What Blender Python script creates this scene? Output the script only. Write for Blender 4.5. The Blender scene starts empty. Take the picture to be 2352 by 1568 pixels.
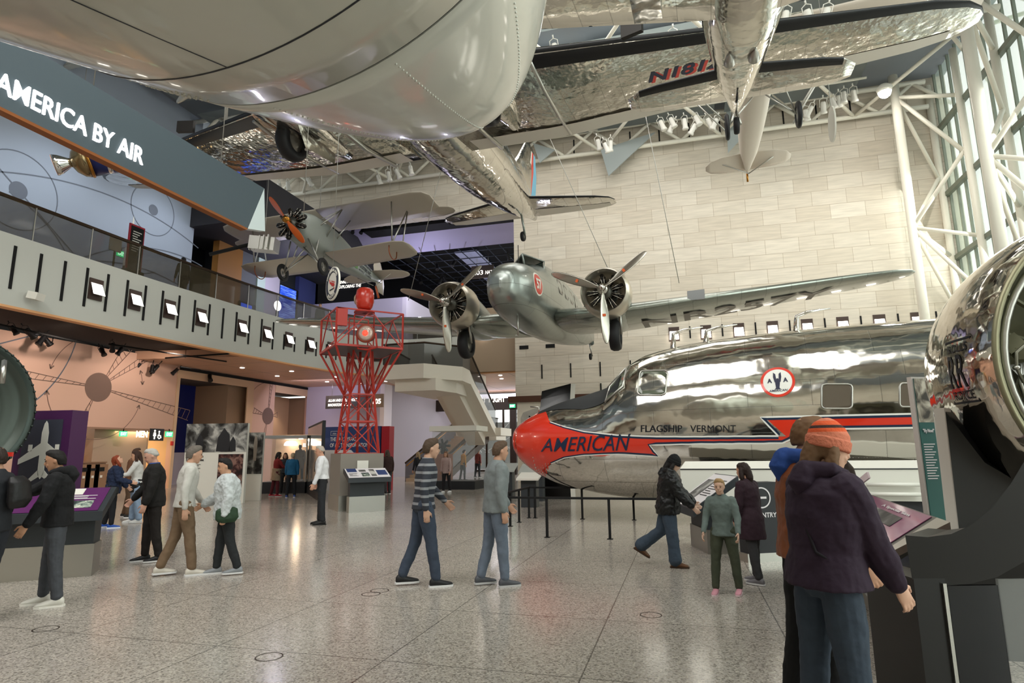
import bpy, bmesh, math, random
from mathutils import Vector, Matrix, Euler
random.seed(7)
SC = bpy.context.scene
COL = SC.collection
# ---------------------------------------------------------------- camera
F = 1395.5; PITCH, ROLL, YAW, H = 0.1781628, -0.0102844, 0.2693507, 1.6
_fw = Vector((-math.sin(YAW)*math.cos(PITCH), math.cos(YAW)*math.cos(PITCH), math.sin(PITCH)))
_r = Vector((math.cos(YAW), math.sin(YAW), 0)); _u = _r.cross(_fw)
CR = _r*math.cos(ROLL)+_u*math.sin(ROLL); CU = _u*math.cos(ROLL)-_r*math.sin(ROLL)
CAMP = Vector((0, 0, H))
cd = bpy.data.cameras.new('camera'); cam = bpy.data.objects.new('camera', cd); COL.objects.link(cam)
cd.sensor_width = 36; cd.lens = 36*F/2352; cd.clip_start = .05; cd.clip_end = 300
cam.matrix_world = Matrix(((CR.x, CU.x, -_fw.x, 0), (CR.y, CU.y, -_fw.y, 0), (CR.z, CU.z, -_fw.z, H), (0, 0, 0, 1)))
SC.camera = cam
def ray(x, y): return _fw+CR*((x-1176)/F)+CU*((784-y)/F)
def atz(x, y, z): r = ray(x, y); return CAMP+r*((z-H)/r.z)
def atx(x, y, X): r = ray(x, y); return CAMP+r*(X/r.x)
def aty(x, y, Y): r = ray(x, y); return CAMP+r*(Y/r.y)
# ---------------------------------------------------------------- view, world, large lights
SC.view_settings.view_transform = 'Standard'; SC.view_settings.look = 'None'
SC.view_settings.gamma = 1; SC.view_settings.use_curve_mapping = False
SC.view_settings.exposure = 0.25
W = bpy.data.worlds.new('World'); SC.world = W; W.use_nodes = True
W.node_tree.nodes['Background'].inputs[0].default_value = (0.92, 0.96, 0.93, 1)
W.node_tree.nodes['Background'].inputs[1].default_value = 1.5
def area(name, loc, aim, sx, sy, power, col=(1, 1, 1)):
    l = bpy.data.lights.new(name, 'AREA'); l.shape = 'RECTANGLE'; l.size = sx; l.size_y = sy; l.energy = power; l.color = col
    o = bpy.data.objects.new(name, l); COL.objects.link(o); o.location = loc
    o.rotation_euler = (Vector(aim)-Vector(loc)).to_track_quat('-Z', 'Y').to_euler(); return o
area('skylight_fill', (-2, 6, 18.6), (-2, 6, 0), 12, 10, 1500, (1, .98, .93))  # soft-light area lamps added below the closed ceiling, standing in for skylights
area('skylight_fill', (-4, 24, 18.8), (-4, 24, 0), 16, 8, 1300, (1, .97, .92))
area('skylight_fill', (-8, -6, 17.5), (-6, 0, 0), 16, 8, 2300, (1, .98, .94))
area('daylight', (12.3, 4, 9), (-2, 10, 3), 14, 20, 1900, (.93, 1, .95))
area('daylight', (12.2, 26, 10), (2, 26, 6), 14, 8, 750, (.95, 1, .94))
def spot(name, loc, aim, power, size, col=(1, .93, .82), blend=.6, r=.12):
    l = bpy.data.lights.new(name, 'SPOT'); l.energy = power; l.spot_size = math.radians(size); l.spot_blend = blend; l.color = col; l.shadow_soft_size = r
    o = bpy.data.objects.new(name, l); COL.objects.link(o); o.location = loc
    o.rotation_euler = (Vector(aim)-Vector(loc)).to_track_quat('-Z', 'Y').to_euler(); return o
def glow(name, loc, power, col, r=.1):
    l = bpy.data.lights.new(name, 'POINT'); l.energy = power; l.color = col; l.shadow_soft_size = r
    o = bpy.data.objects.new(name, l); COL.objects.link(o); o.location = loc; return o
# ---------------------------------------------------------------- materials
MATS = {}
def lin(c):
    if isinstance(c, str):
        c = tuple(int(c[i:i+2], 16)/255 for i in (0, 2, 4))
    return tuple(x/12.92 if x <= .04045 else ((x+.055)/1.055)**2.4 for x in c)+(1,)
def mat(name, col='808080', rough=.6, metal=0, emit=0, bump=None, var=0, scale=3, alpha=1, trans=0, coat=0, spec=.5, stretch=(1, 1, 1), ior=1.45):
    if name in MATS: return MATS[name]
    m = bpy.data.materials.new(name); m.use_nodes = True; nt = m.node_tree; b = nt.nodes['Principled BSDF']; c = lin(col)
    b.inputs['Base Color'].default_value = c; b.inputs['Roughness'].default_value = rough; b.inputs['Metallic'].default_value = metal
    b.inputs['Specular IOR Level'].default_value = spec; b.inputs['IOR'].default_value = ior
    b.inputs['Coat Weight'].default_value = coat; b.inputs['Coat Roughness'].default_value = .06
    if emit: b.inputs['Emission Color'].default_value = c; b.inputs['Emission Strength'].default_value = emit
    if alpha < 1: b.inputs['Alpha'].default_value = alpha
    if trans: b.inputs['Transmission Weight'].default_value = trans
    N = nt.nodes.new; L = nt.links.new
    if var or bump:
        tc = N('ShaderNodeTexCoord'); mp = N('ShaderNodeMapping'); mp.inputs['Scale'].default_value = stretch
        L(tc.outputs['Object'], mp.inputs[0])
        no = N('ShaderNodeTexNoise'); no.inputs['Scale'].default_value = scale; no.inputs['Detail'].default_value = 4
        L(mp.outputs[0], no.inputs['Vector'])
        if var:
            mr = N('ShaderNodeMapRange'); mr.inputs['From Min'].default_value = .25; mr.inputs['From Max'].default_value = .75
            mr.inputs['To Min'].default_value = 1-var; mr.inputs['To Max'].default_value = 1+var*.6
            L(no.outputs['Fac'], mr.inputs['Value'])
            hs = N('ShaderNodeHueSaturation'); hs.inputs['Color'].default_value = c
            L(mr.outputs[0], hs.inputs['Value']); L(hs.outputs[0], b.inputs['Base Color'])
        if bump:
            bp = N('ShaderNodeBump'); bp.inputs['Strength'].default_value = bump[0]; bp.inputs['Distance'].default_value = bump[1]
            L(no.outputs['Fac'], bp.inputs['Height']); L(bp.outputs[0], b.inputs['Normal'])
    MATS[name] = m; return m
def skin_metal(name, col, rough, seam=(1.1, .45), wob=.25, wobs=1.4, metal=1.0, axes='XZ', seamdark=.55, rivets=True, coat=0):
    """bare or painted riveted aircraft skin: panel seams, rivet rows, and slightly wavy sheets"""
    if name in MATS: return MATS[name]
    m = mat(name, col, rough, metal, coat=coat); nt = m.node_tree; N = nt.nodes.new; L = nt.links.new; b = nt.nodes['Principled BSDF']
    tc = N('ShaderNodeTexCoord'); sp = N('ShaderNodeSeparateXYZ'); L(tc.outputs['Object'], sp.inputs[0])
    cb = N('ShaderNodeCombineXYZ'); L(sp.outputs[axes[0]], cb.inputs[0]); L(sp.outputs[axes[1]], cb.inputs[1])
    br = N('ShaderNodeTexBrick'); br.inputs['Scale'].default_value = 1; br.inputs['Brick Width'].default_value = seam[0]; br.inputs['Row Height'].default_value = seam[1]
    br.inputs['Mortar Size'].default_value = .006; br.inputs['Mortar Smooth'].default_value = 0; br.offset = .37
    cv = lin(col); br.inputs['Color1'].default_value = cv; br.inputs['Color2'].default_value = tuple(x*.93 for x in cv[:3])+(1,)
    br.inputs['Mortar'].default_value = tuple(x*seamdark for x in cv[:3])+(1,)
    L(cb.outputs[0], br.inputs['Vector']); L(br.outputs['Color'], b.inputs['Base Color'])
    n1 = N('ShaderNodeTexNoise'); n1.inputs['Scale'].default_value = wobs; n1.inputs['Detail'].default_value = 2.5
    L(tc.outputs['Object'], n1.inputs['Vector'])
    b1 = N('ShaderNodeBump'); b1.inputs['Strength'].default_value = wob; b1.inputs['Distance'].default_value = .12; L(n1.outputs['Fac'], b1.inputs['Height'])
    b2 = N('ShaderNodeBump'); b2.inputs['Strength'].default_value = .5; b2.inputs['Distance'].default_value = .004; b2.invert = True
    L(br.outputs['Fac'], b2.inputs['Height']); L(b1.outputs[0], b2.inputs['Normal'])
    last = b2
    if rivets:
        vo = N('ShaderNodeTexVoronoi'); vo.inputs['Scale'].default_value = 22; vo.inputs['Randomness'].default_value = 0
        L(cb.outputs[0], vo.inputs['Vector'])
        r1 = N('ShaderNodeTexBrick'); r1.inputs['Scale'].default_value = 1; r1.inputs['Brick Width'].default_value = seam[0]; r1.inputs['Row Height'].default_value = seam[1]
        r1.inputs['Mortar Size'].default_value = .03; r1.inputs['Mortar Smooth'].default_value = 0; r1.offset = .37
        L(cb.outputs[0], r1.inputs['Vector'])
        lt = N('ShaderNodeMath'); lt.operation = 'LESS_THAN'; lt.inputs[1].default_value = .22; L(vo.outputs['Distance'], lt.inputs[0])
        mu = N('ShaderNodeMath'); mu.operation = 'MULTIPLY'; L(lt.outputs[0], mu.inputs[0]); L(r1.outputs['Fac'], mu.inputs[1])
        b3 = N('ShaderNodeBump'); b3.inputs['Strength'].default_value = .6; b3.inputs['Distance'].default_value = .004
        L(mu.outputs[0], b3.inputs['Height']); L(last.outputs[0], b3.inputs['Normal']); last = b3
    L(last.outputs[0], b.inputs['Normal']); return m
# ---------------------------------------------------------------- mesh helpers
class MB:
    def __init__(s): s.v = []; s.f = []; s.mi = []; s.sm = []; s.M = None
    def add(s, vs, fs, mi=0, sm=False):
        k = len(s.v)
        for v in vs:
            v = Vector(v); s.v.append(s.M @ v if s.M else v)
        for f in fs: s.f.append([i+k for i in f]); s.mi.append(mi); s.sm.append(sm)
        return s
    def box(s, c, d, rot=None, mi=0):
        x, y, z = d[0]/2, d[1]/2, d[2]/2; c = Vector(c)
        vs = [Vector((a, b, e)) for a in (-x, x) for b in (-y, y) for e in (-z, z)]
        if rot is not None: R = Euler(rot).to_matrix(); vs = [R @ v for v in vs]
        return s.add([v+c for v in vs], [(0, 1, 3, 2), (4, 6, 7, 5), (0, 4, 5, 1), (2, 3, 7, 6), (0, 2, 6, 4), (1, 5, 7, 3)], mi)
    def bb(s, x0, x1, y0, y1, z0, z1, mi=0): return s.box(((x0+x1)/2, (y0+y1)/2, (z0+z1)/2), (abs(x1-x0), abs(y1-y0), abs(z1-z0)), None, mi)
    def beam(s, a, b, w, h=None, mi=0):
        a, b = Vector(a), Vector(b); h = h or w; d = b-a; q = d.to_track_quat('Z', 'Y').to_matrix()
        vs = [a+q @ Vector((x, y, z)) for z in (0, d.length) for x, y in ((-w/2, -h/2), (w/2, -h/2), (w/2, h/2), (-w/2, h/2))]
        return s.add(vs, [(3, 2, 1, 0), (4, 5, 6, 7), (0, 1, 5, 4), (1, 2, 6, 5), (2, 3, 7, 6), (3, 0, 4, 7)], mi)
    def tube(s, pts, r, n=10, mi=0, close=False):
        pts = [Vector(p) for p in pts]; rs = r if isinstance(r, (list, tuple)) else [r]*len(pts); rings = []; up = None
        for i, p in enumerate(pts):
            a = pts[i-1] if i else (pts[-1] if close else pts[0]); b = pts[(i+1) % len(pts)] if (i < len(pts)-1 or close) else pts[-1]
            d = (b-a).normalized() if (b-a).length > 1e-9 else Vector((0, 0, 1))
            if up is None: up = d.orthogonal().normalized()
            x = (up-d*up.dot(d)).normalized(); y = d.cross(x); up = x
            rings.append([p+(x*math.cos(t)+y*math.sin(t))*rs[i] for t in [2*math.pi*k/n for k in range(n)]])
        return s.loft(rings, cap=not close, mi=mi, closed=close)
    def loft(s, rings, cap=True, mi=0, closed=False, sm=True, flip=False):
        n = len(rings[0]); vs = [v for r in rings for v in r]; fs = []; m = len(rings)
        for i in range(m if closed else m-1):
            for k in range(n):
                a, b = i*n+k, i*n+(k+1) % n; c, d = ((i+1) % m)*n+(k+1) % n, ((i+1) % m)*n+k
                fs.append((a, b, c, d) if not flip else (d, c, b, a))
        s.add(vs, fs, mi, sm)
        if cap and not closed:
            k = len(s.v)-len(vs)
            for idx, rv in ((0, True), (m-1, False)):
                f = [k+idx*n+j for j in range(n)]
                if rv != flip: f.reverse()
                s.f.append(f); s.mi.append(mi); s.sm.append(False)
        return s
    def lathe(s, prof, c=(0, 0, 0), axis='Z', n=24, mi=0, cap=True):
        c = Vector(c); rings = []
        for r, h in prof:
            ring = []
            for k in range(n):
                t = 2*math.pi*k/n; x, y = r*math.cos(t), r*math.sin(t)
                ring.append(c+(Vector((x, y, h)) if axis == 'Z' else Vector((h, x, y)) if axis == 'X' else Vector((y, h, x))))
            rings.append(ring)
        return s.loft(rings, cap, mi)
    def prism(s, poly, o, u, v, t, mi=0):
        """polygon (list of 2-D points) in plane o+u*a+v*b, extruded by vector t"""
        o, u, v, t = map(Vector, (o, u, v, t)); n = len(poly)
        vs = [o+u*a+v*b for a, b in poly]; vs += [p+t for p in vs]
        return s.add(vs, [list(range(n))[::-1], list(range(n, 2*n))]+[(i, (i+1) % n, n+(i+1) % n, n+i) for i in range(n)], mi)
    def ball(s, c, r, n=12, mi=0, sq=(1, 1, 1)):
        c = Vector(c); rings = []
        for i in range(1, n//2):
            a = math.pi*i/(n//2); rings.append([c+Vector((r*sq[0]*math.sin(a)*math.cos(2*math.pi*k/n), r*sq[1]*math.sin(a)*math.sin(2*math.pi*k/n), -r*sq[2]*math.cos(a))) for k in range(n)])
        s.loft(rings, False, mi); k0 = len(s.v)-n*len(rings)
        s.v += [s.M @ (c-Vector((0, 0, r*sq[2]))) if s.M else c-Vector((0, 0, r*sq[2])), s.M @ (c+Vector((0, 0, r*sq[2]))) if s.M else c+Vector((0, 0, r*sq[2]))]
        a, b = len(s.v)-2, len(s.v)-1; kl = k0+n*(len(rings)-1)
        for k in range(n):
            s.f.append([k0+(k+1) % n, k0+k, a]); s.f.append([kl+k, kl+(k+1) % n, b]); s.mi += [mi, mi]; s.sm += [True, True]
        return s
    def build(s, name, m, parent=None, world=True, fix=False):
        """link as one mesh object; coordinates are world ones unless world=False (then the parent's own)"""
        me = bpy.data.meshes.new(name); vs = s.v
        if parent is not None and world:
            r = parent
            while r.parent: r = r.parent
            I = r.matrix_basis.inverted(); vs = [I @ v for v in vs]
        me.from_pydata(vs, [], s.f); ms = m if isinstance(m, (list, tuple)) else [m]
        for x in ms: me.materials.append(x)
        me.polygons.foreach_set('material_index', s.mi); me.polygons.foreach_set('use_smooth', s.sm)
        if fix:
            b = bmesh.new(); b.from_mesh(me); bmesh.ops.recalc_face_normals(b, faces=b.faces); b.to_mesh(me); b.free()
        me.update(); o = bpy.data.objects.new(name, me); COL.objects.link(o); o.parent = parent; return o
def tag(o, label, cat, group=None, kind=None):
    o['label'] = label; o['category'] = cat
    if group: o['group'] = group
    if kind: o['kind'] = kind
    return o
def thing(name, label, cat, loc=(0, 0, 0), rz=0, group=None, rot=None):
    o = bpy.data.objects.new(name, None); COL.objects.link(o); o.empty_display_size = .2
    o.matrix_basis = Matrix.Translation(Vector(loc)) @ Euler(rot or (0, 0, rz)).to_matrix().to_4x4()
    return tag(o, label, cat, group)
def struct(name, mb, m, label=None):
    o = mb.build(name, m); o['kind'] = 'structure'
    if label: o['label'] = label
    return o
def dup(root, M=None, label=None, group=None):
    r = root.copy(); COL.objects.link(r)
    if M is not None: r.matrix_basis = M
    if label: r['label'] = label
    if group: r['group'] = group
    def rec(a, b):
        for ch in list(a.children):
            c = ch.copy(); COL.objects.link(c); c.parent = b; rec(ch, c)
    if root.children: rec(root, r)
    return r
def TR(loc, rot=(0, 0, 0), s=1): return Matrix.Translation(Vector(loc)) @ Euler(rot).to_matrix().to_4x4() @ Matrix.Scale(s, 4)
def text2d(s, size=1, bold=0, shear=0, ext=0, space=1):
    """built-in lettering as a mesh: verts, faces, width, height"""
    c = bpy.data.curves.new('lettering', 'FONT'); c.body = s; c.size = size; c.offset = bold*size; c.shear = shear; c.extrude = ext; c.space_character = space; c.resolution_u = 3
    o = bpy.data.objects.new('lettering', c); COL.objects.link(o); dg = bpy.context.evaluated_depsgraph_get()
    me = bpy.data.meshes.new_from_object(o.evaluated_get(dg)); vs = [v.co.copy() for v in me.vertices]; fs = [list(p.vertices) for p in me.polygons]
    bpy.data.objects.remove(o); bpy.data.curves.remove(c); bpy.data.meshes.remove(me)
    if not vs: return [], [], 0, 0
    x0 = min(v.x for v in vs); y0 = min(v.y for v in vs); vs = [Vector((v.x-x0, v.y-y0, v.z)) for v in vs]
    return vs, fs, max(v.x for v in vs), max(v.y for v in vs)
def put_text(mb, s, o, u, v, height=None, width=None, bold=.015, mi=0, center=False, shear=0, depth=.006):
    """lettering on the plane o + u*a + v*b (u,v unit vectors); fitted to height and width"""
    vs, fs, w, h = text2d(s, 1, bold, shear, .5)
    if not vs: return
    o, u, v = Vector(o), Vector(u), Vector(v); n = u.cross(v)
    ky = height/h if height else None; kx = width/w if width else None
    if ky is None: ky = kx
    if kx is None: kx = ky
    ox = -w*kx/2 if center else 0; oy = -h*ky/2 if center else 0
    mb.add([o+u*(p.x*kx+ox)+v*(p.y*ky+oy)+n*(p.z*depth+depth*.5) for p in vs], fs, mi)
# ================================================================ THE HALL
def grid_mat(name, c1, c2, mortar, bw, rh, ms, off, ax, rough=.7, ox=0, oy=0, grain=.08, gs=(1, 1, 8), coat=0, speck=0, bumpd=.004, freq=2):
    if name in MATS: return MATS[name]
    m = mat(name, c1, rough, coat=coat); nt = m.node_tree; N = nt.nodes.new; L = nt.links.new; b = nt.nodes['Principled BSDF']
    tc = N('ShaderNodeTexCoord'); sp = N('ShaderNodeSeparateXYZ'); L(tc.outputs['Object'], sp.inputs[0])
    cb = N('ShaderNodeCombineXYZ'); L(sp.outputs[ax[0]], cb.inputs[0]); L(sp.outputs[ax[1]], cb.inputs[1])
    mp = N('ShaderNodeMapping'); mp.inputs['Location'].default_value = (ox, oy, 0); L(cb.outputs[0], mp.inputs[0])
    br = N('ShaderNodeTexBrick'); br.inputs['Scale'].default_value = 1; br.inputs['Brick Width'].default_value = bw; br.inputs['Row Height'].default_value = rh
    br.inputs['Mortar Size'].default_value = ms; br.inputs['Mortar Smooth'].default_value = 0; br.inputs['Bias'].default_value = 0; br.offset = off; br.offset_frequency = freq
    br.inputs['Color1'].default_value = lin(c1); br.inputs['Color2'].default_value = lin(c2); br.inputs['Mortar'].default_value = lin(mortar); L(mp.outputs[0], br.inputs['Vector'])
    m2 = N('ShaderNodeMapping'); m2.inputs['Scale'].default_value = gs; L(tc.outputs['Object'], m2.inputs[0])
    no = N('ShaderNodeTexNoise'); no.inputs['Scale'].default_value = 1.2; no.inputs['Detail'].default_value = 6; L(m2.outputs[0], no.inputs['Vector'])
    mr = N('ShaderNodeMapRange'); mr.inputs['From Min'].default_value = .3; mr.inputs['From Max'].default_value = .7; mr.inputs['To Min'].default_value = 1-grain; mr.inputs['To Max'].default_value = 1+grain; L(no.outputs['Fac'], mr.inputs['Value'])
    hs = N('ShaderNodeHueSaturation'); L(br.outputs['Color'], hs.inputs['Color']); L(mr.outputs[0], hs.inputs['Value']); last = hs.outputs[0]
    if speck:
        vo = N('ShaderNodeTexVoronoi'); vo.inputs['Scale'].default_value = 75; L(tc.outputs['Object'], vo.inputs['Vector'])
        rp = N('ShaderNodeValToRGB'); rp.color_ramp.interpolation = 'CONSTANT'; sc = N('ShaderNodeSeparateColor'); L(vo.outputs['Color'], sc.inputs[0]); L(sc.outputs[0], rp.inputs[0])
        e = rp.color_ramp.elements; e[0].position = 0; e[0].color = (.3, .28, .27, 1); e[1].position = .16; e[1].color = (.72, .70, .68, 1)
        x = e.new(.45); x.color = (1, 1, 1, 1); x = e.new(.85); x.color = (1.35, 1.33, 1.28, 1)
        mx = N('ShaderNodeMix'); mx.data_type = 'RGBA'; mx.blend_type = 'MULTIPLY'; mx.inputs[0].default_value = speck; L(last, mx.inputs[6]); L(rp.outputs[0], mx.inputs[7]); last = mx.outputs[2]
    L(last, b.inputs['Base Color'])
    bp = N('ShaderNodeBump'); bp.invert = True; bp.inputs['Strength'].default_value = .6; bp.inputs['Distance'].default_value = bumpd; L(br.outputs['Fac'], bp.inputs['Height']); L(bp.outputs[0], b.inputs['Normal'])
    return m
M_floor = grid_mat('terrazzo', 'ada69d', 'b2aba2', '6f6a63', 1.55, 1.55, .006, 0, 'XY', .16, .8, .0, .05, (.5, .5, .5), 0, .75, .001)
M_stone = grid_mat('travertine', 'd5cdbf', 'c9bfaf', 'b1a593', 1.55, .755, .011, .5, 'XZ', .75, .14, .22, .1, (.8, .8, 9))
M_peach = mat('peach wall paint', 'd8b39f', .75)
M_lilac = mat('lilac wall paint', 'c3bcd0', .75)
M_white = mat('white paint', 'e9e7dd', .5)
M_grey = mat('grey fascia paint', 'c6c8c1', .6)
M_black = mat('matt black', '070708', .8)
M_dark = mat('charcoal', '26282c', .5)
M_ink = mat('dark ink', '15181f', .5)
M_steel = mat('brushed steel', 'b9b8b2', .35, 1, bump=(.1, .01), scale=30, stretch=(1, 1, 12))
M_ochre = mat('ochre brown', '8a5c22', .6)
M_bluegrey = mat('blue grey wall', 'a3adbd', .7)
M_glass = mat('smoked rail glass', '4a4334', .06, alpha=.55)
M_bronze = mat('bronze metal', '3a2c20', .4, .6)
M_lamp = mat('lit lamp face', 'fff6ea', .5, emit=6)
M_red = mat('red paint', 'd3291c', .3, coat=.5)
M_exit = mat('exit sign green', '2fd07c', .5, emit=1.6)
M_trusspaint = mat('white truss paint', 'ece8da', .4)

struct('floor', MB().bb(-34, 13.2, -16, 60, -.2, 0), M_floor)
struct('ceiling', MB().bb(-25, 13.2, -16, 32, 19.3, 19.6), mat('ceiling grey', '8a9097', .8))
struct('wall_back', MB().bb(-8.5, 13.2, 31.4, 32.2, 4.45, 19.3).bb(-25, -8.5, 31.4, 32.2, 15.3, 19.3), M_stone)
struct('wall_back', MB().bb(-8.45, 13.2, 31.5, 32.2, 0, 4.2), mat('cream wall', 'ded6c6', .7))
struct('trim_1', MB().bb(-8.9, 13.2, 31.3, 32.1, 4.15, 4.47), mat('brown trim', '4d2c1a', .5))
struct('wall_rear', MB().bb(-25, 13.2, -16.4, -16, 0, 19.3), M_stone)
# narrow slots and little light recesses in the stone wall
def slot_strip(loc, size, label=None, grp='narrow dark slots in the stone wall'):
    o = MB().box(loc, size).build('wall_slot', M_black); tag(o, label or 'narrow black vertical slot let into the pale stone wall', 'wall slot', grp)
for k in range(7):
    slot_strip((-7.03+1.55*k, 31.395, 5.74), (.07, .04, .75))
for k in range(5):
    slot_strip((-5.48+1.55*k, 31.395, 4.75), (.07, .04, .5))
def wallbox(cx, cz, y, w=.52, h=.72):
    t = thing('wall_light', 'lit square lamp in a dark recess of the stone wall', 'wall light', (cx, y, cz), group='square lamps in the stone wall')
    MB().bb(cx-w/2, cx+w/2, y-.03, y, cz-h/2, cz+h/2).build('recess', mat('recess brown', '40302a', .6), t)
    MB().add([(cx-w*.4, y-.03, cz+h*.2), (cx+w*.4, y-.03, cz+h*.2), (cx+w*.44, y-.16, cz-h*.42), (cx-w*.44, y-.16, cz-h*.42)], [(0, 1, 2, 3)]).build('lamp_face', M_lamp, t)
    return t
wl = None
for k in range(8):
    x = -.13+1.55*k
    if wl is None: wl = wallbox(x, 7.35, 31.4)
    else: dup(wl, TR((x, 31.4, 7.35)))
    slot_strip((x+.78, 31.395, 7.4), (.07, .04, .6))
for x in (-8.0, -6.55): slot_strip((x, 31.395, 7.1), (.5, .03, .2), 'dark empty recess in the stone wall below the twin engine plane', 'dark recesses in the stone wall')
for k in range(11):
    slot_strip((-6.5+1.55*k, 31.395, 18.3), (.07, .04, .9), 'narrow black slot high up at the top of the stone wall', 'slots at the top of the stone wall')
# -------- left side: walls at X=-24, soffit, curved balcony
XL = -24.0
def wy(px, py): return atx(px, py, XL).y
def wallpart(name, y0, y1, z0, z1, m, x=XL, th=.4):
    return struct(name, MB().bb(x-th, x, y0, y1, z0, z1), m)
y_a, y_b, y_c, y_d, y_e = wy(412, 860), wy(583, 880), wy(633, 885), wy(728, 900), 35.4
y_r0, y_r1 = wy(165, 1040), wy(398, 1040)
wallpart('wall_left', -16, y_a, 2.75, 6.2, M_peach)
wallpart('wall_left', -16, y_r0, 0, 2.75, M_peach); wallpart('wall_left', y_r1, y_a, 0, 2.75, M_peach)
wallpart('wall_left', y_b, y_c, 0, 5.75, M_peach)
wallpart('wall_left', y_d, y_e+.4, 0, 6, M_peach)
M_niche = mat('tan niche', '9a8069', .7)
struct('trim_2', MB().bb(XL-.02, XL+.03, y_a-.15, y_b, 5.35, 5.75).bb(XL-.02, XL+.05, y_b-.55, y_b, 0, 5.4).bb(XL-.02, XL+.05, y_a-.12, y_a+.05, 0, 5.4), mat('peach frame', 'd8b898', .6))
struct('trim_3', MB().bb(XL-.02, XL+.03, y_c, y_d+.3, 5.3, 5.75).bb(XL-.02, XL+.05, y_d-.4, y_d+.05, 0, 5.3), MATS['peach frame'])
struct('trim_4', MB().bb(XL-.05, XL+.06, y_a, 35.4, 5.75, 5.9), M_black)
struct('wall_niche', MB().bb(XL-3, XL-2.6, y_a, y_b-1.6, 1.7, 5.4), mat('deep blue screen', '0a1038', .4, emit=.25))
struct('wall_niche', MB().bb(XL-3, XL-2.6, y_a, y_b-1.6, 0, 1.7), M_lilac)
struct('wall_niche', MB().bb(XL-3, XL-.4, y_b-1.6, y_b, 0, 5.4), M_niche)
struct('wall_niche', MB().bb(XL-2.2, XL-1.8, y_c, y_d-.5, 0, 5.3), mat('peach lit', 'd9b593', .7))
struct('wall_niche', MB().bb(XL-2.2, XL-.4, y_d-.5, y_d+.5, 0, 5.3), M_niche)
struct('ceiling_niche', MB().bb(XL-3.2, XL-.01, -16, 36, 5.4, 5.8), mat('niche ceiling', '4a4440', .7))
spot('niche_light', (XL-.8, (y_c+y_d)/2-.6, 5.2), (XL-1.9, (y_c+y_d)/2-.3, 1), 120, 90, (1, .8, .6))
# restroom alcove
struct('wall_alcove', MB().bb(XL-3.4, XL-3, y_r0-1, y_r1+1, 0, 2.8), mat('warm alcove wall', 'e0bb8a', .7))
struct('wall_alcove', MB().bb(XL-3, XL-.4, y_r1, y_r1+.3, 0, 2.8), MATS['warm alcove wall'])
struct('wall_alcove', MB().bb(XL-1.2, XL-.35, y_r0+1.2, y_r0+4.0, 0, 2.75), mat('grey beige partition', 'b09a86', .7))
struct('wall_alcove', MB().bb(XL-3.0, XL-.5, y_r0-.3, y_r0, 0, 2.75), MATS['warm alcove wall'])
area('alcove_light', (XL-1.6, y_r1-2.0, 2.7), (XL-1.7, y_r1-2, 0), 2, 3, 130, (1, .72, .42))
struct('trim_5', MB().bb(XL, XL+.03, y_r0-2, y_a, 2.7, 2.78), mat('header edge', '9a7a66', .6))
# header lettering, exit signs, restroom pictogram
def onx(px, py, x): p = atx(px, py, x); return p
hm = MB(); p0, p1 = onx(312, 1004, XL+.05), onx(338, 1005, XL+.05)
put_text(hm, 'MEN', (XL+.05, p0.y, p0.z-.0), (0, 1, 0), (0, 0, 1), .3, p1.y-p0.y, .03)
tag(hm.build('wall_lettering', mat('lit white letters', 'fff8ec', .5, emit=1.3)), 'white lit MEN lettering on the header over the lower washroom', 'lettering')
def exit_sign(p, u, w, label):
    p = Vector(p); u = Vector(u).normalized(); h = w*.6; n = u.cross(Vector((0, 0, 1)))
    t = thing('exit_sign', label, 'exit sign', p)
    MB().prism([(-w/2, -h/2), (w/2, -h/2), (w/2, h/2), (-w/2, h/2)], p, u, (0, 0, 1), n*.05).build('sign_body', M_exit, t, fix=True)
    m = MB(); put_text(m, 'EXIT', p+n*.055-u*0, u, (0, 0, 1), h*.62, w*.8, .02, center=True); m.build('lettering', mat('exit letters', 'e8fff0', .5, emit=2), t)
    MB().box(p+Vector((0, 0, h/2+.06))+n*.02, (.04, .04, .12)).build('bracket', M_black, t)
p = onx(282, 996, XL); exit_sign(p, (0, 1, 0), .38, 'green EXIT sign left of the MEN lettering')
p = onx(387, 997, XL); exit_sign(p, (0, 1, 0), .42, 'green EXIT sign right of the washroom pictogram')
p = aty(1177, 932, 40.85); exit_sign(p, (1, 0, 0), .4, 'green EXIT sign by the far glazed entrance'); struct('trim_9', MB().bb(p.x-.22, p.x+.22, 40.9, 41.2, 0, 4.5), mat('dark lintel', '2a1d17', .6))
def pictogram(mb, p, u, s):
    p, u = Vector(p), Vector(u); v = Vector((0, 0, 1)); n = u.cross(v)*.01
    mb.prism([(math.cos(a)*.12*s, .42*s+math.sin(a)*.12*s) for a in [k*.785 for k in range(8)]], p-u*s*.35, u, v, n)
    mb.prism([(-.13*s, .25*s), (.13*s, .25*s), (.2*s, -.15*s), (.08*s, -.15*s), (.08*s, -.5*s), (-.08*s, -.5*s), (-.08*s, -.15*s), (-.2*s, -.15*s)], p-u*s*.35, u, v, n)
    mb.prism([(.25*s+math.cos(a)*.1*s, .35*s+math.sin(a)*.1*s) for a in [k*.785 for k in range(8)]], p, u, v, n)
    mb.prism([(.2*s, .25*s), (.3*s, .25*s), (.32*s, -.05*s), (.5*s, -.05*s), (.6*s, -.35*s), (.5*s, -.38*s), (.42*s, -.15*s), (.2*s, -.15*s)], p, u, v, n)
    mb.prism([(.1*s, 0), (.16*s, 0), (.14*s, -.25*s), (.3*s, -.4*s), (.45*s, -.3*s), (.5*s, -.36*s), (.3*s, -.5*s), (.06*s, -.32*s)], p, u, v, n)
p = onx(361, 998, XL+.06)
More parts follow.
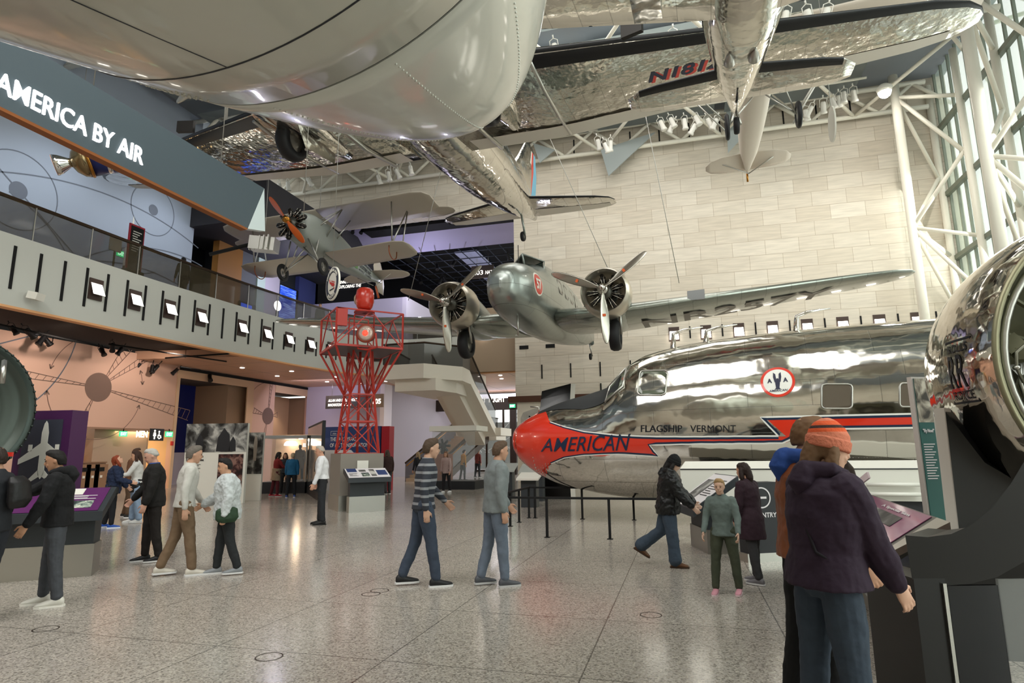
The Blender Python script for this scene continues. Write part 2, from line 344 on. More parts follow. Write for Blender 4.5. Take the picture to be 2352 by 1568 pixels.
t = thing('restroom_sign', 'black sign with white person and wheelchair pictogram beside MEN', 'sign', p)
MB().bb(XL+.01, XL+.05, p.y-.4, p.y+.4, p.z-.28, p.z+.28).build('sign_board', M_dark, t)
m = MB(); pictogram(m, (XL+.06, p.y, p.z), (0, 1, 0), .42); m.build('pictogram', MATS['lit white letters'], t)
p = onx(395, 1018, XL+.05); o = MB().box(p, (.08, .12, .2)).build('fire_alarm', M_red); tag(o, 'small red fire alarm box on the peach wall edge', 'fire alarm')
# waste sorting cabinet in the alcove
q = onx(172, 1112, XL+.1); qy1 = onx(232, 1112, XL+.1).y
t = thing('waste_cabinet', 'tan waste and recycling cabinet with round and slot openings', 'waste cabinet', (XL-.1, q.y, 0))
MB().bb(XL-.3, XL+.25, q.y, qy1, .02, 1.28).build('cabinet_body', mat('tan cabinet', '8c6b52', .5), t)
MB().bb(XL-.32, XL+.28, q.y-.03, qy1+.03, 1.28, 1.33).build('cabinet_top', MATS['tan cabinet'], t)
for k in range(3):
    yy = q.y+(qy1-q.y)*(k+.5)/3
    d = MB().bb(XL+.25, XL+.27, yy-.3, yy+.3, .08, 1.22).build('door', mat('tan door', '977458', .5), t)
    MB().box((XL+.28, yy, 1.02), (.02, .24, .16 if k != 1 else .1)).build('opening', M_black, d)
    MB().box((XL+.28, yy, .72), (.02, .1, .1)).build('label_plate', M_white, d)
# rotating compass-like beacon drawings on the peach wall
def ring(mb, c, u, v, r0, r1, a0=0, a1=2*math.pi, n=48, d=.012):
    c, u, v = Vector(c), Vector(u), Vector(v); nn = u.cross(v)*d; vs = []
    for k in range(n+1):
        a = a0+(a1-a0)*k/n
        for r in (r0, r1): vs.append(c+u*(r*math.cos(a))+v*(r*math.sin(a))+nn)
    mb.add(vs, [(2*k, 2*k+1, 2*k+3, 2*k+2) for k in range(n)])
def bar2(mb, a, b, u, v, o, w, d=.012):
    a, b = Vector(a), Vector(b); t = (b-a).normalized(); p = Vector((-t.y, t.x))*w/2; o, u, v = Vector(o), Vector(u), Vector(v); nn = u.cross(v)*d
    mb.add([o+u*q.x+v*q.y+nn for q in (a-p, b-p, b+p, a+p)], [(0, 1, 2, 3)])
def blade(mb, o, u, v, ang, r0, r1, w0, w1, lw, n):
    d = Vector((math.cos(ang), math.sin(ang))); p = Vector((-d.y, d.x))
    for s in (-1, 1): bar2(mb, d*r0+p*w0*s, d*r1+p*w1*s, u, v, o, lw)
    for k in range(n):
        f = (k+1)/n; r = r0+(r1-r0)*f; w = w0+(w1-w0)*f; f2 = f-.4/n; r2 = r0+(r1-r0)*f2; w2 = w0+(w1-w0)*f2
        bar2(mb, d*r2-p*w2, d*r+p*w, u, v, o, lw*.8)
M_draw = mat('brown line drawing', '7d665c', .8)
c = onx(226, 889, XL); o = (XL+.0, c.y, c.z); U, V = (0, 1, 0), (0, 0, 1); mb = MB()
ring(mb, o, U, V, 0, .62, d=.014)
for ang, r1 in ((3.08, 6), (1.0, 2.6), (.62, 4.2), (-.18, 5.2), (-1.95, 3.4)): blade(mb, o, U, V, ang, .6, r1, .03, .26, .03, int(r1*3))
for a0, a1 in ((1.1+.25, 2.9), (3.3, 4.15), (4.5, 6.0), (-.1+.25, .45)):
    ring(mb, o, U, V, 2.2, 2.23, a0, a1)
    for a, s in ((a0, 1), (a1, -1)):
        q = Vector((math.cos(a), math.sin(a)))*2.215; tt = Vector((-q.y, q.x)).normalized()*s; nq = q.normalized()
        for e in (-1, 1): bar2(mb, q, q+tt*.16+nq*.09*e, U, V, o, .05)
tag(mb.build('wall_drawing', M_draw), 'large brown line drawing of a rotating propeller on the peach wall', 'wall drawing')
c = onx(615, 955, XL); o = (XL+.0, c.y, c.z); mb = MB(); ring(mb, o, U, V, 0, .5, d=.014)
for ang, r1, n in ((1.5, 3.2, 12), (2.95, 1.35, 4), (.12, .9, 3), (-1.75, 2.4, 1)): blade(mb, o, U, V, ang, .5, r1, .04, .16, .035, n)
ring(mb, o, U, V, 2.0, 2.03, 1.75, 2.4); ring(mb, o, U, V, 2.0, 2.03, 1.05, 1.3)
tag(mb.build('wall_drawing', M_draw), 'narrow brown line drawing of a disc and ladder blade on the pillar', 'wall drawing')
# soffit and balcony
path = [(-18.9, -16), (-18.9, 18), (-18.75, 22), (-18.45, 26), (-17.95, 29.3), (-16.9, 31.3), (-15.2, 32.2), (-8.5, 32.3)]
def along(path, step=.5):
    out = []
    for (x0, y0), (x1, y1) in zip(path, path[1:]):
        n = max(1, int(math.hypot(x1-x0, y1-y0)/step)) if (x0, y0) != path[0] else 1
        out += [(x0+(x1-x0)*k/n, y0+(y1-y0)*k/n) for k in range(n)]
    return out+[path[-1]]
PP = along(path)
def wallstrip(pts, z0, z1, th):
    mb = MB(); vs = []
    for i, (x, y) in enumerate(pts):
        a = Vector(pts[max(i-1, 0)]); b = Vector(pts[min(i+1, len(pts)-1)]); t = (b-a).normalized(); n = Vector((t.y, -t.x))*-th
        vs += [(x, y, z0), (x, y, z1), (x+n.x, y+n.y, z1), (x+n.x, y+n.y, z0)]
    fs = []
    for i in range(len(pts)-1):
        for k in range(4): fs.append((i*4+k, i*4+(k+1) % 4, (i+1)*4+(k+1) % 4, (i+1)*4+k))
    fs += [(0, 1, 2, 3), tuple(len(vs)-4+k for k in (3, 2, 1, 0))]
    return mb.add(vs, fs)
struct('wall_balcony', wallstrip(PP, 5.97, 8.1, .3), M_grey).data.materials[0]
struct('trim_6', wallstrip([(x+.012, y-.012) for x, y in PP], 5.9, 5.97, .32), mat('peach edge', 'e5ab78', .6))
sof = MB(); pl = [(x-.3, y+.01) for x, y in PP]
# black open ceiling (front part) and tan panel soffit (rear part), cut along a slanting line
sof.prism([(-25, -16), (-19.1, -16), (-19.1, 22.8), (-25, 22.4)][::-1], (0, 0, 6.3), (1, 0, 0), (0, 1, 0), (0, 0, .4))
struct('ceiling_open', sof, M_black)
soff_poly = [(-24.1, 22.0)]+[(x-.28, y) for x, y in PP if y > 22.6 and x < -16.5]+[(-16.9, 31.6), (-15.2, 32.45), (-8.5, 32.5), (-8.5, 44), (-24.1, 44)]
struct('ceiling_soffit', MB().prism(soff_poly, (0, 0, 5.93), (1, 0, 0), (0, 1, 0), (0, 0, .42)), grid_mat('soffit panels', 'd2ab91', 'cba48a', '7a5c4c', 3.1, 3.1, .02, 0, 'XY', .45, 0, 0, .03))
struct('floor_upper', MB().prism([(-24.1, -16), (-19.2, -16)]+[(x-.29, y) for x, y in PP[1:-1]]+[(-8.5, 32.6), (-8.5, 36), (-24.1, 36)], (0, 0, 7.85), (1, 0, 0), (0, 1, 0), (0, 0, .2)), mat('upper floor', '6b6258', .5))
# soffit downlights
for i, (x, y) in enumerate([(-21.5, 26), (-22, 29.5), (-20, 28), (-19.2, 31), (-21, 33), (-17.5, 34), (-15, 34), (-12, 34), (-10, 33.6), (-10.4, 35.2), (-19.5, 34.4)]):
    o = MB().lathe([(.11, 5.905), (.11, 5.935)], (x, y, 0), n=12).build('downlight', M_lamp); tag(o, 'small round downlight set flush in the tan soffit', 'downlight', 'downlights in the soffit')
    if i < 7: spot('downlight_beam', (x, y, 5.85), (x, y, 0), 90, 120, (1, .78, .6))
# fascia slots and lamp boxes
def fpt(s):
    """point and unit tangent on the fascia at path position s = y while straight"""
    acc = 0
    for (x0, y0), (x1, y1) in zip(path, path[1:]):
        l = math.hypot(x1-x0, y1-y0)
        if acc+l >= s+16: f = (s+16-acc)/l; return Vector((x0+(x1-x0)*f, y0+(y1-y0)*f, 0)), Vector((x1-x0, y1-y0, 0)).normalized()
        acc += l
    return Vector((x1, y1, 0)), Vector((1, 0, 0))
s = 12.78; k = 0; boxes = {15.45, 17.0, 18.55, 20.1, 22.42, 23.98, 25.5, 27.05, 28.6, 30.2, 31.8}
proto = protos = None
while s < 33.2:
    p, t = fpt(s); a = math.atan2(t.y, t.x)
    zc, hh = (7.12, 1.32) if s < 25 else (6.95, .75)
    o = MB().box(p+Vector((.012, 0, zc)), (.1, .07, hh), (0, 0, a-0)).build('fascia_slot', M_black) if False else MB().box(p+Vector((0, 0, zc)), (.085, .05, hh), (0, 0, a)).build('fascia_slot', M_black)
    tag(o, 'narrow black vertical slot in the grey balcony front', 'wall slot', 'slots in the grey balcony front'); s += .775
for s in sorted(boxes):
    p, t = fpt(s); a = math.atan2(t.y, t.x)
    if proto is None:
        proto = thing('balcony_light', 'lit lamp in a dark rectangular recess of the grey balcony front', 'wall light', p+Vector((0, 0, 7.12)), group='lamps in the grey balcony front', rot=(0, 0, a))
        MB().box((0, -.02, 0), (.5, .06, .72)).build('recess', MATS['recess brown'], proto, world=False)
        MB().add([(-.2, -.05, .2), (.2, -.05, .2), (.22, -.22, -.2), (-.22, -.22, -.2)], [(3, 2, 1, 0)]).build('lamp_face', M_lamp, proto, world=False)
        MB().add([(-.2, -.05, .2), (.2, -.05, .2), (.22, -.21, -.21), (-.22, -.21, -.21)], [(0, 1, 2, 3)]).build('lamp_back', M_dark, proto, world=False)
    else: dup(proto, TR(p+Vector((0, 0, 7.12)), (0, 0, a)))
# glass balustrade on the balcony
gp = [(x-.12, y) for x, y in PP if y > -2]
t = thing('balustrade', 'long smoked glass balustrade with bronze handrail along the upper balcony', 'railing', (-19, 12, 8.1))
wallstrip([(-19.02, -2)]+gp, 8.1, 9.2, .02).build('glass_panel', M_glass, t)
wallstrip([(-18.99, -2)]+[(x+.02, y) for x, y in gp], 9.2, 9.29, .09).build('handrail', M_bronze, t)
for s in [9.5+1.9*k for k in range(17)]:
    p, tt = fpt(s); MB().box(p+Vector((-.1, 0, 8.65)), (.03, .03, 1.1)).build('post', M_steel, t)
# upper level walls
def up(px): return atx(px, 560, XL).y
U0 = up(443)
struct('wall_upper', MB().bb(XL-.4, XL, -16, U0, 8.0, 19.3), M_bluegrey)
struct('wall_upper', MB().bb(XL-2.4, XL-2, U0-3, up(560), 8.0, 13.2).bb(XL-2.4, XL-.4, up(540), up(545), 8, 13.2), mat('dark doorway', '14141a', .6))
struct('wall_upper', MB().bb(XL-.4, XL-.0, up(504), up(560), 8.0, 13.2), M_ochre)
struct('wall_upper', MB().bb(XL-.4, XL-.0, up(560), up(594), 8.0, 13.2), mat('slate wall', '565a61', .6))
struct('wall_upper', MB().bb(XL-.4, XL+.1, up(594), up(612), 8.0, 13.2), mat('pale aqua wall', 'b9cdc9', .6))
struct('wall_upper', MB().bb(XL-.4, XL-.0, up(612), up(648), 8.0, 13.2), M_lilac)
struct('wall_upper', MB().bb(XL-.4, XL-.0, up(692), up(735), 8.0, 13.2), mat('indigo wall', '3b437c', .6))
struct('wall_upper', MB().bb(XL-.4, XL-.0, up(735), 35.8, 8.0, 13.2), M_lilac)
struct('wall_upper', MB().bb(-24, -17.2, 35.4, 35.8, 8.0, 11.6), M_lilac)
struct('wall_upper', MB().bb(-17.2, -16.9, 35.4, 45, 8.0, 11.6), mat('pale lilac', 'd9d2df', .7))
struct('ceiling_upper', MB().bb(-26.5, -19.5, U0-.3, 36, 13.2, 15.3), mat('dark bulkhead', '2c2b30', .7))
# blue star-trail screen
mm = mat('star trail screen', '2350c8', .4, emit=1.0); nt = mm.node_tree; b = nt.nodes['Principled BSDF']
tc = nt.nodes.new('ShaderNodeTexCoord'); mp = nt.nodes.new('ShaderNodeMapping'); mp.inputs['Rotation'].default_value = (.45, 0, 0); mp.inputs['Scale'].default_value = (1, .5, 9)
no = nt.nodes.new('ShaderNodeTexNoise'); no.inputs['Scale'].default_value = 2.2; no.inputs['Detail'].default_value = 3; rp = nt.nodes.new('ShaderNodeValToRGB')
rp.color_ramp.elements[0].position = .5; rp.color_ramp.elements[0].color = lin('1a3fb0'); rp.color_ramp.elements[1].position = .68; rp.color_ramp.elements[1].color = lin('8fb4ff')
for a, c_ in ((tc.outputs['Object'], mp.inputs[0]), (mp.outputs[0], no.inputs[0]), (no.outputs['Fac'], rp.inputs[0]), (rp.outputs[0], b.inputs['Emission Color']), (rp.outputs[0], b.inputs['Base Color'])): nt.links.new(a, c_)
t = thing('video_screen', 'tall blue screen with white star trails beyond the upper balcony', 'screen', (XL, up(670), 8.05))
MB().bb(XL-.3, XL-.02, up(648), up(692), 8.05, 12.2).build('frame', M_black, t)
MB().bb(XL-.02, XL+.02, up(650), up(686), 8.1, 12.1).build('display', mm, t)
t = thing('video_screen', 'small plain blue glowing screen by the ochre wall upstairs', 'screen', (XL+.1, up(575), 8.05))
MB().bb(XL+.02, XL+.12, up(557), up(592), 8.05, 10.2).build('frame', M_black, t)
MB().bb(XL+.12, XL+.14, up(559), up(584), 8.15, 10.1).build('display', mat('plain blue screen', '2f5fe6', .4, emit=.9), t)
struct('wall_upper', MB().bb(XL-.4, XL-.3, up(560), up(735), 8.0, 13.2), M_dark)
# orbit drawings on the blue-grey wall
M_orb = mat('grey line drawing', '6d737f', .8)
mb = MB(); c = onx(352, 482, XL); o = (XL, c.y, c.z); ring(mb, o, U, V, 0, .26, d=.014); ring(mb, o, U, V, 1.22, 1.26)
c2 = onx(42, 437, XL); o2 = (XL, c2.y, c2.z); ring(mb, o2, U, V, 0, .34, d=.014); ring(mb, o2, U, V, 1.5, 1.54)
for (cx, cy, r, a0, a1) in ((20.5, -1.5, 14.5, 1.25, 2.2), (24, 3.0, 8.5, 1.4, 2.6), (22, 1, 9.2, 1.3, 2.4), (14.5, 7, 4.6, -.9, 1.3)):
    ring(mb, (XL, cx, cy), U, V, r-.025, r+.025, a0, a1)
bar2(mb, (-5, 3.6), (5, -3.6), U, V, o2, .05); bar2(mb, (0, -4), (6.5, -1.4), U, V, o2, .05); bar2(mb, (0, -6), (6.5, -3.0), U, V, o2, .05)
tag(mb.build('wall_drawing', M_orb), 'grey line drawing of planets and orbits on the blue-grey upper wall', 'wall drawing')
def low_sign(px0, px1, y0, txt, pic):
    a, b_ = atx(px0, y0, XL+1.5), atx(px1, y0, XL+1.5); t = thing('washroom_sign', pic, 'sign', (XL+1.5, a.y, 8.1))
    MB().bb(XL+1.3, XL+1.5, a.y-1.2, b_.y+1.6, 8.05, 9.0).build('sign_wall', mat('olive screen wall', '6c6852', .6), t)
    MB().bb(XL+1.5, XL+1.53, b_.y+.25, b_.y+1.2, 8.35, 8.95).build('sign_board', M_dark, t)
    m = MB(); put_text(m, txt, (XL+1.51, a.y, 8.5), (0, 1, 0), (0, 0, 1), .3, b_.y-a.y, .02); m.build('lettering', MATS['lit white letters'], t)
    m = MB(); pictogram(m, (XL+1.54, b_.y+.7, 8.65), (0, 1, 0), .36); m.build('pictogram', MATS['lit white letters'], t)
low_sign(46, 102, 525, 'WOMEN', 'WOMEN washroom sign behind the balcony glass'); low_sign(350, 374, 620, 'MEN', 'MEN washroom sign behind the balcony glass')
glow('sign_glow', (XL+1.9, 15.0, 8.3), 14, (1, .6, .2)); glow('sign_glow', (XL+1.9, 20.6, 8.3), 10, (1, .6, .2))
p = atx(277, 583, XL); exit_sign(p, (0, 1, 0), .42, 'green EXIT sign upstairs behind the balcony glass')
p = atx(637, 702, -19.3); t = thing('round_lamp', 'round glowing white lamp disc on a post at the balcony rail', 'lamp', p); MB().lathe([(.0, -.02), (.24, -.02), (.26, .04), (.0, .06)], p, 'X', 20).build('lamp_face', M_lamp, t); MB().beam((p.x-.03, p.y, 8.05), (p.x-.03, p.y, p.z), .04).build('post', M_bronze, t)
# small rocket model and red information panel upstairs
p = atx(301, 560, -22.4); t = thing('rocket_model', 'white and black model rocket standing upstairs', 'model rocket', (p.x, p.y, 8.05))
MB().lathe([(.22, 8.3), (.22, 10.3), (.15, 10.35), (.15, 11.0), (.05, 11.2), (.03, 11.6), (0, 11.8)], (p.x, p.y, 0), n=16).build('rocket_body', M_white, t)
MB().lathe([(.225, 9.0), (.225, 9.5)], (p.x, p.y, 0), n=16, cap=False).lathe([(.155, 10.5), (.155, 10.7)], (p.x, p.y, 0), n=16, cap=False).build('black_band', M_black, t)
MB().box((p.x, p.y, 8.2), (.9, 1.0, .3)).build('plinth', M_dark, t)
p2 = atx(308, 545, -21.2); t = thing('info_panel', 'black panel with red border and white text upstairs by the rocket', 'information panel', (p2.x, p2.y, 8.05))
MB().box((p2.x, p2.y+.1, 9.9), (.06, .72, 2.0)).build('board', mat('crimson border', 'a3142c', .5), t)
m = MB(); m.box((p2.x+.035, p2.y+.1, 9.9), (.02, .6, 1.85)); m.build('text_field', M_black, t)
m = MB()
for k in range(9): m.box((p2.x+.05, p2.y+.1-.05*(k % 3), 10.6-k*.1), (.01, .4-.08*(k % 3), .035))
m.build('text_lines', M_white, t)
MB().box((p2.x, p2.y+.1, 8.5), (.3, .8, .95)).build('stand', M_black, t)
p = atx(268, 535, -20.6); t = thing('stand_sign', 'small beige sign on a post at the balcony rail', 'sign', (p.x, p.y, 8.05))
MB().box((p.x, p.y, 9.55), (.05, .5, .5)).build('sign_board', mat('beige board', 'a99f90', .6), t); MB().beam((p.x, p.y, 8.05), (p.x, p.y, 9.3), .05).build('post', M_bronze, t)
# -------- far end: lilac wall, stair hall, entrance glazing, black gridded hall above
struct('wall_far', MB().bb(-24, -18.6, 35.4, 35.8, 0, 6), M_lilac)
struct('wall_far', MB().bb(-18.6, -18.3, 35.4, 46, 0, 6), mat('white lilac', 'e4dfe6', .7))
struct('wall_far', MB().add([(-18.6, 35.4, 0), (-15.6, 46, 0), (-15.6, 46, 6), (-18.6, 35.4, 6)], [(0, 1, 2, 3), (3, 2, 1, 0)]), MATS['white lilac'])
XE0, XE1 = -16.2, -8.0
struct('wall_far', MB().bb(-20, -7, 46, 46.3, 6.2, 12), mat('dark lintel', '2a1d17', .6))
struct('trim_7', MB().bb(-18.5, -8.5, 40.9, 41.2, 4.45, 5.25), mat('dark lintel', '2a1d17', .6))
mb = MB(); p0 = aty(1103, 924, 40.85); p1 = aty(1160, 924, 40.85); put_text(mb, 'EARLY  FLIGHT', (p0.x-.6, 40.85, p0.z-.02), (1, 0, 0), (0, 0, 1), .38, p1.x-p0.x+.6, .03)
tag(mb.build('wall_lettering', MATS['lit white letters']), 'white lit EARLY FLIGHT lettering on the dark header over the far entrance', 'lettering')
struct('trim_8', MB().bb(-18, -8.5, 42.3, 42.6, 5.35, 5.7), mat('bright soffit light', 'f4f0ff', .5, emit=2.5))
struct('window_1', MB().bb(XE0, XE1, 46, 46.05, 0, 6.2), mat('clear window glass', 'eef6f4', .03, alpha=.12))
t = thing('entrance_frame', 'dark bronze mullions of the far glazed entrance', 'window frame', (-12, 46, 0))
for x in [XE0+1.37*k for k in range(7)]: MB().bb(x-.06, x+.06, 45.9, 46.1, 0, 6.2).build('mullion', M_bronze, t)
for z in (.1, 3.1, 6.1): MB().bb(XE0, XE1, 45.88, 46.12, z-.06, z+.06).build('transom', M_bronze, t)
mb = MB(); rr = random.Random(3)
for i in range(30):
    a = rr.uniform(-17, -6); b = a+rr.choice((-1, 1))*rr.uniform(1, 3.2); z0 = rr.choice((0.2, 1.5, 3)); mb.beam((a, 48, z0), (b, 48, z0+rr.uniform(1.5, 3)), .06)
mb.bb(-20, -3, 47.95, 48.05, 0, .2); tag(mb.build('lattice_screen', mat('outdoor lattice', 'f2f2f0', .5)), 'white criss-cross lattice screen outside the far entrance', 'screen')
struct('wall_outside', MB().bb(-22, -2, 56, 56.3, 0, 4.3), mat('outdoor grey', '9aa09c', .8))
# upper black hall with lighting grid
struct('ceiling_grid', MB().bb(-18.6, -7.5, 32.5, 52, 15.2, 15.4), mat('void black', '08080b', .8))
struct('wall_upper_far', MB().bb(-28, -4, 52, 52.3, 6, 20).bb(-28, -27.7, 30, 52, 6, 20).bb(-28, -8, 32.3, 52.3, 19.8, 20), mat('far dim wall', '1b1a22', .8))
struct('ceiling_band', MB().prism([(35.0, 14.4), (31.6, 16.4), (31.6, 16.6), (35.0, 14.6)], (-24, 0, 0), (0, 1, 0), (0, 0, 1), (15.5, 0, 0)), mat('lilac ceiling band', 'b9b3d6', .6))
tg = thing('lighting_grid', 'black pipe lighting grid hanging over the upper far gallery', 'lighting grid', (-13, 42, 14.2))
for x in [-18.4+.9*k for k in range(12)]: MB().tube([(x, 34.5, 14.2), (x, 51.5, 14.2)], .03, 6).build('grid_pipe', mat('grid pipe', '3c4250', .4, .5), tg)
for y in [35+1.3*k for k in range(13)]: MB().tube([(-18.4, y, 14.12), (-8, y, 14.12)], .03, 6).build('grid_pipe', MATS['grid pipe'], tg)
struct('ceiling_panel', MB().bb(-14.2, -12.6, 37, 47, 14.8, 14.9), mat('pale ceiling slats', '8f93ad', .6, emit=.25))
glow('gallery_glow', (-12, 38, 11.5), 120, (.8, .8, 1)); glow('gallery_glow', (-15.5, 34, 12.0), 160, (.8, .78, 1)); glow('gallery_glow', (-21.5, 30, 11.5), 160, (.85, .82, 1))
area('stairhall_light', (-13, 38, 5.8), (-13, 38, 0), 5, 4, 180, (.95, .95, 1))
area('lilac_wash', (-21, 31.5, 5.6), (-21.5, 35.4, 2), 3, 1, 70, (.85, .8, 1))
for y_ in (11.5, 16.5, 21): spot('peach_wash', (-20.6, y_, 6.1), (-24, y_+.8, 3.6), 420, 110, (1, .82, .7), 1)
for y_ in (12, 17, 22): spot('upper_wash', (-20.0, y_, 14.5), (-24, y_+.5, 10.5), 420, 100, (.85, .92, 1), 1)
for q_ in ((-18.6, 13), (-18.6, 17), (-18.6, 21), (-17.8, 26)): spot('exhibit_wash', (q_[0]+.1, q_[1], 5.7), (q_[0]+5, q_[1]+1, 0), 170, 110, (1, .86, .74), 1)
# hanging gallery signs
def hang_sign(name, pa, pb, Y, z0, z1, label, txts, board, side=None):
    a, b = aty(pa, 920, Y), aty(pb, 920, Y); t = thing(name, label, 'hanging sign', ((a.x+b.x)/2, Y, z0))
    MB().bb(a.x, b.x, Y, Y+.12, z0, z1).build('sign_board', board, t)
    for x in (a.x+.4, b.x-.4): MB().tube([(x, Y+.06, z1), (x, Y+.06, z1+1.15)], .012, 6).build('hanger', M_steel, t)
    for (s, x0, zz, h, w) in txts:
        m = MB(); put_text(m, s, (a.x+x0, Y-.002, zz), (1, 0, 0), (0, 0, 1), h, w, .01, shear=.2 if h < .3 else 0); m.build('lettering', MATS['lit white letters'], t)
    return t, a, b
z0 = aty(800, 937, 33.5).z; z1 = aty(800, 907, 33.5).z; sc_ = 33.5/1395*1.02
t, a, b = hang_sign('gallery_sign', 748, 852, 33.5, z0, z1, 'dark hanging sign reading ALLAN AND SHELLEY HOLT INNOVATIONS GALLERY behind the red tower', [('ALLAN AND SHELLEY HOLT', .18, z0+.42, .17, 2.0), ('INNOVATIONS GALLERY', .18, z0+.14, .17, 1.65)], mat('sign brown', '2b2218', .5))
a2, b2 = aty(852, 920, 33.5), aty(880, 920, 33.5)
MB().bb(a2.x, b2.x, 33.5, 33.62, z0, z1).build('number_board', mat('sign tan', '8a7355', .5), t)
m = MB(); put_text(m, '105', (a2.x+.14, 33.49, z0+.2), (1, 0, 0), (0, 0, 1), .32, b2.x-a2.x-.28, .03); m.build('lettering', MATS['lit white letters'], t)
z0 = aty(800, 667, 35.2).z; z1 = aty(800, 637, 35.2).z
t, a, b = hang_sign('gallery_sign', 762, 838, 35.0, z0, z1, 'black hanging sign reading KENNETH C. GRIFFIN EXPLORING THE PLANETS above the tower', [('KENNETH C. GRIFFIN', .15, z0+.45, .2, 1.7), ('EXPLORING THE', .15, z0+.12, .22, 1.7)], M_black)
z0 = aty(1080, 640, 38).z; z1 = aty(1080, 612, 38).z
t, a, b = hang_sign('gallery_sign', 1082, 1135, 38, z0, z1, 'brown hanging sign reading 203 NATION partly behind the plane nose', [('203', .1, z0+.22, .32, .75), ('NATION', 1.0, z0+.22, .26, .95)], mat('sign taupe', '4b4038', .5))
# -------- stair
M_stair = mat('warm white plaster', 'e4ded1', .6)
T, B = aty(1076, 850, 30.5), aty(1140, 982, 34.5)
st = thing('staircase', 'white switchback staircase with dark glass rails beside the stone wall', 'staircase', (-12, 32, 0))
w = Vector((-2.35, 0, 0)); th = Vector((0, 0, -.5))
mb = MB(); mb.add([T, T+w, B+w, B, T+th, T+w+th, B+w+th, B+th], [(0, 1, 2, 3), (7, 6, 5, 4), (0, 3, 7, 4), (2, 1, 5, 6), (0, 4, 5, 1), (3, 2, 6, 7)])
mb.build('upper_flight', M_stair, st, fix=True)
mb = MB()
d0 = Vector((-.7, 0, -.5)); mb.add([T+d0, T+d0+w*.45, B+d0+w*.45, B+d0, T+d0+th, T+d0+w*.45+th, B+d0+w*.45+th, B+d0+th], [(0, 1, 2, 3), (7, 6, 5, 4), (0, 3, 7, 4), (2, 1, 5, 6), (0, 4, 5, 1), (3, 2, 6, 7)])
mb.build('flight_beam', M_stair, st, fix=True)
MB().bb(B.x-2.5, B.x+.3, B.y-.1, B.y+2.2, B.z-.45, B.z).build('mid_landing', M_stair, st)
zt = T.z; hexa = [atz(px, py, zt) for px, py in ((880, 839), (973, 834), (1062, 842), (1078, 850))]
hx = [(p.x, p.y) for p in hexa]+[(hexa[-1].x, 33.4), (hexa[0].x-1.2, 33.4)]
MB().prism(hx, (0, 0, zt-.72), (1, 0, 0), (0, 1, 0), (0, 0, .72)).build('top_landing', M_stair, st, fix=True)
hy = [(p[0]+.5, p[1]+.35) for p in hx[:2]]+[(hx[2][0]-.45, hx[2][1]+.35), (hx[3][0]-.6, 32.8), (hx[0][0]+.5, 32.8)]
MB().prism(hy, (0, 0, zt-1.3), (1, 0, 0), (0, 1, 0), (0, 0, .6)).build('landing_beam', M_stair, st, fix=True)
def rail(pts, h, nm='rail_glass', cap=True):
    mb = MB(); vs = []
    for p in pts: vs += [Vector(p), Vector(p)+Vector((0, 0, h))]
    mb.add(vs, [(2*i, 2*i+2, 2*i+3, 2*i+1) for i in range(len(pts)-1)]); g = mb.build(nm, mat('dark rail glass', '2b2620', .08, alpha=.8), st)
    MB().tube([Vector(p)+Vector((0, 0, h)) for p in pts], .05, 6).build('handrail', M_bronze, st)
rail([Vector((hx[0][0]-.9, 32.5, zt)), *[Vector((p[0], p[1]+.04, zt)) for p in hx[:4]], B+Vector((-.05, 0, 0))], 1.05)
rail([T+w+Vector((.1, .3, 0)), B+w+Vector((.1, 0, 0))], 1.0)
# lower flight
L0, L1 = atz(925, 1068, .0), aty(985, 985, 37.5); L0 = Vector((-13.9, 31.5, 0)); L1 = Vector((-12.9, 37.3, 2.75))
n = 16; mb = MB()
for k in range(n):
    f = k/n; p = L0.lerp(L1, f); q = L0.lerp(L1, (k+1)/n); mb.bb(p.x-.95, p.x+.95, p.y, q.y+.05, max(0, q.z-.34), q.z)
mb.build('lower_steps', mat('tan stair treads', 'b39c84', .7), st)
MB().bb(-14.2, -11.4, 37.3, 39.5, 2.3, 2.75).build('lower_landing', M_stair, st)
for dx in (-1.0, 1.0):
    a_, b_ = L0+Vector((dx, 0, 0)), L1+Vector((dx, 0, 0)); rail([a_, b_, b_+Vector((0, 2, 0))], 1.0)
    MB().tube([a_+Vector((.08, 0, .85)), b_+Vector((.08, 0, .85))], .03, 6).build('brass_rail', mat('brass', 'b07a34', .3, 1), st)
    MB().prism([(0, 0), (5.8, 2.6), (5.8, 2.2), (.9, 0)], a_, (0.17, .985, 0), (0, 0, 1), (.06, 0, 0)).build('stringer', M_bronze, st)
# reflecting info boards seen upstairs by the landing
struct('wall_upper_far', MB().bb(-18, -8.6, 36.5, 36.8, 8.0, 10.0), M_dark)
# tan upper wall piece beside the stone
struct('wall_balcony', MB().bb(-11.3, -8.5, 32.05, 32.3, 5.97, 9.6), mat('tan plaster', 'a48f78', .6))
tt = wallbox(-10.6, 8.2, 32.05); tt['label'] = 'lit lamp in a dark recess of the tan wall left of the stone wall'; tt['group'] = ''
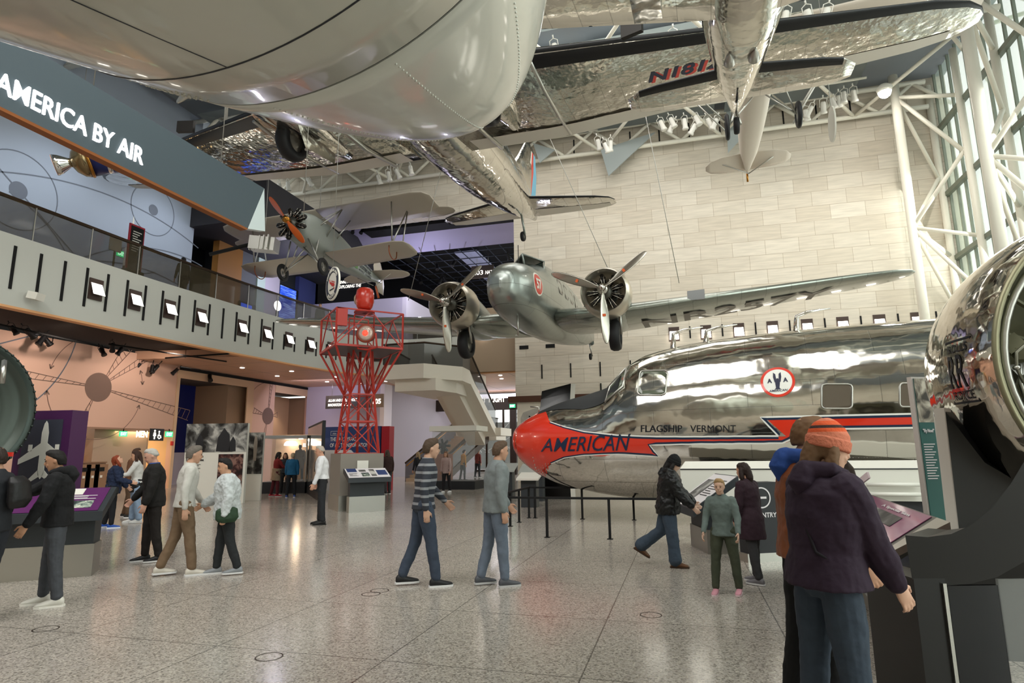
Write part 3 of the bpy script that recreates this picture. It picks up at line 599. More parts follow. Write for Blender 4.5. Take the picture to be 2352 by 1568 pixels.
# -------- right glass wall
XG = 12.75
m = mat('frosted green glass', 'dff0e2', .25, alpha=.35, spec=.3)
struct('window_2', MB().bb(XG, XG+.04, -16, 31.4, .3, 19.3), m)
struct('baseboard_right', MB().bb(12.6, 13.1, -16, 31.4, 0, .3), M_white)
fr = thing('curtain_wall_frame', 'grey mullions and transoms of the tall right window wall', 'window frame', (XG, 20, 0))
for k in range(31): MB().bb(XG-.12, XG-.02, 31.2-.78*k-.05, 31.2-.78*k+.05, .3, 19.3).build('mullion', mat('mullion grey', '8b9488', .5), fr)
for z in (3.8, 6.95, 10.1, 13.2, 16.4): MB().bb(XG-.3, XG-.1, 5, 31.4, z-.1, z+.1).build('transom', mat('transom', '6f7568', .5), fr)
tc_ = thing('truss_column', 'tall white tubular truss column against the glass wall, farthest one by the stone wall', 'truss', (10.5, 29.9, 0), group=None)
def truss(root, yi, yo1, yo2, X0=10.5, X1=12.4, z1=18.8, rI=.2):
    MB().tube([(X0, yi, 0), (X0, yi, z1)], rI, 16).build('inner_tube', M_trusspaint, root)
    for yo in (yo1, yo2): MB().tube([(X1, yo, 0), (X1, yo, z1)], .15, 12).build('outer_tube', M_trusspaint, root)
    zs = [17.7, 11.3, 4.9]; zo = [16.4, 13.2, 10.1, 6.95, 3.8]
    for z in zs:
        for yo in (yo1, yo2):
            for dz in (1.1+.0, 3.9):
                MB().tube([(X0, yi, z), (X1, yo, z-dz)], .09, 8).build('diagonal', M_trusspaint, root)
                if dz < 2 and z < 17: MB().tube([(X0, yi, z), (X1, yo, z+2.9)], .09, 8).build('diagonal', M_trusspaint, root)
truss(tc_, 29.9, 31.3, 28.4)
for k, (yi, lab) in enumerate(((22.85, 'tall white tubular truss column against the glass wall, second from the stone wall'), (15.6, 'tall white tubular truss column behind the engine cowling, nearest the camera'))):
    r = thing('truss_column', lab, 'truss', (10.5, yi, 0)); truss(r, yi, yi+2.45, yi-1.2)
# -------- roof space frame and grey coffers
sf = thing('roof_truss', 'white tubular roof space frame under the grey coffered ceiling', 'roof truss', (-5, 16, 17.5))
def tb(a, b, r=.09): MB().tube([a, b], r, 8).build('tube', M_trusspaint, sf)
ys = [3.4+6.9*k for k in range(5)]
for i, y in enumerate(ys):
    for z in (17.6, 18.9): tb((-24, y, z), (12.2, y, z), .12)
    for k in range(12):
        x = -24+3.1*k; tb((x, y, 17.6), (x+1.55, y, 18.9)); tb((x+1.55, y, 18.9), (x+3.1, y, 17.6))
for i, y in enumerate(ys[:-1]):
    for k in range(6):
        x = -22+6.2*k; tb((x, y, 17.6), (x+3.1, y+3.45, 18.9)); tb((x+6.2, y, 17.6), (x+3.1, y+3.45, 18.9))
        tb((x, y+6.9, 17.6), (x+3.1, y+3.45, 18.9)); tb((x+6.2, y+6.9, 17.6), (x+3.1, y+3.45, 18.9))
M_cof = mat('coffer grey', 'a2aaaa', .7)
def fin(a, b, c, lab):
    a, b, c = Vector(a), Vector(b), Vector(c); n = (b-a).cross(c-a).normalized()*.08; o = MB().add([a, b, c, a+n, b+n, c+n], [(0, 1, 2), (5, 4, 3), (0, 3, 4, 1), (1, 4, 5, 2), (2, 5, 3, 0)]).build('ceiling_fin', M_cof)
    tag(o, lab, 'ceiling fin')
f = [aty(*q, 30.8) for q in ((1380, 345), (1398, 405), (1505, 305))]; fin(*f, 'grey triangular ceiling fin hanging in front of the stone wall')
f = [aty(*q, 30.8) for q in ((1668, 250), (1672, 352), (1720, 300))]; fin(*f, 'grey triangular ceiling fin behind the cream tailplane')
f = [aty(*q, 30.6) for q in ((1225, 330), (1240, 375), (1275, 345))]; fin(*f, 'small grey ceiling fin beside the red and blue tail fin')
for k in range(5):
    for j in range(3):
        x = -23+6.5*k; y = 6+8.6*j; o = MB().add([(x, y, 18.7), (x+6, y, 18.7), (x+3, y+3.5, 19.28), (x+6, y+7.5, 18.7), (x, y+7.5, 18.7)], [(0, 1, 2), (1, 3, 2), (3, 4, 2), (4, 0, 2), (2, 1, 0), (2, 3, 1), (2, 4, 3), (2, 0, 4)]).build('ceiling_coffer', M_cof)
        o['kind'] = 'structure'
# ================================================================ AIRCRAFT (local axes: x forward, y port, z up)
def Rm(yaw, pit, rol): return (Matrix.Rotation(yaw, 3, 'Z') @ Matrix.Rotation(-pit, 3, 'Y') @ Matrix.Rotation(rol, 3, 'X'))
def plane_root(name, label, pose, cat='aeroplane', group=None):
    x, y, z, a, b, c = pose; t = thing(name, label, cat, (0, 0, 0)); t.matrix_basis = Matrix.Translation((x, y, z+.1)) @ Rm(a, b, c).to_4x4(); return t
def onlocal(t, px, py, z):
    I = t.matrix_basis.inverted(); o = I @ CAMP; d = I.to_3x3() @ ray(px, py); return o+d*((z-o.z)/d.z)
def interp(tab, x):
    for a, b in zip(tab, tab[1:]):
        if (a[0]-x)*(b[0]-x) <= 0 and a[0] != b[0]:
            f = (x-a[0])/(b[0]-a[0]); return [p+(q-p)*f for p, q in zip(a, b)]
    return list(tab[0] if abs(tab[0][0]-x) < abs(tab[-1][0]-x) else tab[-1])
def ease(tab, n=3):
    """refine a station table (x, ztop, zbot, halfwidth) by Catmull-Rom"""
    out = []
    for i in range(len(tab)-1):
        p = [tab[max(i-1, 0)], tab[i], tab[i+1], tab[min(i+2, len(tab)-1)]]
        for k in range(n):
            t = k/n; out.append([.5*((2*b)+(c-a)*t+(2*a-5*b+4*c-d)*t*t+(3*b-a-3*c+d)*t**3) for a, b, c, d in zip(*p)])
            out[-1][0] = p[1][0]+(p[2][0]-p[1][0])*t
    return out+[list(tab[-1])]
def fuse(mb, tab, n=32, pw=2.0, mi=0, refine=3):
    rings = []
    for x, zt, zb, w in (ease(tab, refine) if refine > 1 else tab):
        zc, h = (zt+zb)/2, (zt-zb)/2; ring = []
        for k in range(n):
            t = 2*math.pi*k/n; c, s = math.cos(t), math.sin(t)
            ring.append(Vector((x, w*math.copysign(abs(c)**(2/pw), c), zc+h*math.copysign(abs(s)**(2/pw), s))))
        rings.append(ring)
    return mb.loft(rings, mi=mi)
AF = [(1, 0), (.8, .028), (.6, .055), (.4, .072), (.25, .075), (.12, .06), (.05, .042), (.015, .024), (0, 0)]
def wing(mb, secs, side=1, n=1, vertical=False, mi=0, af=None, cap=True):
    """sections: (span, x_le, chord, z, thickness ratio)"""
    af = af or AF; rings = []
    for y, xl, c, z, t in secs:
        k = t/.15; ring = []
        up = [(xl-f*c, z+h*k*c) for f, h in af]; lo = [(xl-f*c, z-h*k*c*.75) for f, h in af[::-1][1:-1]]
        for a, b in up+lo: ring.append(Vector((a, b, y)) if vertical else Vector((a, y*side, b)))
        rings.append(ring)
    return mb.loft(rings, cap, mi, flip=(side < 0))
def boot(mb, secs, side, frac=.07, g=.008, mi=0):
    rings = []
    fr = [(frac, None), (frac*.55, None), (frac*.2, None), (0, 0)]
    def th(f):
        for (a, b), (c, d) in zip(AF, AF[1:]):
            if c <= f <= a: return d+(b-d)*((f-c)/(a-c) if a > c else 0)
        return 0
    for y, xl, c, z, t in secs:
        k = t/.15; fs = [frac, frac*.6, frac*.25, frac*.06, 0]; ring = []
        for f in fs: ring.append(Vector((xl-f*c+g, y*side, z+th(f)*k*c+g)))
        for f in fs[::-1][1:]: ring.append(Vector((xl-f*c+g, y*side, z-th(f)*k*c*.75-g)))
        rings.append(ring)
    n = len(rings[0]); vs = [v for r in rings for v in r]
    return mb.add(vs, [(i*n+k, i*n+k+1, (i+1)*n+k+1, (i+1)*n+k) for i in range(len(rings)-1) for k in range(n-1)], mi, True)
def wheel(parent, c, r, w, name='wheel', axis='Y', spokes=False):
    p = [(r*.55, -w*.3), (r*.62, -w*.5), (r*.9, -w*.45), (r, -w*.18), (r, w*.18), (r*.9, w*.45), (r*.62, w*.5), (r*.55, w*.3)]
    o = MB().lathe(p, c, 'Y', 28, cap=False).build(name, mat('black rubber', '17171a', .6, bump=(.2, .01), scale=20), parent, world=False)
    m = MB()
    if spokes:
        for k in range(14): a = 2*math.pi*k/14; m.tube([c, (c[0]+r*.72*math.cos(a), c[1], c[2]+r*.72*math.sin(a))], .008, 5)
        m.lathe([(r*.5, -.02), (r*.62, -.02), (r*.62, .02), (r*.5, .02)], c, 'Y', 24, cap=False)
    else: m.lathe([(.0, -w*.3), (r*.3, -w*.32), (r*.35, -w*.2), (r*.58, -w*.3), (r*.58, w*.3), (r*.35, w*.2), (r*.3, w*.32), (0, w*.3)], c, 'Y', 20)
    m.build('wheel_hub', mat('wheel hub', '9b9a94', .4, .8), o, world=False); return o
def prop_blade(mb, R, w, ang, c, twist=.5, r0=.1, swap=1):
    rings = []; n = 10; ca, sa = math.cos(ang), math.sin(ang)
    for i, f in enumerate([0, .08, .2, .35, .5, .65, .8, .92, .985, 1.0]):
        r = r0+(R-r0)*f; ww = w*[.35, .5, .8, 1, 1.05, 1, .85, .62, .35, .08][i]; tt = [.06, .055, .04, .032, .026, .02, .016, .012, .008, .004][i]; tw = (1.1-f)*twist+.25
        ring = []
        for k in range(n):
            t = 2*math.pi*k/n; a, b = ww/2*math.cos(t), tt/2*math.sin(t)
            px, py = b*math.cos(tw)-a*math.sin(tw), a*math.cos(tw)+b*math.sin(tw)
            # radial direction (ca along y, sa along z), tangential (-sa, ca)
            ring.append(Vector(c)+Vector((px, r*ca-py*sa, r*sa+py*ca)))
        rings.append(ring)
    return mb.loft(rings)
def radial(parent, c, R, ncyl, m_c, rows=1, name='engine'):
    e = MB().lathe([(.0, .16), (R*.3, .12), (R*.42, 0), (R*.42, -.25), (0, -.25)], c, 'X', 20).build(name, mat('crankcase grey', '55554f', .4, .7), parent, world=False)
    m = MB()
    for k in range(ncyl):
        a = 2*math.pi*(k+.5)/ncyl; d = Vector((0, math.cos(a), math.sin(a)))
        p = [Vector(c)+d*(R*f) for f in (.38, .5, .52, .6, .62, .7, .72, .8, .82, .9, .97)]; rr = [.2, .2, .26, .26, .2, .2, .26, .26, .2, .22, .12]
        cy = MB().tube(p, [q*R*.62 for q in rr], 10).build('cylinder', m_c, e, world=False)
    m = MB()
    for k in range(ncyl):
        for s in (-.12, .12):
            a = 2*math.pi*(k+.5)/ncyl+s; d = Vector((0, math.cos(a), math.sin(a))); m.tube([Vector(c)+d*R*.35+Vector((.1, 0, 0)), Vector(c)+d*R*.92+Vector((.06, 0, 0))], R*.022, 5)
    m.build('pushrods', mat('polished rod', 'c9c6bd', .2, 1), e, world=False); return e
M_poli = skin_metal('polished aluminium skin', 'dcd9d2', .1, (1.3, .42), .32, 1.6, axes='XZ')
M_wingm = skin_metal('polished wing skin', 'd6d3cb', .13, (.62, .5), .45, 2.4, axes='XY')
M_g247 = skin_metal('grey anodised skin', '9aa19c', .3, (1.2, .5), .18, 1.0, metal=.75, axes='XZ', coat=.3)
M_g247w = skin_metal('grey anodised wing skin', 'a3a9a1', .27, (.9, .7), .22, 1.6, metal=.8, axes='XY', coat=.3)
M_chrome = mat('chrome', 'e9e7e2', .06, 1)
M_fabric = mat('doped fabric', 'cfc9bd', .55, bump=(.15, .02), scale=2)
M_boot = mat('black rubber boot', '101114', .35)
M_eng = mat('dark engine metal', '2a2826', .45, .6)
# ---------------------------------------------------------------- twin-engine number 57
p247 = (-4.383, 18.378, 6.076, -1.600, -.046, -.005)
A = plane_root('twin_engine_airliner', 'grey twin-engine airliner with a red 57 roundel, hung facing the camera over the floor', p247)
f247 = [(3.3, .1, -.12, .03), (3.22, .38, -.32, .3), (3.0, .56, -.5, .48), (2.5, .76, -.68, .64), (1.8, .9, -.8, .74), (1.0, 1.02, -.88, .79), (.2, 1.3, -.92, .82), (-.6, 1.42, -.92, .84), (-3, 1.45, -.85, .82), (-6, 1.3, -.6, .68), (-9, 1.05, -.25, .42), (-11.3, .8, .12, .1)]
fus = fuse(MB(), f247, 36, 2.35).build('fuselage', M_g247, A, world=False)
# windscreen (forward raked V) on top of the nose
m = MB()
for s in (-1, 1): m.add([(.78, 0, 1.0), (.5, s*.5, .95), (.3, s*.46, 1.3), (1.05, 0, 1.38)], [(0, 1, 2, 3)] if s > 0 else [(3, 2, 1, 0)])
m.build('windscreen', mat('dark glass', '1c2420', .05, spec=.8), fus, world=False)
m = MB().add([(1.07, 0, 1.42), (.25, .5, 1.32), (.25, -.5, 1.32), (-.8, 0, 1.45), (1.07, 0, 1.38)], [(0, 2, 3, 1), (0, 1, 3, 2)]); m.build('windscreen_roof', M_g247, fus, world=False)
MB().tube([(1.07, 0, 1.39), (.3, .5, 1.3), (.5, .52, .93)], .025, 6).tube([(1.07, 0, 1.39), (.3, -.5, 1.3), (.5, -.52, .93)], .025, 6).tube([(1.07, 0, 1.39), (.8, 0, 1.0)], .03, 6).build('windscreen_frame', M_g247, fus, world=False)
MB().tube([(1.5, 0, .9), (1.5, 0, 1.55)], .012, 5).build('mast', M_dark, fus, world=False)
MB().tube([(2.2, .15, -.65), (2.2, .15, -1.3)], .025, 6).tube([(2.2, .15, -1.3), (2.4, .15, -1.3)], .02, 6).build('pitot_tube', M_steel, fus, world=False)
def side_pt(tab, x, z, s, g=.006, pw=2.35):
    _, zt, zb, w = interp(tab, x); zc, h = (zt+zb)/2, (zt-zb)/2; q = min(.999, abs((z-zc)/h)); return Vector((x, s*(w*(1-q**pw)**(1/pw)+g), z))
for s in (1, -1):
    for x in (-.5, -1.4, -2.3, -3.2, -4.1):
        m = MB(); pts = [(x+a, .62+b) for a, b in ((-.2, -.24), (.2, -.24), (.26, -.15), (.26, .15), (.2, .24), (-.2, .24), (-.26, .15), (-.26, -.15))]
        m.add([side_pt(f247, a, b, s, .012) for a, b in pts], [list(range(8)) if s < 0 else list(range(8))[::-1]]); m.build('cabin_window', MATS['dark glass'], fus, world=False)
# number roundel on the port nose
def disc_on(tab, x, z, r, s, g, a0=0, rz=1.0, nn=28, pw=2.35, rings=5):
    vs = [side_pt(tab, x, z, s, g, pw)]; fs = []
    for j in range(1, rings+1):
        for k in range(nn): a = 2*math.pi*k/nn; vs.append(side_pt(tab, x+r*j/rings*math.cos(a), z+rz*r*j/rings*math.sin(a), s, g, pw))
    for k in range(nn): fs.append((0, 1+k, 1+(k+1) % nn))
    for j in range(rings-1):
        for k in range(nn): a = 1+j*nn+k; b = 1+j*nn+(k+1) % nn; fs.append((a, a+nn, b+nn, b))
    return vs, ([f[::-1] for f in fs] if s > 0 else fs)
def letters_on(mb, txt, fn, h, wdt, bold=.02, shear=0, cuts=2):
    """wrap lettering with fn(a, b) -> point; a along the writing, b up"""
    vs, fs, w, hh = text2d(txt, 1, bold, shear)
    me = bpy.data.meshes.new('t'); me.from_pydata([(v.x*wdt/w, v.y*h/hh, 0) for v in vs], [], fs); b = bmesh.new(); b.from_mesh(me)
    bmesh.ops.triangulate(b, faces=b.faces)
    for _ in range(cuts):
        ee = [e for e in b.edges if e.calc_length() > .12]
        if ee: bmesh.ops.subdivide_edges(b, edges=ee, cuts=1); bmesh.ops.triangulate(b, faces=b.faces)
    b.verts.index_update(); mb.add([fn(v.co.x, v.co.y) for v in b.verts], [[v.index for v in f.verts] for f in b.faces]); b.free(); bpy.data.meshes.remove(me)
rx, rz_ = 1.95, .2
m = MB(); v_, f_ = disc_on(f247, rx, rz_, .34, 1, .008); m.add(v_, f_, 0); v_, f_ = disc_on(f247, rx, rz_, .295, 1, .014); m.add(v_, f_, 1)
m.build('number_roundel', [M_white, M_red], fus, world=False)
m = MB(); letters_on(m, '57', lambda a, b: side_pt(f247, rx+.17-a, rz_-.16+b, 1, .022), .32, .34, .04); m.build('number', M_white, fus, world=False)
w247 = [(.75, .15, 4.5, -.42, .17), (2.45, .1, 4.4, -.4, .16), (3.4, 0, 4.2, -.32, .155), (9.6, -1.05, 2.45, .34, .12), (10.6, -1.35, 1.95, .45, .11), (11.1, -1.65, 1.3, .5, .1), (11.28, -2.0, .6, .52, .08)]
for s, lab in ((1, 'port'), (-1, 'starboard')):
    wi = wing(MB(), w247, s).build('wing', M_g247w, A, world=False)
    if s == 1:
        m = MB(); letters_on(m, 'NR257Y', lambda a, b: (lambda y: (lambda sec: Vector((-.9-(y-3)*.1-1.5+b, y, sec[3]-.085*sec[2]*sec[4]/.15*.7-.02)))(interp(w247, y)))(3.3+a), 1.5, 5.7, .01, .0, 1)
        m.build('registration', mat('dark registration', '5a5247', .35, .4), wi, world=False)
        MB().box((.02-.28, 5.0, -.03), (.05, .5, .3), (0, -.1, -.17)).build('landing_light', mat('dark lens', '3c3f3d', .1, .3), wi, world=False)
    c = (0, 2.45*s, 0)
    n = MB().lathe([(.68-.04, 1.12), (.70, 1.02), (.74, .85), (.75, .6), (.735, .25), (.70, .1)], (0, 2.45*s, .05), 'X', 36, cap=False).lathe([(.64, 1.12), (.6, 1.02), (.6, .3), (.3, .25)], (0, 2.45*s, .05), 'X', 36, cap=False).build('cowling', mat('cowl metal', 'd2cabb', .3, .8), A, world=False, fix=True)
    fuse(MB(), [(.2, .68, -.62, .64), (-.6, .6, -.75, .62), (-1.8, .45, -.75, .5), (-3.0, .2, -.6, .32), (-4.0, -.15, -.4, .08)], 24, 2).M
    m = MB(); m.M = Matrix.Translation((0, 2.45*s, 0)); fuse(m, [(.2, .70, -.62, .66), (-.6, .6, -.78, .62), (-1.8, .4, -.78, .5), (-3.0, .1, -.62, .32), (-4.0, -.2, -.42, .08)], 24, 2); m.build('nacelle', M_g247, A, world=False)
    radial(A, (.78, 2.45*s, .05), .58, 9, M_eng)
    sp_ = MB().lathe([(.0, 1.62), (.07, 1.6), (.1, 1.5), (.11, 1.4), (.16, 1.36), (.16, 1.2), (.08, 1.15), (.08, .9)], (0, 2.45*s, .05), 'X', 18).build('propeller_hub', M_chrome, A, world=False)
    for a in (37, 159, -88):
        # image right is +y (port)
        m = MB(); prop_blade(m, 1.6, .27, math.radians(a+(0 if s > 0 else 3)), (1.36, 2.45*s, .05), .55); b = m.build('propeller_blade', mat('blade silver', 'b4b0a6', .25, .9), sp_, world=False)
        d = Vector((0, math.cos(math.radians(a)), math.sin(math.radians(a)))); MB().box(Vector((1.40, 2.45*s, .05))+d*.78, (.03, .07, .09), (math.radians(a), 0, 0)).build('blade_decal', mat('orange decal', 'd0571e', .5), b, world=False)
    wheel(A, (-.15, 2.45*s+.12, -1.12), .48, .34)
    MB().tube([(.1, 2.45*s+.32, -.5), (-.1, 2.45*s+.3, -1.1)], .05).tube([(.1, 2.45*s-.1, -.5), (-.1, 2.45*s-.08, -1.1)], .05).tube([(-1.2, 2.45*s+.1, -.6), (-.15, 2.45*s+.1, -1.05)], .03).build('landing_gear_leg', M_steel, A, world=False)
    wing(MB(), [(.1, -9.4, 1.9, .95, .1), (2.6, -10.0, 1.2, 1.0, .1), (3.05, -10.4, .6, 1.0, .08)], s).build('tailplane', M_g247w, A, world=False)
wing(MB(), [(.7, -8.6, 2.6, 0, .1), (2.2, -9.8, 1.6, 0, .1), (2.6, -10.4, .7, 0, .08)], 1, vertical=True).build('fin', M_g247w, A, world=False)
MB().lathe([(.0, -11.25), (.1, -11.2), (.15, -10.9)], (0, 0, .1), 'X', 12).build('tail_cone', M_g247, A, world=False); wheel(A, (-10.6, 0, -.62), .16, .12, 'tail_wheel')
MB().tube([(-10.4, 0, 0), (-10.6, .09, -.6)], .035).build('tail_wheel_leg', M_steel, A, world=False)
# ---------------------------------------------------------------- DC-3-like airliner overhead
pdc3 = (-7.17, 13.04, 11.05, -1.640, -.016, -.016)
D = plane_root('propeller_airliner', 'large polished aluminium airliner hung highest, its wing spanning the top of the view', pdc3)
fdc3 = [(4.6, .7, .5, .03), (4.4, 1.1, .15, .45), (3.8, 1.5, -.1, .8), (2.6, 2.0, -.28, 1.1), (1.2, 2.25, -.36, 1.22), (0, 2.25, -.38, 1.25), (-4, 2.2, -.38, 1.25), (-6, 2.15, -.3, 1.2), (-8, 2.0, -.15, 1.08), (-10, 1.85, .15, .85), (-12, 1.6, .55, .5), (-13.8, 1.4, 1.0, .12)]
fu = fuse(MB(), fdc3, 40, 2.05).build('fuselage', M_poli, D, world=False)
wdc = [(.9, .35, 4.5, -.12, .15), (4.1, .1, 4.35, -.1, .145), (13.2, -2.45, 1.95, .72, .11), (14.0, -2.85, 1.4, .8, .1), (14.35, -3.2, .8, .83, .09), (14.48, -3.5, .35, .84, .07)]
wlow = lambda x, y: (lambda sec: sec[3]-.056*sec[2]*sec[4]/.15*.75-.03)(interp(wdc, y))
for s in (1, -1):
    wi = wing(MB(), wdc, s).build('wing', M_wingm, D, world=False)
    boot(MB(), wdc[1:], s, .115).build('deicing_boot', M_boot, wi, world=False)
    # pale fabric aileron and flap surfaces let into the trailing edge
    m = MB(); L = 8
    for (y0, y1, f0) in ((1.2, 7.9, .80), (8.0, 13.9, .72)):
        vs = []
        for k in range(L+1):
            y = y0+(y1-y0)*k/L; sc = interp(wdc, y)
            for f in (f0, .995): vs.append((sc[1]-f*sc[2], y*s, sc[3]-(.03 if f < .9 else .002)*sc[2]*sc[4]/.15-.012))
        m.add(vs, [(2*k, 2*k+1, 2*k+3, 2*k+2) if s > 0 else (2*k+2, 2*k+3, 2*k+1, 2*k) for k in range(L)])
    m.build('aileron_and_flap', mat('pale fabric surface', 'd9d2c6', .5), wi, world=False)
    m = MB()
    for y in (4.15,):
        m.tube([(-.1, y*s, wlow(0, y)+.03), (-1.2, y*s, wlow(0, y)-.03), (-2.6, y*s, wlow(0, y)+.02), (-4.15, y*s, -.1)], .05, 6)
    m.tube([(-.6, 1.9*s, -.42), (-2.4, 1.9*s, -.43), (-4.2, 1.9*s, -.16)], .07, 6); m.build('joint_strip', M_steel, wi, world=False)
    MB().box((-.02, 6.6*s, -.05), (.12, .5, .34), (0, 0, -.28*s)).build('landing_light', M_eng, wi, world=False)
    m = MB(); m.M = Matrix.Translation((0, 2.82*s, 0)); fuse(m, [(1.9, .55, -.75, .6), (1.7, .66, -.86, .72), (.9, .66, -.88, .74), (0, .5, -.9, .68), (-1.4, .2, -.72, .5), (-2.8, 0, -.45, .2)], 24, 2); m.build('nacelle', M_poli, D, world=False)
    h = MB().lathe([(0, 2.5), (.12, 2.42), (.14, 2.2), (.14, 1.9)], (0, 2.82*s, -.1), 'X', 14).build('propeller_hub', M_chrome, D, world=False)
    for a in (90, 210, 330): m = MB(); prop_blade(m, 1.75, .26, math.radians(a), (2.25, 2.82*s, -.1)); m.build('propeller_blade', MATS['blade silver'], h, world=False)
    wheel(D, (-.35, 2.95*s, -1.0), .55, .4)
    MB().tube([(.1, 2.82*s+.35, -.6), (-.3, 2.82*s+.45, -1.0)], .06).tube([(.1, 2.82*s-.35, -.6), (-.3, 2.82*s-.2, -1.0)], .06).tube([(-1.9, 2.82*s, -.5), (-.35, 2.82*s+.35, -1.3)], .04).build('landing_gear_leg', M_steel, D, world=False)
    MB().add([(.25, 2.82*s+.5, -.8), (-1.5, 2.82*s+.5, -.75), (-1.3, 2.82*s+.62, -1.35), (.0, 2.82*s+.62, -1.45)], [(0, 1, 2, 3), (3, 2, 1, 0)]).build('gear_door', M_poli, D, world=False)
    sec = [(.2, -10.7, 2.5, .98, .1), (3.3, -11.75, 1.45, 1.0, .1), (3.85, -12.05, 1.0, 1.0, .09), (4.06, -12.4, .45, 1.0, .07)]
    tp = wing(MB(), sec, s).build('tailplane', M_wingm, D, world=False); boot(MB(), sec, s, .05).build('deicing_boot', M_boot, tp, world=False)
    vs = []
    for k in range(7):
        y = .5+3.3*k/6; sc = interp(sec, y)
        for f in (.58, .99): vs.append((sc[1]-f*sc[2], y*s, sc[3]-(.035 if f < .9 else .004)*sc[2]*.67-.015))
    MB().add(vs, [(2*k, 2*k+1, 2*k+3, 2*k+2) if s > 0 else (2*k+2, 2*k+3, 2*k+1, 2*k) for k in range(6)]).build('elevator', MATS['pale fabric surface'], tp, world=False)
    MB().tube([(-1.2, 0, 0), (-1.2, 0, .0)], .01, 4) if False else None
fin = wing(MB(), [(1.6, -9.6, 4.2, 0, .09), (3.2, -11.3, 2.7, 0, .09), (4.2, -12.2, 1.6, 0, .08), (4.5, -12.7, .8, 0, .06)], 1, vertical=True).build('fin', M_wingm, D, world=False)
m = MB()
for sgn in (1, -1):
    for (c0, c1, mi) in ((.55, .62, 0), (.62, .78, 1), (.78, .98, 2)):
        vs = []
        for z in (1.75, 3.2, 4.2):
            sc = interp([(1.6, -9.6, 4.2), (3.2, -11.3, 2.7), (4.2, -12.2, 1.6)], z)
            for cc in (c0, c1): vs.append((sc[1]-cc*sc[2], sgn*(.02+.03*sc[2]*(1-cc)*1.3+.02), z))
        fs = [(0, 1, 3, 2), (2, 3, 5, 4)]; m.add(vs, fs if sgn < 0 else [f[::-1] for f in fs], mi)
m.build('rudder_stripes', [M_white, M_red, mat('sky blue paint', '6fb2cf', .4)], fin, world=False)
wheel(D, (-12.0, 0, -.35), .22, .16, 'tail_wheel'); MB().tube([(-11.7, 0, .7), (-11.9, .12, -.3)], .05).build('tail_wheel_leg', M_g247, D, world=False)
q0, q1 = onlocal(D, 1488, 205, -.35), onlocal(D, 1690, 182, -.3)
for mi, (dx, dy, mt) in enumerate(((-.06, .07, M_red), (0, 0, mat('navy lettering', '1b2440', .4)))):
    m = MB(); letters_on(m, 'N18124', lambda a, b: (lambda y: (lambda sec: Vector((-2.05-(y-4)*.1+b+dx, y+dy, sec[3]-.055*sec[2]*sec[4]/.15*.75-.045-.01*mi)))(interp(wdc, y)))(q0.y+a), .47, 2.15, .03, .25, 1); m.build('registration', mt, [o for o in D.children if o.name.startswith('wing')][0], world=False)
wb = MB()
for (a, b) in (((1208, 370), (1470, 372)),): pass
# ---------------------------------------------------------------- Alpha-like: tail end of a polished single
pal = (1.507, 13.101, 8.695, -1.619, -.048, -.026)
E_ = plane_root('mail_plane', 'polished aluminium single-engine plane seen from under its tapering tail, top right', pal)
fal = [(0, .5, .05, .04), (.25, .62, -.08, .15), (1.2, .8, -.22, .36), (2.4, .95, -.36, .54), (3.6, 1.05, -.5, .68), (5.0, 1.15, -.62, .76), (7.0, 1.1, -.65, .76), (8.2, .8, -.5, .7), (8.5, .6, -.3, .5)]
fe = fuse(MB(), fal, 32, 2.2).build('fuselage', M_poli, E_, world=False)
sec = [(.12, 1.55, 1.35, .25, .12), (1.55, 1.25, 1.1, .28, .11), (1.95, 1.1, .9, .29, .1), (2.2, .85, .5, .29, .08)]
wal = [(.4, 7.0, 2.9, -.4, .16), (5.6, 6.5, 1.9, .1, .12), (6.2, 6.2, 1.4, .15, .1), (6.4, 5.8, .6, .17, .08)]
for s in (1, -1):
    tp = wing(MB(), sec, s).build('tailplane', M_wingm, E_, world=False); boot(MB(), sec[:3], s, .2).build('deicing_boot', M_boot, tp, world=False)
    wing(MB(), wal, s).build('wing', M_wingm, E_, world=False)
    MB().lathe([(.0, .12), (.07, 0), (.1, -.16), (.0, -.17)], (3.0, .2*s-.0, -.42), 'X', 12).build('tail_cup', M_steel, fe, world=False)
    MB().box((6.6, 1.3*s, -1.0), (1.0, .35, 1.1)).build('wheel_trouser', M_poli, E_, world=False)
wing(MB(), [(.5, 1.6, 1.7, 0, .1), (1.6, 1.0, 1.1, 0, .1), (1.9, .7, .5, 0, .08)], 1, vertical=True).build('fin', M_wingm, E_, world=False)
wheel(E_, (.35, 0, -.42), .18, .12, 'tail_wheel'); MB().tube([(.25, 0, 0), (.35, .08, -.4)], .03).build('tail_wheel_leg', M_steel, E_, world=False)
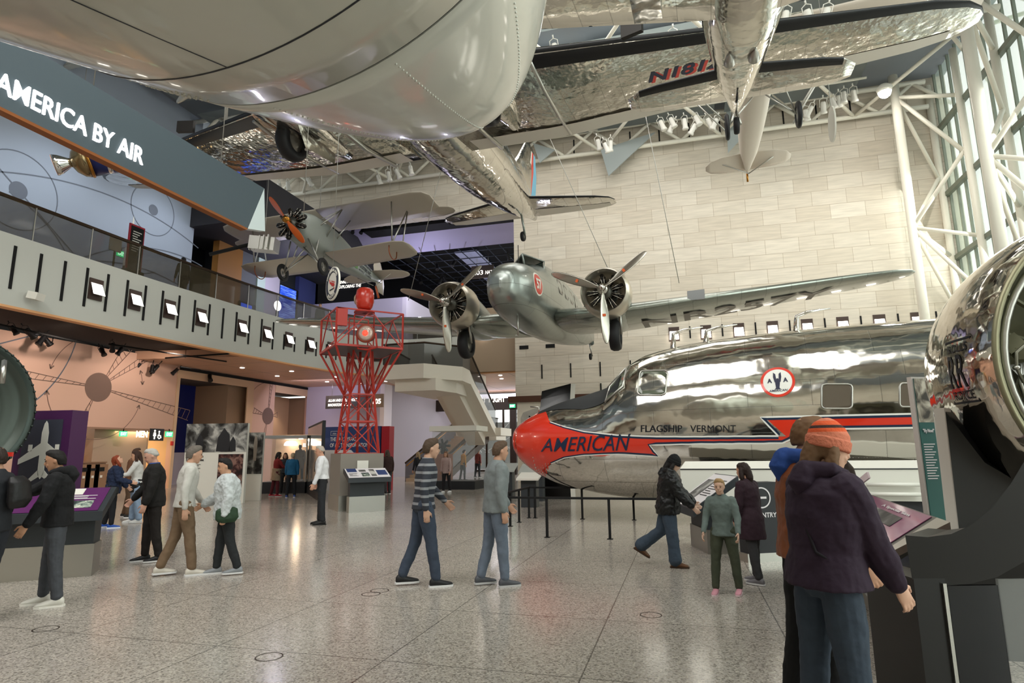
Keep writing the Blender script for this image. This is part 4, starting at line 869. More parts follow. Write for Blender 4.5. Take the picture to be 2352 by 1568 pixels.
# ---------------------------------------------------------------- cream high-wing monoplane near the stone wall
pfc = (3.154, 25.022, 12.481, -1.615, .129, .019)
G = plane_root('cabin_monoplane', 'cream fabric high-wing monoplane hung tail-down near the stone wall', pfc)
M_cream = mat('cream dope', 'ddd3c6', .55, bump=(.1, .02), scale=1.5)
ffc = [(.0, .32, .1, .03), (.4, .42, .02, .12), (1.5, .7, -.12, .32), (3.2, .95, -.35, .45), (5.4, 1.05, -.62, .52), (7.0, 1.0, -.62, .5), (8.2, .8, -.5, .42), (8.5, .6, -.3, .3)]
fuse(MB(), ffc, 24, 3.2).build('fuselage', M_cream, G, world=False)
for s in (1, -1):
    wing(MB(), [(.05, 1.35, 1.3, .22, .06), (1.0, 1.25, 1.15, .22, .06), (1.4, 1.05, .85, .22, .05), (1.6, .75, .3, .22, .04)], s).build('tailplane', M_cream, G, world=False)
    wing(MB(), [(.0, 6.9, 2.1, 1.15, .12), (5.9, 6.9, 2.1, 1.25, .12), (6.5, 6.6, 1.4, 1.27, .1)], s).build('wing', M_cream, G, world=False)
    m = MB()
    for (a, b) in (((.8, .95*s, .2), (.15, .05, .0)), ((5.5, .5*s, -.5), (6.2, .95*s, -1.85)), ((6.8, .5*s, -.5), (6.2, .95*s, -1.85)), ((6.2, 0, -.75), (6.2, .95*s, -1.85)), ((6.2, .95*s, -1.85), (6.4, 3.0*s, 1.15)), ((5.6, .95*s, -1.75), (5.6, 2.8*s, 1.15))): MB().tube([a, b], .025, 6).build('strut', M_steel, G, world=False)
    wheel(G, (6.2, 1.02*s, -1.9), .4, .13)
MB().tube([(.0, 0, .1), (-.15, 0, -.2)], .04).build('tail_skid', mat('brass', 'b07a34', .3, 1), G, world=False)
# ---------------------------------------------------------------- round aircraft signs
def round_sign(name, label, c, u, r, top, bottom, sub, facing=1, h=1.3):
    c, u = Vector(c), Vector(u).normalized(); V3 = Vector((0, 0, 1)); n = u.cross(V3); t = thing(name, label, 'round sign', c); N_ = 40
    P = lambda r_, g: [(c+u*(r_*math.cos(a))+V3*(r_*h*math.sin(a))+n*g) for a in [2*math.pi*k/N_ for k in range(N_)]]
    def ann(m, r0, r1, g, mi):
        vs = P(r0, g)+P(r1, g); m.add(vs, [(k, N_+k, N_+(k+1) % N_, (k+1) % N_) for k in range(N_)], mi)
    m = MB(); m.add(P(r, 0)+P(r, -.04), [list(range(N_)), list(range(N_, 2*N_))[::-1]]+[(k, N_+k, N_+(k+1) % N_, (k+1) % N_) for k in range(N_)]); m.build('disc', M_white, t, fix=True)
    m = MB(); ann(m, r*.66, r*.93, .006, 0); m.build('navy_ring', mat('navy ring', '23283f', .5), t)
    m = MB()
    def arc(s, a0, a1, rr, hh, sg):
        L_ = len(s)
        for i, ch in enumerate(s):
            if ch == ' ': continue
            a = a0+(a1-a0)*(i+.5)/L_; o = c+u*(rr*math.cos(a))+V3*(rr*h*math.sin(a))+n*.012; tt = (u*(-math.sin(a))+V3*(math.cos(a)*h)).normalized()*sg; rd = n.cross(tt)
            put_text(m, ch, o, tt, rd, hh, None, .03, center=True)
    arc(top, 2.75, .39, r*.8, r*.17, -1); arc(bottom, 4.0, 5.42, r*.8, r*.17, 1); m.build('lettering', M_white, t)
    m = MB(); q = lambda pts: m.prism([(a*r, b*r*h) for a, b in pts], c+n*.008, u, V3, n*.006)
    q([(-.42, .28), (-.36, .32), (-.3, .16), (.35, -.05), (.42, -.2), (.1, -.16), (-.3, .05)]); q([(-.08, .2), (.42, .02), (.45, -.03), (-.06, .14)]); q([(-.05, -.08), (.3, -.2), (.31, -.24), (-.05, -.13)]); q([(.3, -.3), (.4, -.3), (.4, -.38), (.3, -.38)])
    m.build('plane_emblem', M_red, t, fix=True)
    m = MB(); put_text(m, sub, c-V3*r*h*.36+n*.008, u, V3, r*.07, r*.6, .0, center=True); m.build('small_text', M_ink, t)
    MB().tube([c+V3*r*h, Vector((c.x, c.y, 17.5))], .008, 5).build('hanging_wire', M_steel, t); return t
cc = CAMP+ray(763, 651)*15.2
round_sign('aircraft_sign', 'round navy-bordered sign reading HUFF-DALAND DUSTER with a red plane, under the biplane', cc, (.80, -.60, 0), .43, 'HUFF-DALAND', 'DUSTER', 'NATIONAL COLLECTION', h=1.0)
cc = CAMP+ray(1913, 285)*17.5
round_sign('aircraft_sign', 'narrow-looking round sign with a red plane, hung right of the cream monoplane', cc, (.05, 1, 0), .5, 'MONOPLANE', 'CABIN', 'NATIONAL COLLECTION', h=1.0)
# ---------------------------------------------------------------- biplane crop duster
pbi = (-15.38, 22.6, 12.3, -1.575, .088, .043)
Bp = plane_root('biplane', 'silver biplane crop duster with an orange wooden propeller, hung left of centre', pbi)
Bp.matrix_basis = Bp.matrix_basis @ Matrix.Scale(1.07, 4)
M_dope = mat('silver dope', 'bdb4a6', .5, bump=(.12, .03), scale=1.2, stretch=(1, 4, 1))
M_gdope = mat('grey fuselage paint', '8f958f', .4)
fbi = [(1.35, -.95, -1.6, .3), (1.1, -.7, -1.85, .46), (.4, -.5, -1.95, .5), (-1.2, -.45, -1.95, .48), (-3.0, -.7, -1.75, .36), (-4.6, -.85, -1.5, .2), (-5.9, -1.0, -1.2, .05)]
fb = fuse(MB(), fbi, 24, 3.2).build('fuselage', M_gdope, Bp, world=False)
MB().box((-1.3, 0, -.5), (.7, .62, .12)).build('cockpit_opening', M_black, fb, world=False)
up_, lo_ = [(0, .0, 2.15, .0, .08), (4.3, .0, 2.15, .04, .08), (4.75, -.15, 1.85, .05, .075), (4.98, -.5, 1.3, .05, .06)], [(.4, -.3, 1.75, -1.9, .08), (3.45, -.3, 1.75, -1.85, .08), (3.85, -.45, 1.4, -1.85, .075), (3.98, -.8, .8, -1.85, .06)]
for s in (1, -1):
    w = wing(MB(), up_, s).build('upper_wing', M_dope, Bp, world=False)
    wing(MB(), [(3.9, -1.6, .7, .045, .06), (4.9, -1.5, .85, .045, .06), (5.35, -1.65, .6, .045, .05), (5.5, -1.85, .25, .045, .04)], s).build('aileron', M_dope, w, world=False)
    wing(MB(), lo_, s).build('lower_wing', M_dope, Bp, world=False)
    for a, b in (((-.35, 3.35*s, -.05), (-.6, 3.3*s, -1.72)), ((-1.3, 3.6*s, -.05), (-.65, 3.3*s, -1.72)), ((-1.35, 3.6*s, -.05), (-1.5, 3.3*s, -1.72))):
        MB().tube([a, b], .03, 8).build('wing_strut', M_steel, Bp, world=False)
    for a, b in (((-.3, 1.1*s, -.05), (.3, .42*s, -1.0)), ((-.3, 1.1*s, -.05), (-.2, .45*s, -1.3)), ((-1.3, .9*s, -.05), (-1.0, .45*s, -1.0)), ((-.3, 1.1*s, -.05), (-.1, -.5*s, -.7))):
        MB().tube([a, b], .028, 8).build('cabane_strut', M_steel, Bp, world=False)
    m = MB(); pts = [(-.55+.0, 3.2*s, -1.8)]+[(-.9+.35*math.cos(a), 3.2*s, -2.05-.3*math.sin(a)) for a in [math.pi*k/10 for k in range(11)]]+[(-1.25, 3.2*s, -1.8)]; m.tube(pts, .022, 6); m.build('wing_skid', mat('copper tube', '9c5a3c', .35, .7), Bp, world=False)
    wheel(Bp, (.55, .92*s, -2.95), .36, .12, 'wheel', spokes=True)
    for a, b in (((.9, .4*s, -1.8), (.55, .86*s, -2.95)), ((-.3, .4*s, -1.85), (.55, .86*s, -2.95)), ((.5, -.1*s, -1.9), (.55, .86*s, -2.95)), ((.2, .45*s, -1.2), (.5, .5*s, -2.3))):
        MB().tube([a, b], .028, 8).build('undercarriage_strut', M_steel, Bp, world=False)
    wing(MB(), [(.05, -4.6, 1.3, -1.0, .06), (1.2, -4.85, 1.15, -1.0, .06), (1.6, -5.1, .75, -1.0, .05), (1.75, -5.35, .3, -1.0, .04)], s).build('tailplane', M_dope, Bp, world=False)
    MB().tube([(-5.2, .9*s, -1.03), (-5.3, .06*s, -1.5)], .018, 6).build('tail_brace', M_steel, Bp, world=False)
wing(MB(), [(-1.7, -5.7, .55, 0, .08), (-1.2, -5.3, 1.0, 0, .08), (-.5, -5.1, 1.0, 0, .08), (-.1, -5.3, .55, 0, .06)], 1, vertical=True).build('rudder', M_dope, Bp, world=False)
MB().tube([(-5.4, 0, -1.5), (-5.75, 0, -2.0)], [.04, .06], 6).build('tail_skid', mat('orange wood', 'c0571d', .35, coat=.5), Bp, world=False)
radial(Bp, (1.45, 0, -1.35), .7, 9, M_eng)
m = MB(); M_pr = MATS['orange wood']
hb = MB().lathe([(0, 1.95), (.12, 1.93), (.14, 1.75), (.08, 1.6)], (0, 0, -1.35), 'X', 14).build('propeller_hub', mat('brass', 'b07a34', .3, 1), Bp, world=False)
for a in (128, -52): m = MB(); prop_blade(m, 1.42, .27, math.radians(a), (1.82, 0, -1.35), .6); m.build('propeller_blade', M_pr, hb, world=False)
m = MB(); letters_on(m, 'HUFF,DALAND', lambda a, b: side_pt(fbi, -3.15-a, -1.12-a*.02+b, 1, .02, 3.2), .2, 1.4, .02); letters_on(m, 'DUSTERS INC.', lambda a, b: side_pt(fbi, -3.25-a, -1.38+a*.02+b, 1, .02, 3.2), .18, 1.3, .02); letters_on(m, 'MONROE   LOUISIANA', lambda a, b: side_pt(fbi, -3.2-a, -1.55+a*.07+b, 1, .02, 3.2), .09, 1.4, .01)
m.build('lettering', M_ink, fb, world=False)
m = MB(); m.add([side_pt(fbi, x, z, 1, .02, 3.2) for x, z in ((-2.45, -1.6), (-3.05, -1.55), (-3.05, -.95), (-2.45, -.9))], [(3, 2, 1, 0)]); m.build('emblem', mat('green emblem', '5f8a4a', .5), fb, world=False)
# ---------------------------------------------------------------- jumbo nose overhead
tip = Vector((-1.823, 5.326, 5.02)); yaw, Lb, qq, hb_ = .103, 7.964, .807, 2.615
J = thing('jumbo_jet_nose', 'huge smooth grey nose of a jumbo jet hanging over the upper left', 'aeroplane nose', tip)
J.matrix_basis = Matrix.Translation(tip) @ Matrix.Rotation(math.pi/2-yaw, 4, 'Z')
def jg(s): return math.sqrt(max(0, 1-(1-min(s/Lb, 1))**qq))
def jring(s, n=96, g=0):
    k = jg(s); w_, h_ = 3.25*k+g, hb_*k+g; return [Vector((-s, w_*math.cos(a), h_*math.sin(a)*(1.3 if math.sin(a) > 0 else 1))) for a in [2*math.pi*i/n for i in range(n)]]
sts = [.0003, .004, .015, .04, .08, .14, .22, .33, .46, .62, .8, 1.0, 1.25, 1.55, 1.9, 2.3, 2.8, 3.4, 4.1, 4.9, 5.8, 6.8, 7.9, 9, 10]
M_747 = mat('smooth grey aircraft paint', 'c0bfb3', .3, metal=.25, coat=.5, bump=(.14, .3), scale=.9)
M_rad = mat('pale radome paint', 'cfd0c7', .26, metal=.15, coat=.5, bump=(.08, .2), scale=.9)
SJ = 2.5
bodyS = [s for s in sts if s > SJ+.02]
MB().loft([jring(SJ-.02, g=-.01), jring(SJ+.02, g=-.01)], cap=False).build('joint_gap', M_black, J, world=False)
def jpt(s, a, g=0): k = jg(s); w_, h_ = 3.25*k+g, hb_*k+g; return Vector((-s, w_*math.cos(a), h_*math.sin(a)*(1.3 if math.sin(a) > 0 else 1)))
m = MB()
for s in (3.02,): m.tube([jpt(s, a, -.002) for a in [math.pi+math.pi*k/60 for k in range(61)]], .006, 4)
for a in (-2.2, -1.57, -.95): m.tube([jpt(3.02+.15*k, a, -.0015) for k in range(44)], .004, 4)
m.tube([jpt(s, a) for s, a in ((3.25, -.9), (3.25, -.72), (4.2, -.72))], .007, 4)
m.build('panel_seam', M_dark, J, world=False)
m = MB().loft([jring(s) for s in [s for s in sts if s < SJ-.02]+[SJ-.006]], mi=0, flip=True)
for k in range(5):
    a = -2.5+.55*k
    for j in range(46):
        s = .25+2.2*j/46; m.ball(jpt(s, a, .001), .008, 6)
m.build('radome', M_rad, J, world=False, fix=True)
m = MB().loft([jring(s) for s in [SJ+.012]+bodyS], mi=0, flip=True)
for i in range(5):
    for j in range(60):
        a = -1.2+1.0*j/60
        if i > 2 and j < 14: continue
        m.ball(jpt(2.6+.075*i+(.03 if j % 2 else 0), a, .001), .009, 6)
m.build('nose_section', M_747, J, world=False, fix=True)
# ---------------------------------------------------------------- big blade sign
SA, SB = atz(600, 540, 6.6), atz(0, 245, 6.6); su = (SA-SB).normalized(); s0 = SB-su*3.0
u3 = Vector((su.x, su.y, 0)).normalized(); nn = Vector((-u3.y, u3.x, 0)); Ls = (SA-s0).length
S = thing('hanging_banner_sign', 'long slate-grey hanging sign reading AMERICA BY AIR across the upper left', 'hanging sign', s0)
zt_ = atz(603, 430, 1e9 if False else 6.6).z
def onsign(px, py): r = ray(px, py); n_ = Vector((u3.y, -u3.x, 0)); k = ((SA-CAMP).dot(n_))/r.dot(n_); return CAMP+r*k
Z1 = onsign(603, 430).z; Z0 = 6.6
MB().prism([(0, 0), (Ls-.45, 0), (Ls, Z1-Z0), (0, Z1-Z0)], s0, u3, (0, 0, 1), nn*.16).build('sign_face', mat('slate sign paint', '4b5860', .6), S, fix=True)
E0 = s0+u3*(Ls-.45); E1 = s0+u3*Ls+Vector((0, 0, Z1-Z0))
MB().add([E0, E1, E1+nn*.16, E0+nn*.16, E1+u3*.12-Vector((0, 0, 1.02)), E1+nn*.16+u3*.12-Vector((0, 0, 1.02))], [(0, 4, 1), (1, 4, 5, 2), (3, 2, 5), (0, 3, 5, 4)]).build('folded_end', mat('pale sign end', 'd5e2e4', .5), S, fix=True)
MB().prism([(0, -.05), (Ls-.5, -.05), (Ls-.45, 0), (0, 0)], s0-nn*.01, u3, (0, 0, 1), nn*.162).build('sign_edge', mat('orange glow tone', '8d4f1c', .5), S, fix=True)  # orange glow under the sign, put into the colour of this strip
pa, pb = onsign(-14, 205), onsign(328, 360); ha = .275*(Z1-Z0)
m = MB(); a_ = (pa-s0).dot(u3); b_ = (pb-s0).dot(u3)
put_text(m, 'AMERICA BY AIR', s0+u3*a_+Vector((0, 0, .175*(Z1-Z0))), u3, (0, 0, 1), ha, b_-a_, .006, depth=.03); m.build('lettering', mat('glowing white letters', 'ffffff', .5, emit=1.25), S)
for k in range(4):
    q = s0+u3*(1.5+3*k)+nn*.25; MB().tube([q+Vector((0, 0, Z1-Z0)), q+Vector((0, 0, 10.5))], .01, 5).build('hanging_wire', M_steel, S)
# satellite-like engine model hung behind the sign
cs = CAMP+ray(172, 372)*15.0; t = thing('rocket_stage', 'silver and blue rocket stage model hanging under the slate sign', 'space model', cs)
d = Vector((.66, .60, .38)).normalized(); Q = d.to_track_quat('X', 'Z').to_matrix().to_4x4(); MM = Matrix.Translation(cs) @ Q
def lat(name, prof, mt, n=28): m = MB(); m.M = MM; m.lathe(prof, (0, 0, 0), 'X', n); return m.build(name, mt, t)
lat('engine_nozzle', [(0, -.43), (.26, -.42), (.22, -.3), (.12, -.12), (.1, -.05)], M_chrome)
lat('nozzle_face', [(0, -.445), (.25, -.44), (.25, -.43)], mat('pink disc', 'e3b39a', .5))
lat('bronze_dome', [(.12, -.08), (.25, -.02), (.38, .12), (.42, .25)], mat('bronze dome', '8c7a5a', .22, .9))
lat('gold_ring', [(.42, .25), (.44, .27), (.44, .31), (.41, .32)], mat('brass', 'b07a34', .3, 1))
lat('blue_barrel', [(.41, .3), (.41, 1.15), (.36, 1.2), (0, 1.25)], mat('blue panels', '26326e', .3, .4))
lat('silver_band', [(.415, .62), (.415, .72)], M_chrome)
MB().tube([cs, cs+Vector((0, 0, 3))], .008, 5).build('hanging_wire', M_steel, t)
# glass gondola-like model behind the biplane
cs = CAMP+ray(607, 562)*23.0; t = thing('spacecraft_model', 'silver box-shaped spacecraft model with a long black boom behind the biplane', 'space model', cs)
MB().box(cs, (.95, .6, .5), (.05, .1, .3)).build('body', M_steel, t)
m = MB()
for k in range(5): m.box(cs+Vector((-.38+.19*k, -.3, .0)), (.04, .1, .52), (.05, .1, .3))
m.build('ribs', M_steel, t); MB().tube([cs+Vector((-2.1, -.4, -.3)), cs+Vector((-.5, 0, .1))], .07, 6).build('boom', M_black, t); MB().tube([cs, cs+Vector((0, 0, 3))], .01, 5).build('hanging_wire', M_steel, t)
# suspension wires of the aircraft
def wires(root, pts):
    for a, b in pts: MB().tube([a, b], .012, 5).build('suspension_wire', M_steel, root)
wires(A, [(aty(938, 690, 19.5), (-6.6, 19.5, 17.5)), (aty(1400, 625, 19.5), (-5.8, 19.6, 17.5)), (aty(1560, 650, 19.6), (-1.2, 19.6, 17.5))])
wires(Bp, [((-15.4, 23, 12.4), (-15.4, 23, 17.4)), ((-11.9, 23, 12.5), (-11.9, 23, 17.4))])
DC7P = (-4.204, 15.201, 1.903, -.137); DC7K = (.841, .949, 1.338)
# ================================================================ FLAGSHIP NOSE ON THE FLOOR
F_s = [0, .12, .3, .6, 1, 1.5, 2, 2.6, 3.2, 3.7, 4.2, 5, 6, 7.5, 9, 11, 14]
F_t = [.0, .25, .40, .55, .72, .88, 1.0, 1.12, 1.3, 1.75, 2.0, 2.15, 2.25, 2.32, 2.35, 2.35, 2.35]
F_b = [.0, .25, .40, .55, .70, .82, .9, .97, 1.02, 1.05, 1.06, 1.06, 1.06, 1.04, 1.03, 1.03, 1.03]
F_w = [.02, .25, .42, .6, .8, 1.0, 1.14, 1.28, 1.38, 1.45, 1.5, 1.56, 1.59, 1.6, 1.6, 1.6, 1.6]
kS, kT, kB = DC7K
ftab = ease([(-s*kS, t*kT+(.01 if s == 0 else 0), -b*kB-(.01 if s == 0 else 0), w) for s, t, b, w in zip(F_s, F_t, F_b, F_w)], 6)
K = thing('airliner_nose', 'polished airliner front fuselage with red nose and AMERICAN lettering standing on the floor', 'aeroplane', DC7P[:3])
K.matrix_basis = Matrix.Translation(DC7P[:3]) @ Matrix.Rotation(math.pi+DC7P[3], 4, 'Z')
NEAR = 1   # near side is local +y
def FS(s, a, g=0):
    _, zt, zb, w = interp(ftab, -s); zc, h = (zt+zb)/2, (zt-zb)/2; a = math.radians(a)
    return Vector((-s, NEAR*(w+g)*math.cos(a), zc+(h+g)*math.sin(a)))
IK = K.matrix_basis.inverted()
def onf(px, py):
    """pixel -> (s, angle) on the near side of the fuselage skin"""
    o = IK @ CAMP; d = IK.to_3x3() @ ray(px, py); best = (9, None); t = 8.0; prev = None
    while t < 22:
        p = o+d*t; s = -p.x
        if s > 0:
            _, zt, zb, w = interp(ftab, -s); zc, h = (zt+zb)/2, (zt-zb)/2; v = (p.y/w)**2+((p.z-zc)/h)**2-1
            if abs(v) < best[0]: best = (abs(v), (s, math.degrees(math.atan2((p.z-zc)/h, p.y*NEAR/w))))
            if v < 0: return best[1] if prev is None else (s, math.degrees(math.atan2((p.z-zc)/h, p.y*NEAR/w)))
        t += .02
    return best[1]
M_flag = skin_metal('flagship bare metal', 'd9d6ce', .09, (1.15, .5), .30, 1.1, axes='XZ')
rings = []
for row in ftab:
    s = -row[0]; rings.append([FS(s, 360*k/72) for k in range(72)])
fk = MB().loft(rings, flip=True).build('fuselage', M_flag, K, world=False, fix=True)
M_fred = mat('signal red', 'd8321a', .22, coat=.7); M_navy = mat('navy line', '1a2b45', .35); M_fwhite = mat('white pinstripe', 'e8e8e2', .35)
def grid(mb, fn, n, m_, mi=0):
    vs = [fn(i/n, j/m_) for i in range(n+1) for j in range(m_+1)]
    mb.add(vs, [(i*(m_+1)+j, (i+1)*(m_+1)+j, (i+1)*(m_+1)+j+1, i*(m_+1)+j+1) for i in range(n) for j in range(m_)], mi, True)
UPc = [onf(*p) for p in ((1262, 968), (1297, 981), (1342, 992), (1418, 1000), (1489, 1003))]
LOc = [onf(*p) for p in ((1262, 1066), (1297, 1050), (1342, 1044), (1418, 1041.5), (1489, 1044))]
def cur(c, s, a0):
    pts = [(0, a0), (max(.02, c[0][0]*.62), a0)]+c
    for (x0, y0), (x1, y1) in zip(pts, pts[1:]):
        if s <= x1: return y0+(y1-y0)*((s-x0)/(x1-x0) if x1 > x0 else 0)
    return pts[-1][1]
sN = UPc[-1][0]; mr = MB(); G1 = .004
ss = [0.004, .01, .03, .06, .1]+[.15+(sN-.15)*k/40 for k in range(41)]
for sd in (1, -1):
    vs = []
    for s in ss:
        a1, a0 = cur(UPc, s, 90), cur(LOc, s, -90)
        for j in range(25):
            p = FS(s, a0+(a1-a0)*j/24, G1); vs.append((p.x, p.y*sd, p.z))
    fsx = [(i*25+j, (i+1)*25+j, (i+1)*25+j+1, i*25+j+1) for i in range(len(ss)-1) for j in range(24)]
    mr.add(vs, fsx, 0, True)
def quadp(mb, a, b, c, d, n=8, m_=3, g=G1):
    a, b, c, d = [Vector(onf(*p)) for p in (a, b, c, d)]
    grid(mb, lambda u, v: (lambda q: FS(q.x, q.y, g))((a.lerp(b, u)).lerp(d.lerp(c, u), v)), n, m_)
quadp(mr, (1489, 1003), (1507, 1003.5), (1507, 1020), (1489, 1020.5)); quadp(mr, (1489, 1020.5), (1507, 1045.9), (1507, 1046), (1489, 1044))
quadp(mr, (1507, 1003.5), (1762, 1002.5), (1762, 1016.5), (1507, 1020), 24)
quadp(mr, (1762, 1002.5), (1806, 1002), (1806, 1016), (1762, 1016.5)); quadp(mr, (1762, 962.5), (1806, 961), (1806, 1002), (1762, 963)); quadp(mr, (1806, 961), (1862, 960), (1862, 984), (1806, 1016), 10, 6)
quadp(mr, (1862, 960), (2145, 953), (2145, 979), (1862, 984), 30, 6)
mr.build('red_livery', M_fred, fk, world=False, fix=True)
def ribbon(mb, pts, w, g, off=0):
    """thin painted line along pixel points on the skin"""
    q = []
    for (x0, y0), (x1, y1) in zip(pts, pts[1:]):
        n = max(1, int(math.hypot(x1-x0, y1-y0)/14)); q += [(x0+(x1-x0)*k/n, y0+(y1-y0)*k/n) for k in range(n)]
    q.append(pts[-1]); sa = [Vector(onf(*p)) for p in q]; R = 1.5*math.pi/180; vs = []
    for i, p in enumerate(sa):
        a, b = sa[max(i-1, 0)], sa[min(i+1, len(sa)-1)]; t = Vector((b.x-a.x, (b.y-a.y)*R)); t = t.normalized() if t.length else Vector((1, 0)); n = Vector((-t.y, t.x))
        for e in (off-w/2, off+w/2): vs.append(FS(max(.002, p.x+n.x*e), p.y+n.y*e/R, g))
    mb.add(vs, [(2*i, 2*i+1, 2*i+3, 2*i+2) for i in range(len(sa)-1)], 0, True)
upper = [(1264, 969), (1297, 980), (1342, 991), (1418, 999), (1507, 1002.5), (1596, 1002.5), (1686, 1001.7), (1788, 1001)]
notch = [(1788, 1001), (1746, 958), (1837, 956), (2145, 949)]
lower = [(1266, 1064), (1297, 1051), (1342, 1045), (1418, 1042.5), (1514, 1048), (1492, 1021.5), (1596, 1019), (1797, 1017), (1866, 985), (2145, 981)]
ma, mb_ = MB(), MB()
for pl, sg in ((upper, 1), (notch, 1), (lower, -1)):
    ribbon(ma, pl, .03, .006, sg*-.012 if False else 0); ribbon(mb_, pl, .035, .007, .03*(1 if sg > 0 else -1)*-1)
ma.build('white_pinstripe', M_fwhite, fk, world=False, fix=True); mb_.build('navy_outline', M_navy, fk, world=False, fix=True)
# anti-glare panel, windscreen, side windows
sw = 3.62*kS/.841*.841
m = MB(); sA, sB = 1.0*kS, 3.62*kS
grid(m, lambda u, v: FS(sA+(sB-sA)*u, 90+(v*2-1)*(30+22*min(1, u*1.6)), .008), 24, 16); m.build('antiglare_panel', mat('matt anti-glare', '2a2c2e', .55), fk, world=False, fix=True)
M_cock = mat('cockpit glass', '5a6152', .05, spec=.9)
def panel(name, pts, g, mt, parent=fk, dens=1, world=False):
    P4 = [Vector(onf(*p)) for p in pts]; m = MB(); grid(m, lambda u, v: (lambda q: FS(q.x, q.y, g))((P4[0].lerp(P4[1], u)).lerp(P4[3].lerp(P4[2], u), v)), 6, 6); return m.build(name, mt, parent, world=False, fix=True)
for (sa, sb, a0, a1) in ((3.22, 3.72, 63, 88), (3.28, 3.78, 36, 60)):
    for sg in (0, 1):
        m = MB(); ps = [FS(s_*kS, (a_ if not sg else 180-a_), .03) for s_, a_ in ((sa, a1), (sb, a1), (sb, a0), (sa, a0))]; m.add(ps, [(0, 1, 2, 3), (3, 2, 1, 0)]); w_ = m.build('windscreen', M_cock, fk, world=False); MB().tube(ps, .022, 6, close=True).build('pane_frame', M_steel, w_, world=False)
def rrect(name, x0, x1, y0, y1, g, mt, r=.22, slant=0, frame=None):
    cx, cy, hx_, hy_ = (x0+x1)/2, (y0+y1)/2, (x1-x0)/2, (y1-y0)/2; pts = []
    for q_ in range(4):
        for k in range(5):
            a = math.pi/2*q_+math.pi/2*k/4; ex, ey = math.cos(a), math.sin(a)
            ux = (1-r)*(1 if q_ in (0, 3) else -1)+r*ex; uy = (1-r)*(1 if q_ in (0, 1) else -1)+r*ey; pts.append((cx+ux*hx_+slant*uy, cy+uy*hy_))
    sa = [onf(*p) for p in pts]; m = MB(); m.add([FS(s, a, g) for s, a in sa], [list(range(20))]); o = m.build(name, mt, fk, world=False, fix=True)
    f = MB(); cen = Vector(onf(cx, cy)); f.tube([FS(cen.x+(s-cen.x)*1.07, cen.y+(a-cen.y)*1.07, g) for s, a in sa], .016, 6, close=True); f.build('window_frame', M_steel, o, world=False); return o
rrect('cockpit_window', 1469, 1529, 853, 905, .012, M_cock, .3, -3)
rrect('cabin_window', 1889, 1955, 884, 936, .012, mat('cabin glass', '5c5348', .06, spec=.8), .3)
rrect('cabin_window', 2068, 2118, 882, 932, .012, MATS['cabin glass'], .3)
# white window surround frame lines and skin doubler
m = MB(); m.tube([FS(*onf(*p), .004) for p in ((1397, 900), (1405, 860), (1437, 845), (1462, 843), (1460, 898))], .02, 6); m.build('windscreen_frame', M_steel, fk, world=False)
# round AA emblem
lc = Vector(onf(1786, 876)); rr_ = abs(onf(1826, 876)[0]-onf(1746, 876)[0])/2; RH = rr_*.92/(1.62*math.pi/180)
def disc(mb, r0, r1, g, mi, n=40, m_=4):
    vs = []
    for j in range(m_+1):
        r = r0+(r1-r0)*j/m_
        for k in range(n): a = 2*math.pi*k/n; vs.append(FS(lc.x+rr_*r*math.cos(a), lc.y+RH*r*math.sin(a), g))
    mb.add(vs, [(j*n+k, (j+1)*n+k, (j+1)*n+(k+1) % n, j*n+(k+1) % n) for j in range(m_) for k in range(n)], mi, True)
m = MB(); disc(m, 0, .86, .008, 0); disc(m, .84, 1.0, .009, 1); em = m.build('round_emblem', [M_fwhite, M_fred], fk, world=False, fix=True)
m = MB()
LP = lambda x, y, g=.014: FS(lc.x+rr_*x, lc.y+RH*y, g)
def poly(pts, g=.014): m.add([LP(x, y, g) for x, y in pts], [list(range(len(pts)))])
poly([(-.05, -.1), (-.1, .5), (-.22, .62), (-.24, .3), (-.17, -.05)]); poly([(.05, -.1), (.1, .5), (.22, .62), (.24, .3), (.17, -.05)]); poly([(-.05, .2), (.05, .2), (.13, -.1), (.08, -.42), (-.12, -.42), (-.14, -.1)]); poly([(-.12, -.42), (.08, -.42), (.16, -.52), (-.2, -.5)])
for x0 in (-.6, .32): letters_on(m, 'A', lambda a, b: LP(x0+a, -.08+b), .3, .28, .04, 0, 1)
letters_on(m, 'AMERICAN', lambda a, b: LP(-.55+a, -.66+b), .14, 1.1, .015, .35, 1)
m.build('emblem_eagle_and_letters', mat('navy emblem', '1e2440', .4), em, world=False, fix=True)
def letters_px(txt, x0, x1, y0, y1, bold, shear, mt, name):
    m = MB(); L_ = 2.0; gr = .012 if bold else 0
    def pf(a, b):
        f = a/L_; x = x0+(x1-x0)*f+b*(y1-y0)*.22*(1 if bold else 0); yb_ = y1+(2-6*f)*gr*40-2; hh = (y1-y0)*(1 if not gr else .8+.25*f); return FS(*onf(x, yb_-b*hh), .022)
    letters_on(m, txt, pf, 1.0, L_, bold, shear, 0); m.build(name, mt, fk, world=False, fix=True)
letters_px('AMERICAN', 1242, 1440, 1001, 1038, .003, .0, M_navy, 'airline_lettering')
letters_px('FLAGSHIP   VERMONT', 1472, 1690, 978, 994, .0, .0, M_ink, 'name_lettering')
for (x, h_) in ((2.55, .42), (3.3, .32), (5.2, .4)):
    p = FS(x+1.6, 88); MB().tube([p, p+Vector((-.03, 0, h_*.8)), p+Vector((-.25, 0, h_)), p+Vector((-.7, 0, h_+.03))], [.07, .05, .035, .012], 8).build('antenna_mast', M_chrome, fk, world=False)
p = FS(.75*kS/.84, 86); MB().tube([p, p+Vector((.0, 0, .14)), p+Vector((.22, .02, .16))], .02, 6).build('pitot_tube', M_steel, fk, world=False)
for x in (-6.5, -10.5): MB().box((x, 0, -1.5), (.5, 1.2, .8)).build('support_stand', M_dark, K, world=False)
